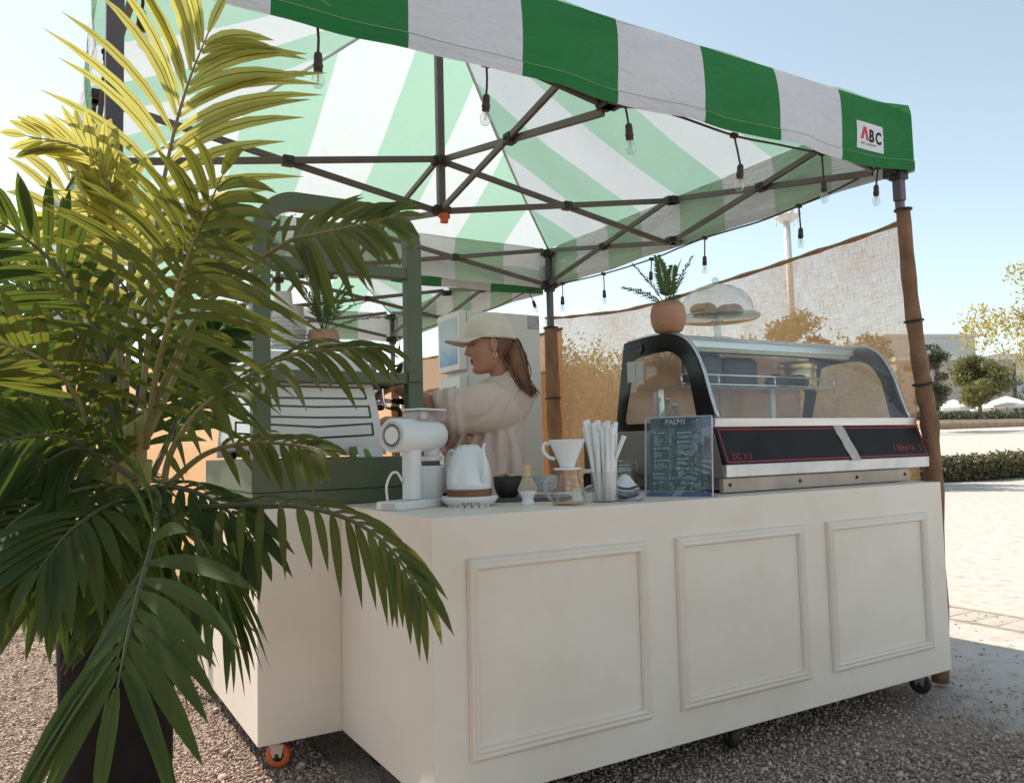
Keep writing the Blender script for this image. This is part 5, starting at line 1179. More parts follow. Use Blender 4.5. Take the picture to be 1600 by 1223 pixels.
block_(.07, .795, 'COFFEE', [('Espresso', '14'), ('Latte', '20'), ('Cappuccino', '20'), ('Spanish Latte', '22'), ('Flat White', '20'), ('Cortado', '18'), ('Americano', '16')])
block_(.07, .585, 'ICED COFFEE', [('Latte', '22'), ('Spanish Latte', '24'), ('Americano', '18'), ('Iced Mocha', '24'), ('V60', '22')])
block_(.07, .420, 'NON-COFFEE', [('Hot Chocolate', '20'), ('Classic Matcha', '22'), ('Strawberry Matcha', '24'), ('Iced Karak', '18'), ('Tea', '15')])
block_(.06, .240, 'Refresher', [('Berry Refresher', '22'), ('Tropical Refresher', '22')])
block_(.54, .790, 'SIGNATURE', [('Palms Signature', '25'), ('Date Signature', '25')], pu=.34)
block_(.54, .670, 'Desserts', [('Cheesecake', '25'), ('Chocolate Brownie', '20'), ('Banana Bread', '18'), ('Tiramisu', '25'), ('Cookie', '14'), ('Croissant', '14'), ('Brownie Bites', '15'), ('Cake', '22')], pu=.34)
block_(.54, .440, 'WATER', [('Still Water', '5'), ('Sparkling Water', '8')], pu=.34)
block_(.54, .310, 'ADD-ONS', [('Oat Milk', '4'), ('Almond Milk', '4'), ('Soy Milk', '4'), ('Vanilla', '3'), ('Extra Shot', '5')], pu=.34)
def palm_print(u, v, h, s=1):
    m = MB(); b0 = q(u, v, .0011); tpp = q(u, v+h, .0011)
    m.add([b0-ux*.0008, b0+ux*.0008, tpp+ux*.0005, tpp-ux*.0005], [(0, 1, 2, 3)])
    for k in range(7):
        a = math.pi*(k+.3)/6.6; e = tpp+ux*math.cos(a)*.013*s+uy*(math.sin(a)*.007-.002)*s; mid_ = (tpp+e)/2+uy*.003*s
        m.add([tpp, mid_+uy*.0011, e, mid_-uy*.0011], [(0, 1, 2, 3)])
    m.build('palm_drawing', m_print, ms)
palm_print(.08, .015, .095, .9); palm_print(.21, .015, .115, 1); palm_print(.80, .015, .10, 1.1); palm_print(.95, .03, .08, .7); palm_print(.66, .012, .045, .8)
m = MB(); m.obox(q(.5, .016, .0010), ux*MW*.36, uy*.0006, ux.cross(uy)*.0001); m.build('ground_line', m_print, ms)
# ------------------------------------------------------------------ espresso machine
m_mach = mat('machine_white', (.74, .71, .68), .32, var=.02, coat=.2); m_chrome = mat('chrome', (.75, .75, .76), .12, metal=1.0, var=.02)
em = thing('espresso_machine', 'white espresso machine with black line pattern on its side panel', 'espresso machine', (.83, 1.85, BZ))
MY0, MY1 = 1.50, 2.26
body = [V(.600, 0, BZ+.075), V(.635, 0, BZ+.035), V(.70, 0, BZ+.030), V(1.06, 0, BZ+.030), V(1.075, 0, BZ+.07), V(1.045, 0, BZ+.24), V(1.015, 0, BZ+.38), V(.99, 0, BZ+.395), V(.66, 0, BZ+.395), V(.635, 0, BZ+.37)]
m = MB(); m.prism([p+V(0, MY0+.012, 0) for p in body], (0, MY1-MY0-.024, 0)); m.build('body', m_mach, em, bevel=.012, segs=3)
side = [V(.588, 0, BZ+.010), V(1.088, 0, BZ+.010), V(1.012, 0, BZ+.385), V(.985, 0, BZ+.40), V(.62, 0, BZ+.40)]
m = MB(); m.prism([p+V(0, MY0, 0) for p in side], (0, .010, 0)); sp1 = m.build('side_panel', m_mach, em, bevel=.003)
m = MB(); m.prism([p+V(0, MY1-.010, 0) for p in side], (0, .010, 0)); m.build('side_panel', m_mach, em, bevel=.003)
m_line = mat('black_line', (.022, .018, .016), .25)
def lp(x, y): return PY(380+x/5.096, 560+y/5.096, MY0-.0012)
loops = [[(-60, 205), (205, 217), (955, 235), (980, 320), (205, 312), (-60, 304)], [(-60, 362), (205, 374), (600, 386), (1000, 380), (1015, 467), (600, 470), (205, 462), (-60, 452)], [(-60, 508), (205, 524), (600, 545), (1025, 518), (1036, 607), (600, 632), (205, 613), (-60, 596)]]
for lo in loops:
    m = MB(); P = [lp(*a) for a in lo]
    for i in range(len(P)):
        a, b_ = P[i], P[(i+1) % len(P)]; d = (b_-a).normalized()*.0022; m.bar(a-d, b_+d, .0022, .0072, up=(0, 0, 1)) if abs((b_-a).normalized().z) < .8 else m.bar(a, b_, .0072, .0022, up=(0, 1, 0))
    m.build('line_pattern', m_line, sp1)
m = MB(); m.box((.640, MY0+.02, BZ+.398), (1.0, MY1-.02, BZ+.410)); m.build('cup_tray', m_chrome, em, bevel=.003)
m = MB()
for y in (MY0+.025, MY1-.025): m.tube([V(.645, y, BZ+.445), V(.995, y, BZ+.445)], .005, 8)
m.tube([V(.645, MY0+.025, BZ+.445), V(.645, MY1-.025, BZ+.445)], .005, 8)
for x in (.65, .82, .99):
    for y in (MY0+.025, MY1-.025): m.tube([V(x, y, BZ+.41), V(x, y, BZ+.445)], .004, 6)
m.build('cup_rail', m_chrome, em)
for x in (.64, 1.03):
    for y in (1.56, 2.2):
        m = MB(); m.lathe([(.020, 0), (.022, .006), (.022, .029), (.0001, .029)], (x, y, BZ+.0015), 14); m.build('foot', m_joint, em)
m = MB(); m.box((1.03, MY0+.05, BZ+.031), (1.17, MY1-.05, BZ+.075)); m.build('drip_tray', m_chrome, em, bevel=.004)
for i, y in enumerate((1.66, 2.06)):
    c = V(1.10, y, BZ+.275); m = MB(); m.lathe([(.036, -.03), (.040, -.026), (.040, .02), (.030, .028), (.0001, .028)], c, 24); m.bar(c-V(.10, 0, -.01), c, .05, .04); gh = m.build('group_head', m_chrome, em)
    m = MB(); m.lathe([(.033, -.06), (.036, -.056), (.036, -.034), (.0001, -.033)], c, 24); m.tube([c+V(.03, -.005, -.045), c+V(.075, -.012, -.047)], .009, 10); m.tube([c+V(0, 0, -.06), c+V(.008, 0, -.085)], .009, 8); m.build('portafilter', m_chrome, em)
    m = MB(); m.tube([c+V(.075, -.012, -.047), c+V(.10, -.016, -.048), c+V(.17, -.03, -.052), c+V(.185, -.032, -.053)], [.011, .0135, .015, .011], 12); m.build('portafilter_handle', m_blk, em)
wy = MY0+.06
wp = [PY(597, 603, wy), PY(599, 625, wy), PY(603, 636, wy), PY(612, 638, wy)]
m = MB(); m.tube(spline(wp, 14), .0065, 8); m.tube(spline([PY(625, 650, wy), PY(622, 660, wy), PY(617, 675, wy)], 8), .006, 8); w_ = m.build('steam_wand', m_chrome, em)
m = MB(); m.tube(spline([PY(611, 638, wy), PY(620, 638, wy), PY(625, 643, wy), PY(625, 651, wy)], 10), .0095, 10); m.build('wand_grip', m_rubber, w_)
for k, (x, y) in enumerate(((575, 576), (584, 574))):
    c = PY(x, y, 1.72); m = MB(); m.lathe([(.012, -.03), (.012, .015), (.009, .02), (.0001, .02)], c, 12); m.build('switch_knob', m_steel, em)
m = MB(); m.tube(spline([PY(606, 584, 1.66), PY(608, 575, 1.66), PY(618, 572, 1.66), PY(626, 570, 1.66)], 8), .005, 6); m.tube([PY(613, 586, 1.64), PY(624, 578, 1.64), PY(627, 568, 1.64)], [.010, .014, .009], 10); m.build('lever', m_blk, em)
# cards at the foot of the machine
t = thing('price_card', 'small white card with a green stripe at the foot of the coffee machine', 'card', PY(577, 711, 1.47))
a, b_ = PY(560, 711, 1.475), PY(598, 711, 1.475); a.z = b_.z = BZ+.001; hC = .040
m = MB(); m.prism([a, b_, b_+V(0, .012, hC), a+V(0, .012, hC)], (0, .002, 0)); m.build('card', m_wh, t)
m = MB(); u_ = b_-a; m.prism([a+u_*.30+V(0, -.0012, .001), a+u_*.55+V(0, -.0012, .001), a+u_*.42+V(0, .0090, hC*.8), a+u_*.22+V(0, .0090, hC*.8)], (0, -.0006, 0)); m.build('green_stripe', mat('card_green', (.16, .30, .03), .5), t)
t = thing('green_box', 'small olive green packet standing left of the white card', 'packet', PY(553, 711, 1.475)); m = MB(); c = PY(553, 711, 1.478); m.box((c.x-.012, 1.474, BZ+.001), (c.x+.010, 1.49, BZ+.042)); m.build('box', mat('packet_green', (.14, .20, .045), .5), t)
# stacked paper cups on top of the machine
m_cup = mat('cup_paper', (.66, .60, .55), .7, var=.04); m_cupw = mat('cup_white', (.74, .73, .72), .5, var=.03); m_sleeve = mat('cup_black', (.03, .028, .028), .5)
TZ = BZ+.4105
def cup_mesh(nm, m_, r, h):
    mb = MB(); mb.lathe([(r*.74, h), (r*.72, h-.002), (r*.70, h-.004), (.0001, h-.004)], n=24); mb.lathe([(r*.74, h), (r*.99, .006), (r*1.06, .005), (r*1.08, .002), (r*1.04, 0), (r*.97, .001)], n=24, close=False)
    return mb.build(nm, m_)
def stack(x, y, n, m_, r, h, label, pitch=.0155, group='paper cups stacked on the coffee machine', first=None):
    for k in range(n):
        if first is None: o = cup_mesh('paper_cup', m_, r, h); first = o
        else: o = first.copy(); COL.objects.link(o)
        o.location = (x, y, TZ+pitch*k); o.rotation_euler = (0, 0, random.random()*6)
        last = k == n-1
        tag(o, ('topmost cup of the ' if last else 'upturned paper cup within the ')+label, 'paper cup', group)
    return first
c1 = PZ(443, 556, TZ); 
s1 = stack(.735, 1.685, 10, m_cup, .043, .105, 'front right cup stack beside the small potted palm')
txo = [o for o in COL.objects if o.name.startswith('paper_cup')][-1]
stack(.815, 1.80, 8, m_cup, .043, .105, 'shorter cup stack half hidden behind the front right one', first=s1)
s2 = stack(.675, 1.80, 9, m_sleeve, .040, .10, 'black cup stack next to the green post')
stack(.672, 1.91, 9, m_cupw, .040, .10, 'white cup stack just left of the green post')
stack(.672, 2.01, 7, m_cupw, .040, .10, 'middle white cup stack seen between the fronds')
stack(.672, 2.11, 6, m_cupw, .040, .10, 'white cup stack farthest left on the coffee machine')
# small palm in a pink pot on the machine
pp = V(.90, 1.70, TZ)
pt_ = thing('potted_palm', 'small palm in a pinkish round pot on top of the coffee machine', 'potted plant', pp)
m = MB(); m.lathe([(.040, 0), (.058, .012), (.066, .05), (.064, .085), (.056, .105), (.050, .102), (.048, .09), (.0001, .09)], pp, 30); m.build('pot', mat('pink_clay', (.50, .25, .18), .7, var=.08), pt_)
small_palm(pt_, pp+V(0, 0, .09), [(3.3, .35, .26, .04), (2.6, .2, .27, .03), (.2, .55, .28, .09), (-.2, .95, .30, .10), (5.2, .45, .26, .06), (1.3, .3, .27, .03), (4.2, .3, .24, .03), (.0, .25, .26, .04)], seed=9, ll=.062, lw=.013)

# ------------------------------------------------------------------ drinks fridge
m_fr = mat('fridge_white', (.66, .63, .60), .42, var=.035, scale=3); m_fr2 = mat('fridge_white_trim', (.70, .67, .64), .4, var=.03)
FY0 = 2.42; fl = PY(722, 488, FY0); frr = PY(843, 489, FY0); FX0, FX1 = fl.x, frr.x; FZ = (fl.z+frr.z)/2; FY1 = PX(690, 600, FX0).y
fg = thing('drinks_fridge', 'tall white drinks fridge with a blue sign standing behind the barista', 'fridge', ((FX0+FX1)/2, (FY0+FY1)/2, 0))
m = MB(); m.box((FX0+.03, FY0, .06), (FX1, FY1, FZ)); m.build('cabinet', m_fr, fg, bevel=.006)
zs0 = PX(690, 560, FX0).z if False else FZ-.33
m = MB(); m.box((FX0-.02, FY0+.004, FZ-.33), (FX0+.028, FY1-.004, FZ-.002)); sg = m.build('sign_header', m_fr2, fg, bevel=.004)
def sign_mat():
    m, n, l, b = nodes_of('blue_sign'); tc = n.new('ShaderNodeTexCoord'); nz = n.new('ShaderNodeTexNoise'); nz.inputs['Scale'].default_value = 7; nz.inputs['Detail'].default_value = 7; nz.inputs['Distortion'].default_value = 1
    l.new(tc.outputs['Object'], nz.inputs['Vector']); sp = n.new('ShaderNodeSeparateXYZ'); l.new(tc.outputs['Object'], sp.inputs[0])
    mr = n.new('ShaderNodeMapRange'); mr.inputs[1].default_value = FZ-.30; mr.inputs[2].default_value = FZ-.10; l.new(sp.outputs['Z'], mr.inputs[0])
    ad = n.new('ShaderNodeMath'); ad.operation = 'MULTIPLY_ADD'; ad.inputs[1].default_value = .7; ad.inputs[2].default_value = -.2; l.new(nz.outputs['Fac'], ad.inputs[0])
    a2 = n.new('ShaderNodeMath'); a2.operation = 'ADD'; l.new(ad.outputs[0], a2.inputs[0]); l.new(mr.outputs[0], a2.inputs[1])
    rp = n.new('ShaderNodeValToRGB'); e = rp.color_ramp.elements; e[0].color = (.03, .19, .42, 1); e[0].position = .18; e[1].color = (.42, .50, .56, 1); e[1].position = .75
    l.new(a2.outputs[0], rp.inputs[0]); l.new(rp.outputs[0], b.inputs['Base Color']); b.inputs['Roughness'].default_value = .3; return m
m = MB(); m.box((FX0-.0225, FY0+.03, FZ-.295), (FX0-.0205, FY1-.03, FZ-.035)); m.build('picture_panel', sign_mat(), sg)
zd = FZ-.36
m = MB(); m.box((FX0-.02, FY0+.004, .10), (FX0+.028, FY0+.05, zd)); m.box((FX0-.02, FY1-.05, .10), (FX0+.028, FY1-.004, zd)); m.box((FX0-.0195, FY0+.051, zd-.06), (FX0+.0275, FY1-.051, zd-.001)); m.box((FX0-.0195, FY0+.051, .101), (FX0+.0275, FY1-.051, .16)); dr = m.build('door', m_fr2, fg, bevel=.003)
m = MB(); m.box((FX0+.004, FY0+.0515, .161), (FX0+.010, FY1-.0515, zd-.061)); m.build('door_glass', glass('fridge_glass', (.62, .55, .50), 1.2, .12, (.45, .36, .31)), dr)
m = MB(); m.box((FX0-.05, FY0+.012, 1.05), (FX0-.036, FY0+.03, 1.35)); m.box((FX0-.036, FY0+.014, 1.06), (FX0-.021, FY0+.028, 1.08)); m.box((FX0-.036, FY0+.014, 1.32), (FX0-.021, FY0+.028, 1.34)); m.build('door_handle', m_fr2, dr)
m = MB(); m.box((FX0+.0285, FY0+.02, .12), (FX0+.0295, FY1-.02, FZ-.37)); m.build('dark_interior', mat('fridge_inside', (.14, .11, .10), .7), fg)
m = MB(); m.box((FX1-.085, FY0-.0012, FZ-.085), (FX1-.005, FY0-.0002, FZ-.008)); m.build('sticker', mat('grey_sticker', (.40, .37, .38), .5, var=.25, scale=25), fg)

# ------------------------------------------------------------------ the barista
fH0 = (-VR*math.cos(R(10))-VF*math.sin(R(10))).normalized()
lH = UP.cross(fH0).normalized()                   # her left, towards the camera
HO = PD(766, 542, 3.50)
tilt = R(-7)
fH = (fH0*math.cos(tilt)+UP*math.sin(tilt)).normalized(); uH = lH.cross(fH)*-1
if uH.z < 0: uH = -uH
def H(u, l_, w): return HO+fH*u+lH*l_+uH*w
person = thing('person', 'barista in a cream cap and beige hoodie reaching to the coffee machine', 'person', (HO.x, HO.y, 0))
m_skin = mat('skin', (.47, .225, .145), .52, var=.07, scale=14, bump=.06, bscale=400); m_lip = mat('lips', (.26, .06, .055), .4, var=.05)
m_hair = mat('hair', (.055, .026, .016), .45, col2=(.26, .11, .05), scale=26, stretch=(1, 1, .25), detail=7); m_cap = mat('cap_cloth', (.68, .585, .485), .85, var=.04, scale=20, bump=.15, bscale=500)
m_hood = mat('hoodie_cloth', (.62, .475, .40), .92, var=.05, scale=9, bump=.18, bscale=420)
lev = [(-.113, .066, .030, .010), (-.108, .080, .014, .026), (-.098, .0885, -.012, .038), (-.085, .089, -.035, .046), (-.072, .0875, -.052, .052), (-.058, .090, -.064, .057), (-.044, .0925, -.073, .061), (-.028, .094, -.081, .065), (-.010, .0945, -.088, .068), (.008, .094, -.093, .070),
       (.026, .0915, -.097, .072), (.042, .0955, -.100, .073), (.060, .0965, -.101, .074), (.080, .091, -.097, .0725), (.100, .078, -.085, .065), (.116, .057, -.065, .050), (.127, .030, -.038, .028), (.131, .004, -.010, .006)]
def head():
    mb = MB(); n = 72; vs_ = []; rows = []
    W_ = np.array([a[0] for a in lev]); wi = np.concatenate([np.linspace(-.113, .131, 82)])
    for w in wi:
        f = np.interp(w, W_, [a[1] for a in lev]); b_ = np.interp(w, W_, [a[2] for a in lev]); h = np.interp(w, W_, [a[3] for a in lev])
        for j in range(n):
            a = 2*math.pi*j/n; ca, sa = math.cos(a), math.sin(a); mid = f*.35+b_*.65
            ru = (f-mid) if ca > 0 else (mid-b_); ex = .82
            u = mid+ru*math.copysign(abs(ca)**ex, ca); l_ = h*math.copysign(abs(sa)**.92, sa)
            if ca > 0:
                g = lambda l0, w0, sl_, sw: math.exp(-((l_-l0)/sl_)**2-((w-w0)/sw)**2)
                nose = max(0, min(1, (.032-w)/.052)) if w > -.020 else max(0, 1-(-.020-w)/.012)
                u += .0265*nose*math.exp(-(l_/(.0085+.006*nose))**2)
                u += .0045*(g(.011, -.022, .007, .007)+g(-.011, -.022, .007, .007))
                u += .0085*g(0, -.047, .021, .0055)+.0080*g(0, -.0605, .019, .006)-.003*g(0, -.0535, .02, .002)
                u += .006*g(0, -.095, .017, .013)-.003*g(0, -.074, .02, .006)
                for s_ in (-1, 1): u += -.0105*g(.032*s_, .022, .015, .011)+.0062*g(.032*s_, .019, .0115, .0085)+.0045*g(.030*s_, .044, .02, .008)+.0035*g(.040*s_, -.012, .018, .016)
            vs_.append(H(u, l_, w))
    k = len(wi); fs = [(i*n+j, i*n+(j+1) % n, (i+1)*n+(j+1) % n, (i+1)*n+j) for i in range(k-1) for j in range(n)]+[tuple(reversed(range(n))), tuple(range((k-1)*n, k*n))]
    mb.add(vs_, fs, 0, True)
    # ears
    for s_ in (-1, 1):
        M = Matrix((fH, lH, uH)).transposed(); c = H(-.004, .0715*s_, -.002); mb.ell(c, .017, .0075, .030, 14, 10, M=M)
        mb.tube([H(.006, .076*s_, -.004), H(.010, .080*s_, .016), H(-.002, .083*s_, .030), H(-.016, .084*s_, .020), H(-.017, .083*s_, 0), H(-.008, .079*s_, -.022), H(.003, .075*s_, -.030)], [.003, .0042, .0045, .0045, .0042, .005, .005], 8)
    return mb
def limb(mb, pts, r, n=14): sp = spline(pts, 26); rr = np.interp(np.linspace(0, len(pts)-1, 27), range(len(pts)), r); mb.tube(sp, [float(x) for x in rr], n)
def B(u, l_, z): return V(HO.x, HO.y, 0)+fH0*u+lH*l_+UP*z
NZ = HO.z
bodyb = head()
NECK = B(-.045, 0, NZ-.165)
limb(bodyb, [H(-.035, 0, -.03), H(-.035, 0, -.08), B(-.045, 0, NZ-.15), B(-.055, 0, NZ-.22)], [.050, .048, .050, .062])
# trunk under the clothes
def ring_loft(mb, rows, n=28, ex=.85):
    vs_ = []
    for (c, ru, rl) in rows:
        for j in range(n):
            a = 2*math.pi*j/n; vs_.append(c+fH0*ru*math.copysign(abs(math.cos(a))**ex, math.cos(a))+lH*rl*math.copysign(abs(math.sin(a))**ex, math.sin(a)))
    k = len(rows); fs = [(i*n+j, i*n+(j+1) % n, (i+1)*n+(j+1) % n, (i+1)*n+j) for i in range(k-1) for j in range(n)]+[tuple(reversed(range(n))), tuple(range((k-1)*n, k*n))]
    mb.add(vs_, fs, 0, True)
ring_loft(bodyb, [(B(-.02, 0, .84), .10, .155), (B(-.025, 0, .95), .105, .165), (B(-.03, 0, 1.08), .085, .13), (B(-.035, 0, 1.22), .09, .13), (B(-.05, 0, NZ-.26), .07, .12), (B(-.055, 0, NZ-.20), .05, .07)])
for s_ in (-1, 1): limb(bodyb, [B(-.02, .085*s_, .88), B(0, .09*s_, .66), B(.01, .085*s_, .47), B(-.02, .085*s_, .25), B(-.03, .085*s_, .08)], [.088, .078, .055, .050, .036]); limb(bodyb, [B(-.05, .085*s_, .035), B(.04, .088*s_, .035), B(.14, .095*s_, .025)], [.034, .036, .022])
# left arm: shoulder, elbow, wrist, read from the photograph at the arm's own distance
SH = B(-.05, .14, NZ-.27); WR = PD(621, 606, 3.30); EL = PD(702, 650, 3.27)
limb(bodyb, [SH, (SH+EL)/2, EL, PD(664, 626, 3.28), WR], [.034, .036, .038, .036, .0255])
SH2 = B(-.05, -.165, NZ-.215); EL2 = B(.12, -.20, 1.15); WR2 = PD(628, 660, 3.44)
limb(bodyb, [SH2, (SH2+EL2)/2, EL2, (EL2+WR2)/2, WR2], [.050, .045, .041, .035, .026])
def hand(mb, wr, d, palm_n, curl=.7, thumb_up=1, s=1.0):
    """palm slab, four unequal curled fingers with two bends, thumb from the palm's side"""
    d = d.normalized(); pn = (palm_n-d*palm_n.dot(d)).normalized(); sd = d.cross(pn)*thumb_up
    for k in range(4):
        o_ = sd*(.027-.018*k); base = wr+d*.012+o_*.55; kn = wr+d*(.082-.004*abs(k-1.2))*s+o_
        mb.tube([base, (base+kn)/2, kn], [.0145, .0135, .0105], 10)
        L = (.040, .045, .042, .033)[k]*s; a1 = curl*.8; a2 = curl*1.75; a3 = curl*2.5
        j1 = kn+(d*math.cos(a1)+pn*math.sin(a1))*L; j2 = j1+(d*math.cos(a2)+pn*math.sin(a2))*L*.62; j3 = j2+(d*math.cos(a3)+pn*math.sin(a3))*L*.5
        mb.tube([kn, (kn+j1)/2, j1, (j1+j2)/2, j2, j3], [.0105, .0092, .0093, .0085, .0082, .006], 10)
    b0 = wr+d*.022+sd*.022; t1 = b0+(d*.6+sd*.62+pn*.35).normalized()*.040*s; t2 = t1+(d*.85+sd*.15+pn*.5).normalized()*.032*s; t3 = t2+(d*.9-sd*.1+pn*.45).normalized()*.022*s
    mb.tube([b0-sd*.008, b0, t1, t2, t3], [.013, .0135, .0115, .0098, .007], 10)
gh1 = V(1.10, 1.66, BZ+.228)
hd1 = (PD(596, 607, 3.30)-WR); hand(bodyb, WR, hd1, V(0, 0, -1)+VF*.1, .62, 1, .92)
hand(bodyb, WR2, PD(600, 656, 3.42)-WR2, V(0, 0, 1)*-1+VF*.4, .8, 1, .9)
def remesh(mb, name, mats, parent, vox, sm=2, disp=None):
    o = mb.build(name, mats, parent)
    r_ = o.modifiers.new('r', 'REMESH'); r_.mode = 'VOXEL'; r_.voxel_size = vox; r_.use_smooth_shade = True
    if sm: s_ = o.modifiers.new('s', 'SMOOTH'); s_.iterations = sm; s_.factor = .5
    dg = bpy.context.evaluated_depsgraph_get(); me = bpy.data.meshes.new_from_object(o.evaluated_get(dg)); o.modifiers.clear(); old = o.data; o.data = me; bpy.data.meshes.remove(old); me.name = name
    if disp:
        no = [v.normal.copy() for v in me.vertices]
        for v, n_ in zip(me.vertices, no): v.co += n_*disp(v.co)
        me.update()
    for p in me.polygons: p.use_smooth = True
    return o
bo_ = remesh(bodyb, 'body', [m_skin, m_lip], person, .0048, 1)
Hi = Matrix((fH, lH, uH))
for p in bo_.data.polygons:
    q_ = Hi @ (p.center-HO)
    if q_.x > .084 and abs(q_.y) < .0235 and -.0665 < q_.z+.10*abs(q_.y)*0 < -.0425 and abs((q_.z+.0545)/.0125)+abs(q_.y/.026) < 1.15: p.material_index = 1
# eyes cast down: lash line, brow
for s_ in (-1, 1):
    def fs(l_, w):    # front surface of the face near the eye
        best = None
        f = np.interp(w, [a[0] for a in lev], [a[1] for a in lev]); h = np.interp(w, [a[0] for a in lev], [a[3] for a in lev]); b_ = np.interp(w, [a[0] for a in lev], [a[2] for a in lev])
        mid = f*.35+b_*.65; sa = min(.999, (abs(l_)/h)**(1/.92)); ca = math.sqrt(1-sa*sa); u = mid+(f-mid)*ca**.82
        g = lambda l0, w0, sl_, sw: math.exp(-((l_-l0)/sl_)**2-((w-w0)/sw)**2)
        return u-.0105*g(.032*s_, .022, .015, .011)+.0062*g(.032*s_, .019, .0115, .0085)+.0045*g(.030*s_, .044, .02, .008)
    m = MB(); m.tube([H(fs(l_*s_, w)+.0012, l_*s_, w) for l_, w in ((.020, .0155), (.026, .0135), (.033, .0128), (.040, .0140), (.046, .0165))], [.0014, .0028, .0032, .0030, .0018], 6); m.build('eyelash', m_hair, person)
    m = MB(); m.tube([H(fs(l_*s_, w)+.0008, l_*s_, w) for l_, w in ((.014, .036), (.022, .041), (.032, .044), (.042, .043), (.051, .038))], [.0024, .0042, .0042, .0034, .0016], 6, flat=.6); m.build('eyebrow', m_hair, person)
# hair: cap of hair at the temples and nape, pony tail
hb = MB()
def hs_(u, v):
    a = u*2*math.pi; w = -.055+.15*v; f = np.interp(w, [q[0] for q in lev], [q[1] for q in lev]); b_ = np.interp(w, [q[0] for q in lev], [q[2] for q in lev]); h = np.interp(w, [q[0] for q in lev], [q[3] for q in lev])
    return a, w, f, b_, h
vs_ = []; nn_ = 40; kk = 14
for i in range(kk+1):
    w = -.062+.105*i/kk; f = np.interp(w, [q[0] for q in lev], [q[1] for q in lev]); b_ = np.interp(w, [q[0] for q in lev], [q[2] for q in lev]); h = np.interp(w, [q[0] for q in lev], [q[3] for q in lev]); mid = f*.35+b_*.65
    amax = math.radians(100+ (48 if w > .024 else 0)*min(1, (w-.024)/.03 if w > .024 else 0))
    if w < .024: amax = math.radians(78+22*max(0, (w+.062)/.086))
    for j in range(nn_+1):
        a = math.pi-amax+2*amax*j/nn_; ca, sa = math.cos(a), math.sin(a); ru = (f-mid) if ca > 0 else (mid-b_)
        e = .0065+.002*math.sin(j*2.1)+.001*math.sin(j*5.3+i)
        vs_.append(H(mid+(ru+e)*math.copysign(abs(ca)**.85, ca), (h+e)*math.copysign(abs(sa)**.92, sa), w))
hb.add(vs_, [(i*(nn_+1)+j, i*(nn_+1)+j+1, (i+1)*(nn_+1)+j+1, (i+1)*(nn_+1)+j) for i in range(kk) for j in range(nn_)], 0, True)
hb.build('hair', m_hair, person, fix=False).modifiers.new('t', 'SOLIDIFY').thickness = .006
pt0 = PD(790, 537, 3.52); P_ = [pt0, PD(798, 538, 3.52), PD(808, 560, 3.46), PD(814, 583, 3.40), PD(822, 600, 3.37), PD(836, 614, 3.36)]
tail = MB(); random.seed(31)
spn = spline(P_, 20); tail.tube(spn, [.008+.032*math.sin(min(1, i/7)*1.5)*(1-.07*max(0, i-8)) for i in range(21)], 12, flat=.8)
for k in range(95):
    a = random.random()*6.28; r_ = random.uniform(.5, 1.12); ph = random.random()*6; am = random.uniform(.002, .010); pts = []
    end = random.randint(15, 20)
    for i in range(end+1):
        R_ = (.006+.036*math.sin(min(1, i/7)*1.5)*(1-.05*max(0, i-8)))*r_; t_ = (spn[min(i+1, 20)]-spn[max(i-1, 0)]).normalized(); s1_ = t_.cross(lH).normalized()
        pts.append(spn[i]+s1_*math.cos(a+i*.03)*R_+lH*math.sin(a+i*.03)*R_*.9+s1_*am*math.sin(i*.7+ph))
    if end > 17: pts.append(pts[-1]+(pts[-1]-pts[-2])*random.uniform(.4, 1.6)+V(0, 0, -.008))
    tail.tube(pts, [.0034*(1-.8*(i/len(pts))**2) for i in range(len(pts))], 5)
tail.build('ponytail', m_hair, person)
# loose strand before the ear
m = MB(); m.tube([H(-.02, .076, .03), H(-.022, .079, -.01), H(-.03, .075, -.06), H(-.035, .07, -.09)], [.006, .006, .004, .001], 6); m.build('hair_strand', m_hair, person)
m = MB(); c = H(-.004, .081, -.042); m.tube([c+fH*.0065*math.cos(a)+uH*.0095*math.sin(a) for a in [i*.4488 for i in range(15)]], .0016, 6, cap=False); m.build('earring', mat('gold', (.80, .50, .16), .25, metal=1), person)
# cap
def capw(a): return .030+.016*math.cos(a)          # rim height: higher at the front
def cp(u, v):
    a = u*2*math.pi; w0 = capw(a); ph = v*math.pi/2; ru = .1125 if math.cos(a) > 0 else .1120
    top = .147; k_ = math.cos(ph)**.75 if v < 1 else 0
    seam = 1+.010*math.cos(a*3+.5)**8*math.sin(ph*2)
    return H(-.004+math.cos(a)*ru*k_*seam, math.sin(a)*.088*k_*seam, w0+(top-w0)*math.sin(ph)**.92)
m = MB(); m.grid(cp, 60, 18, sm=True); cb_ = m.build('cap_crown', m_cap, person, fix=False); cb_.modifiers.new('t', 'SOLIDIFY').thickness = -.003
m = MB(); m.ell(H(-.004, 0, .148), .008, .008, .004, 12, 6); m.build('cap_button', m_cap, person)
def br_(u, v):
    a = (u-.5)*2.35; x0 = -.004+.112*math.cos(a); y0 = .088*math.sin(a); w0 = capw(a)+.002
    ext = .088*v*math.cos(a*.78)**.55 if abs(a*.78) < 1.57 else 0
    drop = .010*v-.022*v*(math.sin(a)**2)-.008*v*v
    return H(x0+ext, y0*(1-.06*v), w0+drop)
m = MB(); m.grid(br_, 28, 8); o = m.build('cap_brim', m_cap, person, fix=False); sd_ = o.modifiers.new('t', 'SOLIDIFY'); sd_.thickness = .0045; sd_.offset = 0
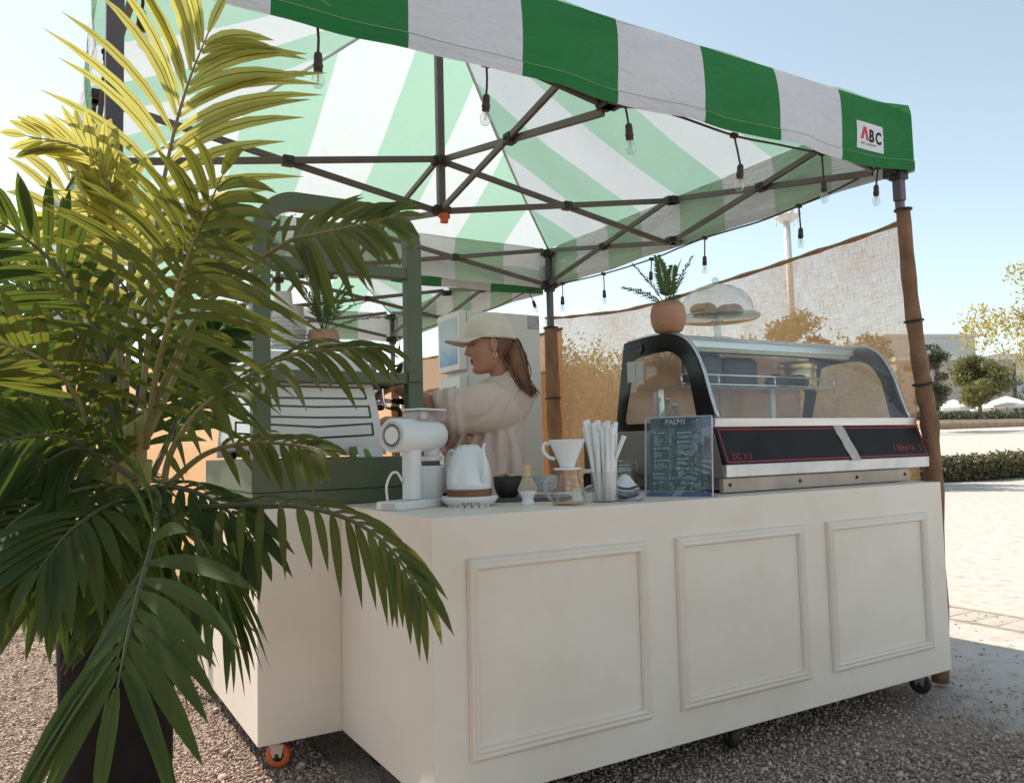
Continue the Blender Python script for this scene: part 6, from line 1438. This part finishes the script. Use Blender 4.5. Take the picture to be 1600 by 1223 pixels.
# hoodie
hm = MB()
ring_loft(hm, [(B(.03, 0, .80), .15, .205), (B(.035, 0, .84), .172, .215), (B(.04, 0, .95), .178, .215), (B(.035, 0, 1.04), .170, .205), (B(.005, 0, 1.13), .142, .195), (B(-.025, 0, NZ-.29), .108, .185), (B(-.040, 0, NZ-.225), .092, .165), (B(-.045, 0, NZ-.175), .078, .105), (B(-.045, 0, NZ-.15), .066, .08)], n=36, ex=.9)
SHo = B(-.045, .145, NZ-.245)
a1 = PD(776, 636, 3.33); a2 = PD(742, 639, 3.27); a3 = PD(708, 640, 3.265); a4 = PD(687, 636, 3.275)
limb(hm, [SHo, a1, a2, a3, a4], [.088, .104, .100, .088, .062], 20)
for (px, py, d, r_, th) in ((688, 635, 3.275, .060, .0135), (697, 638, 3.270, .073, .0135), (707, 640, 3.266, .084, .014), (719, 641, 3.266, .091, .012), (682, 633, 3.277, .052, .010)):
    c = PD(px, py, d); ax = (a4-a2).normalized(); s1_ = ax.cross(UP).normalized(); s2_ = s1_.cross(ax)
    hm.tube([c+(s1_*math.cos(t)+s2_*math.sin(t))*r_+ax*.010*math.sin(t*2+px)+s2_*(-.006 if math.sin(t) < 0 else 0) for t in [i*2*math.pi/22 for i in range(23)]], th, 8)
# lengthwise folds hanging in the body of the hoodie
for u_, l_, t_ in ((.13, .17, .010), (.07, .20, .011), (.0, .205, .010), (-.07, .19, .011), (.17, .12, .010)):
    limb(hm, [B(u_*.6, l_*.98, 1.20), B(u_*.85, l_*1.01, 1.10), B(u_, l_*1.04, .98), B(u_+.02, l_*1.04, .86)], [.006, t_+.012, t_+.018, t_+.016], 10)
SHp = B(-.05, -.155, NZ-.235); limb(hm, [SHp, B(.03, -.21, 1.22), B(.13, -.215, 1.16), B(.20, -.20, 1.15)], [.095, .11, .10, .075], 18)
# hood lying on the back and collar round the neck
for i, (r_, th, zc, uc, tl) in enumerate(((.076, .024, NZ-.152, -.038, .34), (.086, .029, NZ-.172, -.046, .44), (.092, .032, NZ-.196, -.052, .50))):
    hm.tube([B(uc+r_*math.cos(a), r_*1.02*math.sin(a), zc-tl*r_*.55*math.cos(a)+(.010 if math.cos(a) < 0 else 0)) for a in [k*2*math.pi/28 for k in range(29)]], th, 10)
for l_ in (-.07, 0, .075):
    limb(hm, [B(-.070, l_, NZ-.155), B(-.105, l_*1.1, NZ-.19), B(-.118, l_*1.1, NZ-.235), B(-.100, l_*1.0, NZ-.31), B(-.085, l_*.9, NZ-.375)], [.046, .056, .054, .040, .012], 14)
def folds(co):
    q_ = Vector((co.dot(fH0), co.dot(lH), co.z)); d = 0
    def crease(n_, wd): return -math.exp(-(n_/wd)**2)
    n1 = mnoise.noise((q_.x*7+q_.z*6+mnoise.noise(q_*4)*.7, q_.y*3, q_.z*2.5)); d += .0065*crease(n1, .10)+.003*n1
    d += .0007*mnoise.noise((q_.x*35, q_.y*25, q_.z*30))
    return d+.003
ho = remesh(hm, 'hoodie', m_hood, person, .0075, 4, folds)
m = MB(); ring_loft(m, [(B(-.02, 0, .86), .125, .175), (B(-.02, 0, .70), .12, .18)], n=24)
for s_ in (-1, 1): limb(m, [B(-.02, .09*s_, .80), B(0, .09*s_, .60), B(.005, .088*s_, .40), B(-.02, .088*s_, .10)], [.105, .092, .080, .070])
m.build('trousers', mat('dark_denim', (.03, .03, .035), .9), person)
for s_ in (-1, 1):
    m = MB(); limb(m, [B(-.06, .086*s_, .045), B(.03, .088*s_, .045), B(.15, .095*s_, .032)], [.044, .046, .033]); m.build('shoe', m_rubber, person)
# ------------------------------------------------------------------ the big potted palm in front
def frond_mat(name, c, mid, thru, tw, rough=.55):
    m, n, l, b = nodes_of(name); out = n['Material Output']
    uv = n.new('ShaderNodeUVMap'); uv.uv_map = 'leaf'; sp = n.new('ShaderNodeSeparateXYZ'); l.new(uv.outputs[0], sp.inputs[0])
    a = n.new('ShaderNodeMath'); a.operation = 'SUBTRACT'; a.inputs[1].default_value = .5; l.new(sp.outputs['X'], a.inputs[0])
    ab = n.new('ShaderNodeMath'); ab.operation = 'ABSOLUTE'; l.new(a.outputs[0], ab.inputs[0])
    mr = n.new('ShaderNodeMapRange'); mr.inputs[1].default_value = .045; mr.inputs[2].default_value = .085; mr.inputs[3].default_value = 1; mr.inputs[4].default_value = 0; l.new(ab.outputs[0], mr.inputs[0])
    oi = n.new('ShaderNodeObjectInfo'); tc = n.new('ShaderNodeTexCoord'); nz = n.new('ShaderNodeTexNoise'); nz.inputs['Scale'].default_value = 9; nz.inputs['Detail'].default_value = 4; l.new(tc.outputs['Object'], nz.inputs['Vector'])
    mp = n.new('ShaderNodeMapping'); mp.inputs['Scale'].default_value = (26, 1.2, 1); l.new(uv.outputs[0], mp.inputs[0]); n2 = n.new('ShaderNodeTexNoise'); n2.inputs['Scale'].default_value = 1.0; n2.inputs['Detail'].default_value = 2; l.new(mp.outputs[0], n2.inputs['Vector'])
    ad = n.new('ShaderNodeMath'); ad.operation = 'ADD'; l.new(oi.outputs['Random'], ad.inputs[0]); l.new(nz.outputs['Fac'], ad.inputs[1])
    a3 = n.new('ShaderNodeMath'); a3.operation = 'MULTIPLY_ADD'; a3.inputs[1].default_value = .7; l.new(n2.outputs['Fac'], a3.inputs[0]); l.new(ad.outputs[0], a3.inputs[2])
    m2 = n.new('ShaderNodeMapRange'); m2.inputs[1].default_value = .5; m2.inputs[2].default_value = 2.0; m2.inputs[3].default_value = .72; m2.inputs[4].default_value = 1.30; l.new(a3.outputs[0], m2.inputs[0])
    c1 = n.new('ShaderNodeMix'); c1.data_type = 'RGBA'; c1.blend_type = 'MULTIPLY'; c1.inputs[0].default_value = 1; c1.inputs[6].default_value = (*c, 1); l.new(m2.outputs[0], c1.inputs[7])
    c2 = n.new('ShaderNodeMix'); c2.data_type = 'RGBA'; l.new(mr.outputs[0], c2.inputs[0]); l.new(c1.outputs[2], c2.inputs[6]); c2.inputs[7].default_value = (*mid, 1)
    vr = n.new('ShaderNodeMath'); vr.operation = 'MULTIPLY_ADD'; vr.inputs[1].default_value = .10; l.new(oi.outputs['Random'], vr.inputs[0]); l.new(sp.outputs['Y'], vr.inputs[2])
    tr_ = n.new('ShaderNodeMapRange'); tr_.inputs[1].default_value = 1.0; tr_.inputs[2].default_value = 1.07; l.new(vr.outputs[0], tr_.inputs[0])
    c3 = n.new('ShaderNodeMix'); c3.data_type = 'RGBA'; l.new(tr_.outputs[0], c3.inputs[0]); l.new(c2.outputs[2], c3.inputs[6]); c3.inputs[7].default_value = (.26, .17, .07, 1); c2 = c3
    l.new(c2.outputs[2], b.inputs['Base Color']); b.inputs['Roughness'].default_value = rough; b.inputs['Specular IOR Level'].default_value = .12
    t1 = n.new('ShaderNodeMix'); t1.data_type = 'RGBA'; t1.blend_type = 'MULTIPLY'; t1.inputs[0].default_value = 1; t1.inputs[6].default_value = (*thru, 1); l.new(m2.outputs[0], t1.inputs[7])
    t2 = n.new('ShaderNodeMix'); t2.data_type = 'RGBA'; l.new(mr.outputs[0], t2.inputs[0]); l.new(t1.outputs[2], t2.inputs[6]); t2.inputs[7].default_value = (thru[0]*.4, thru[1]*.28, thru[2]*.3, 1)
    tl = n.new('ShaderNodeBsdfTranslucent'); l.new(t2.outputs[2], tl.inputs[0])
    mx = n.new('ShaderNodeMixShader'); mx.inputs[0].default_value = tw; l.new(b.outputs[0], mx.inputs[1]); l.new(tl.outputs[0], mx.inputs[2]); l.new(mx.outputs[0], out.inputs[0])
    bp = n.new('ShaderNodeBump'); bp.inputs['Strength'].default_value = .25; bp.inputs['Distance'].default_value = .002; l.new(n2.outputs['Fac'], bp.inputs['Height']); l.new(bp.outputs[0], b.inputs['Normal'])
    return m
m_ly = frond_mat('palm_leaf_backlit', (.19, .19, .035), (.22, .14, .04), (.78, .74, .20), .52)  # natural yellow plus the backlight of the upper fronds put into the colour
m_lg = frond_mat('palm_leaf', (.058, .078, .018), (.17, .115, .045), (.30, .33, .045), .27)  # shade on the middle fronds dulled into this olive colour
m_ld = frond_mat('palm_leaf_dark', (.030, .050, .014), (.075, .070, .028), (.20, .29, .035), .22)  # deeper copy, shade of the lower fronds put into the leaf colour
m_rach = mat('palm_rachis', (.20, .155, .055), .5, var=.2, scale=14); m_rachd = mat('palm_rachis_dark', (.085, .085, .032), .5, var=.2, scale=14)
m_pet = mat('palm_petiole', (.30, .27, .085), .45, var=.2, scale=6, stretch=(1, 1, .2), bump=.15, bscale=30)
TOCAM = -Vector((C_F[0], C_F[1], C_F[2]))
class LB:
    def __init__(s): s.v = []; s.f = []; s.uv = []
    def leaf(s, p, d, n, L, w, bend, twist=0.0, segs=6, fold=.30, curl=0.0):
        """one leaflet: strip folded along its midrib, bending by vector 'bend' towards its tip"""
        d = d.normalized(); n = (n-d*n.dot(d)).normalized(); o = len(s.v); prev = None
        for i in range(segs+1):
            t = i/segs; c = p+d*(L*t)+bend*(L*t*t); tg = (d+bend*(2*t)).normalized(); nn = (n-tg*n.dot(tg)).normalized()
            sd = tg.cross(nn); a = twist*t; sd, nn = sd*math.cos(a)+nn*math.sin(a), nn*math.cos(a)-sd*math.sin(a)
            ww = w*.5*min(1, .34+2.6*t)*(1-max(0, (t-.50)/.5)**2.0) if i < segs else w*.015
            if curl and t > .8: c = c+nn*curl*L*(t-.8)*2
            for k, u in ((-1, 0), (0, .5), (1, 1)):
                s.v.append(tuple(c+sd*(ww*k)+nn*(fold*ww*abs(k)))); s.uv.append((u, t))
        for i in range(segs):
            for k in (0, 1): a = o+i*3+k; s.f.append((a, a+1, a+4, a+3))
        return s
    def build(s, name, m, parent, kind=None):
        me = bpy.data.meshes.new(name); me.from_pydata(s.v, [], s.f); me.materials.append(m)
        ul = me.uv_layers.new(name='leaf'); ix = [0]*len(me.loops); me.loops.foreach_get('vertex_index', ix)
        ul.data.foreach_set('uv', [c for i in ix for c in s.uv[i]]); me.polygons.foreach_set('use_smooth', [True]*len(s.f)); me.update()
        return link(name, me, parent, 0, kind)
def frond(root, ctrl, L, w, m, mr, npair, t0=.22, nrm=None, a0=62, a1=24, grav=.25, out=.0, lift=.10, single=True, rest=None, r0=.0075, seed=0, lens=(.75, 1.0, .45), leftL=1, rightL=1, curlp=.12, jit=1.0):
    """ctrl: points of the rachis from the crown to the tip; leaflets in pairs on both sides.
    a0/a1: angle from the rachis at base/tip (degrees); grav: sag; out: arching away from the rachis"""
    random.seed(seed); sp = spline(ctrl, 60); k = 61
    b = MB(); b.tube(sp, [r0*(1-.82*i/60) for i in range(k)], 7); fo = b.build('frond', mr, root)
    N0 = Vector(nrm) if nrm else TOCAM
    for j in range(npair+1):
        f = j/npair; t = t0+(1-t0)*(f**.92); i = min(int(t*60), 60); p = sp[i]; T = (sp[min(i+1, 60)]-sp[max(i-1, 0)]).normalized()
        N = (N0-T*N0.dot(T)).normalized(); S = T.cross(N)
        ln = L*(lens[0]+(lens[1]-lens[0])*min(1, f/.35) if f < .35 else lens[1]+(lens[2]-lens[1])*((f-.35)/.65)**1.5)
        for s_ in ((-1, 1) if j < npair else (0,)):
            an = R(a0+(a1-a0)*f+random.uniform(-5, 5)*jit); l_ = ln*random.uniform(.90, 1.08)*(leftL if s_ < 0 else rightL)
            d = T*math.cos(an)+S*(s_*math.sin(an))+N*(lift+random.uniform(-.10, .10)*jit)
            if s_ == 0: d = T; l_ *= .9
            bend = V(0, 0, -grav*random.uniform(.75, 1.25))+S*(s_*out)-T*(out*.35)+N*random.uniform(-.05, .05)*jit
            tw = random.uniform(-.35, .35)*jit; cu_ = random.uniform(.1, .35) if random.random() < curlp else 0
            pp_ = p+S*(s_*r0*.5)
            if single: LB().leaf(pp_, d, N, l_, w*random.uniform(.86, 1.1), bend, tw, curl=cu_).build('leaflet', m, fo)
            else: rest.setdefault(m.name, (LB(), m))[0].leaf(pp_, d, N, l_, w*random.uniform(.86, 1.1), bend, tw, curl=cu_)
    return fo
def P(*q): return [PD(*c) for c in q]
def planter(c, r, z1, label, name='planter'):
    t = thing(name, label, 'planter', (c.x, c.y, 0))
    pr_ = [(r*.90, .0), (r*.94, .02), (r*.96, z1*.3), (r*1.0, z1*.7), (r*1.05, z1-.03), (r*1.07, z1), (r*1.0, z1+.004), (r*.95, z1-.02), (r*.93, z1-.06), (.0001, z1-.06)]
    mb = MB(); mb.lathe(pr_, (c.x, c.y, 0), 36)
    for i, v in enumerate(mb.v):
        a = math.atan2(v[1]-c.y, v[0]-c.x); q = 1+.022*mnoise.noise((math.cos(a)*2, math.sin(a)*2, v[2]*9))+.012*math.sin(a*9+v[2]*14)*(.3+.7*abs(math.sin(v[2]*8))); mb.v[i] = (c.x+(v[0]-c.x)*q, c.y+(v[1]-c.y)*q, v[2])
    mb.build('grow_bag', mat('black_bag', (.014, .010, .010), .75, spec=.12, var=.3, scale=12, bump=.5, bscale=25), t)
    mb = MB(); mb.lathe([(.0001, z1-.035), (r*.9, z1-.045)], (c.x, c.y, 0), 24, close=False); mb.build('soil', mat('soil', (.07, .035, .022), .95, var=.4, scale=30, bump=.8, bscale=60), t)
    return t
pc0 = PD(183, 1080, 1.86)
planter(V(pc0.x, pc0.y, 0), .122, .80, 'tall black grow bag holding the big palm in the foreground')
palm = thing('palm_plant', 'large palm with yellow green upper fronds and dark lower fronds in the foreground', 'palm', (pc0.x, pc0.y, .76))
base = V(pc0.x, pc0.y, .74)
crown = PD(214, 735, 1.74)
b = MB()
for i, (dx, dy, top, r) in enumerate(((0, 0, (205, 655, 1.74), .022), (.03, .01, (222, 640, 1.73), .016), (-.03, .0, (178, 690, 1.76), .013), (.02, -.02, (233, 720, 1.70), .010), (-.01, .03, (190, 660, 1.80), .014))):
    e = PD(*top); q = [base+V(dx, dy, 0), (base+e)/2+V(dx*.6, dy*.6, 0), e]; sp_ = spline(q, 14); b.tube(sp_, [r*(1.25-.5*j/14) for j in range(15)], 10)
b.build('stem', m_pet, palm)
REST = {}
G_ = lambda *a, **k: frond(palm, *a, **k)
# A: tall yellow frond against the tent
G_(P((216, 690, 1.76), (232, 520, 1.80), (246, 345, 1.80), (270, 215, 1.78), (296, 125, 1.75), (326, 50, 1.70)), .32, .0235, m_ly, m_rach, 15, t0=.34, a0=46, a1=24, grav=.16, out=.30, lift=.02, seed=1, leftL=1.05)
# B: olive frond in front of it
G_(P((228, 700, 1.72), (243, 590, 1.66), (262, 510, 1.60), (284, 430, 1.55), (308, 365, 1.50), (348, 272, 1.45)), .285, .022, m_lg, m_rach, 18, t0=.12, a0=66, a1=22, grav=.34, out=.20, lift=.18, seed=2)
# C: frond reaching right in front of the arch
G_(P((236, 640, 1.70), (320, 480, 1.66), (436, 386, 1.64), (495, 366, 1.62), (562, 352, 1.60), (618, 338, 1.58)), .175, .0205, m_lg, m_rach, 15, t0=.38, a0=60, a1=26, grav=.42, out=.0, lift=.15, seed=3, nrm=tuple(TOCAM*.8+UP*.6))
# D: frond reaching right below the shelf
G_(P((252, 790, 1.66), (266, 710, 1.64), (312, 640, 1.62), (380, 592, 1.60), (455, 556, 1.58), (530, 545, 1.57), (590, 542, 1.56)), .17, .021, m_lg, m_rach, 18, t0=.16, a0=58, a1=22, grav=.55, out=.0, lift=.05, seed=4, nrm=tuple(TOCAM*.5+UP*.9))
# E: short frond below D
G_(P((250, 770, 1.72), (320, 710, 1.72), (400, 692, 1.72), (470, 697, 1.70), (506, 704, 1.68)), .11, .018, m_lg, m_rach, 12, t0=.34, a0=55, a1=25, grav=.5, lift=.05, seed=5, nrm=tuple(TOCAM*.6+UP*.8))
# F: long frond arching over the counter corner
G_(P((238, 800, 1.62), (330, 792, 1.56), (430, 788, 1.50), (520, 802, 1.46), (590, 838, 1.43), (636, 892, 1.41), (664, 935, 1.40)), .118, .0185, m_lg, m_rachd, 17, t0=.20, a0=58, a1=22, grav=.60, lift=.0, seed=6, lens=(1.0, 1.0, .5), nrm=tuple(TOCAM*.45+UP*.9))
# G: broad dark frond hanging towards the camera
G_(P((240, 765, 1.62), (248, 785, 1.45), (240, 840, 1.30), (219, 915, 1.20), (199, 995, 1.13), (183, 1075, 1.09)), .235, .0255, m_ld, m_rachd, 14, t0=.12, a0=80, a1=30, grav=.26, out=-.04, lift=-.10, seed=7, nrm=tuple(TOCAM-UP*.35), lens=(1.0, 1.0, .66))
# H: left frond with leaflets standing up in the light
G_(P((170, 760, 1.74), (151, 718, 1.72), (122, 625, 1.66), (72, 566, 1.60), (10, 538, 1.56), (-40, 530, 1.54)), .17, .026, m_lg, m_rach, 13, t0=.14, a0=62, a1=30, grav=.12, lift=.1, seed=8)
n_ind = sum(1 for o in palm.children_recursive if o.name.startswith('leaflet'))
# the remaining fronds: real fronds, their leaflets joined
S_ = dict(single=False, rest=REST)
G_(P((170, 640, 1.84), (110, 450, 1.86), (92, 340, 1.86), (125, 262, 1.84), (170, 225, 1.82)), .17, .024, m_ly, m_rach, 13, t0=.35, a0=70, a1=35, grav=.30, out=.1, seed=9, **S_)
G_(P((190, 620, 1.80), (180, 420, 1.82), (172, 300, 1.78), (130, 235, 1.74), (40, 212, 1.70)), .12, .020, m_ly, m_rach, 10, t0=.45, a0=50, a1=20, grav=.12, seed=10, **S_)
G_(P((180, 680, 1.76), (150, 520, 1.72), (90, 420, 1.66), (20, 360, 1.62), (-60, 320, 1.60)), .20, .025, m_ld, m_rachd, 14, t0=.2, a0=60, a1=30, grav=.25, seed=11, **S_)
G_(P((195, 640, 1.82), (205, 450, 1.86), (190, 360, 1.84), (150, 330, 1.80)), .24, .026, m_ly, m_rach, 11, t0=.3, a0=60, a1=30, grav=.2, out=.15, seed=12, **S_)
G_(P((170, 740, 1.70), (120, 690, 1.60), (50, 680, 1.52), (-30, 700, 1.46)), .19, .025, m_ld, m_rachd, 13, t0=.2, a0=60, a1=30, grav=.4, seed=13, **S_)
G_(P((200, 770, 1.66), (140, 762, 1.56), (60, 790, 1.48), (0, 835, 1.42), (-40, 880, 1.40)), .19, .026, m_ld, m_rachd, 13, t0=.22, a0=62, a1=30, grav=.45, seed=14, nrm=tuple(TOCAM*.6+UP*.7), **S_)
G_(P((205, 780, 1.72), (150, 800, 1.76), (80, 850, 1.80), (20, 920, 1.82)), .17, .025, m_ld, m_rachd, 11, t0=.25, a0=60, a1=30, grav=.4, seed=15, **S_)
G_(P((240, 740, 1.74), (275, 660, 1.82), (300, 590, 1.84), (325, 540, 1.86), (350, 510, 1.88)), .15, .023, m_ld, m_rachd, 14, t0=.2, a0=58, a1=25, grav=.4, lift=.1, seed=16, **S_)
G_(P((232, 680, 1.74), (285, 560, 1.78), (315, 470, 1.78), (340, 390, 1.78), (355, 340, 1.78)), .15, .022, m_lg, m_rach, 14, t0=.3, a0=58, a1=25, grav=.35, seed=17, **S_)
G_(P((225, 790, 1.60), (250, 800, 1.50), (300, 830, 1.42), (340, 900, 1.36), (355, 980, 1.33)), .17, .024, m_ld, m_rachd, 12, t0=.2, a0=52, a1=25, grav=.5, seed=18, nrm=tuple(TOCAM*.5+V(1, 0, .3)), **S_)
G_(P((190, 700, 1.86), (130, 600, 1.96), (60, 520, 2.02), (0, 470, 2.06)), .22, .026, m_ld, m_rachd, 13, t0=.15, a0=62, a1=30, grav=.3, seed=19, **S_)
G_(P((205, 690, 1.90), (220, 560, 2.0), (200, 460, 2.04), (150, 400, 2.06)), .24, .027, m_ld, m_rachd, 13, t0=.15, a0=62, a1=30, grav=.3, seed=20, **S_)
G_(P((215, 720, 1.92), (250, 620, 2.02), (300, 540, 2.08)), .22, .026, m_ld, m_rachd, 12, t0=.12, a0=62, a1=30, grav=.35, seed=21, **S_)
G_(P((200, 740, 1.90), (150, 680, 2.0), (90, 660, 2.05), (20, 650, 2.1)), .22, .026, m_ld, m_rachd, 12, t0=.12, a0=62, a1=30, grav=.35, seed=22, **S_)
G_(P((215, 780, 1.62), (170, 790, 1.46), (110, 830, 1.36), (60, 890, 1.30)), .17, .026, m_ld, m_rachd, 10, t0=.25, a0=62, a1=32, grav=.4, seed=23, nrm=tuple(TOCAM*.6+UP*.7), **S_)
G_(P((215, 770, 1.66), (262, 760, 1.62), (320, 775, 1.60), (372, 812, 1.60), (400, 850, 1.6)), .14, .022, m_ld, m_rachd, 12, t0=.2, a0=58, a1=25, grav=.6, seed=24, nrm=tuple(TOCAM*.45+UP*.9), **S_)
G_(P((210, 760, 1.66), (160, 770, 1.56), (110, 840, 1.48), (70, 930, 1.44)), .20, .026, m_ld, m_rachd, 12, t0=.15, a0=64, a1=30, grav=.4, seed=25, nrm=tuple(TOCAM*.7+UP*.5), **S_)
G_(P((212, 750, 1.70), (130, 700, 1.62), (60, 730, 1.56), (-10, 790, 1.52)), .21, .026, m_ld, m_rachd, 13, t0=.15, a0=64, a1=30, grav=.4, seed=26, nrm=tuple(TOCAM*.6+UP*.6), **S_)
G_(P((225, 770, 1.66), (265, 800, 1.60), (300, 870, 1.56), (318, 960, 1.54)), .19, .025, m_ld, m_rachd, 12, t0=.12, a0=60, a1=28, grav=.45, seed=27, nrm=tuple(TOCAM*.6+V(.8, 0, .4)), **S_)
G_(P((200, 720, 1.78), (120, 640, 1.78), (50, 620, 1.76), (-30, 640, 1.74)), .21, .026, m_ld, m_rachd, 13, t0=.15, a0=64, a1=30, grav=.35, seed=28, **S_)
G_(P((222, 760, 1.74), (200, 820, 1.72), (180, 900, 1.70), (170, 980, 1.70)), .19, .026, m_ld, m_rachd, 11, t0=.1, a0=66, a1=30, grav=.35, seed=29, nrm=tuple(TOCAM), **S_)
G_(P((205, 700, 1.84), (150, 560, 1.88), (70, 470, 1.90), (-20, 420, 1.90)), .22, .026, m_ld, m_rachd, 13, t0=.2, a0=62, a1=30, grav=.3, seed=30, **S_)
for nm, (lb, m_) in REST.items(): lb.build('leaflets', m_, palm, 'stuff')
# second palm behind it
pc1 = PZ(64, 950, 0); planter(V(pc1.x, pc1.y, 0), .105, .36, 'second black grow bag half hidden behind the fronds on the left')
palm2 = thing('palm_plant', 'second darker palm standing behind on the left', 'palm', (pc1.x, pc1.y, .3))
REST2 = {}; b2 = V(pc1.x, pc1.y, .30)
for i, (a, tl, ln) in enumerate(((2.4, .35, 1.0), (3.4, .7, .9), (4.6, .8, .85), (5.6, .75, .8), (1.2, .45, 1.0), (.3, .7, .8), (2.9, .15, 1.1))):
    d = V(math.cos(a), math.sin(a), 0); pts = [b2, b2+UP*ln*.45*math.cos(tl*.5)+d*ln*.15, b2+UP*ln*.75*math.cos(tl)+d*ln*.45, b2+UP*ln*.80*math.cos(tl*1.25)+d*ln*.8]
    pts = [p + (p-b2)*.5 for p in pts]; frond(palm2, pts, .34, .032, m_ld if i % 2 else m_lg, m_rachd, 13, t0=.25, nrm=tuple(UP*.8+TOCAM*.4-d*.3), a0=60, a1=28, grav=.3, seed=60+i, single=False, rest=REST2)
for nm, (lb, m_) in REST2.items(): lb.build('leaflets', m_, palm2, 'stuff')
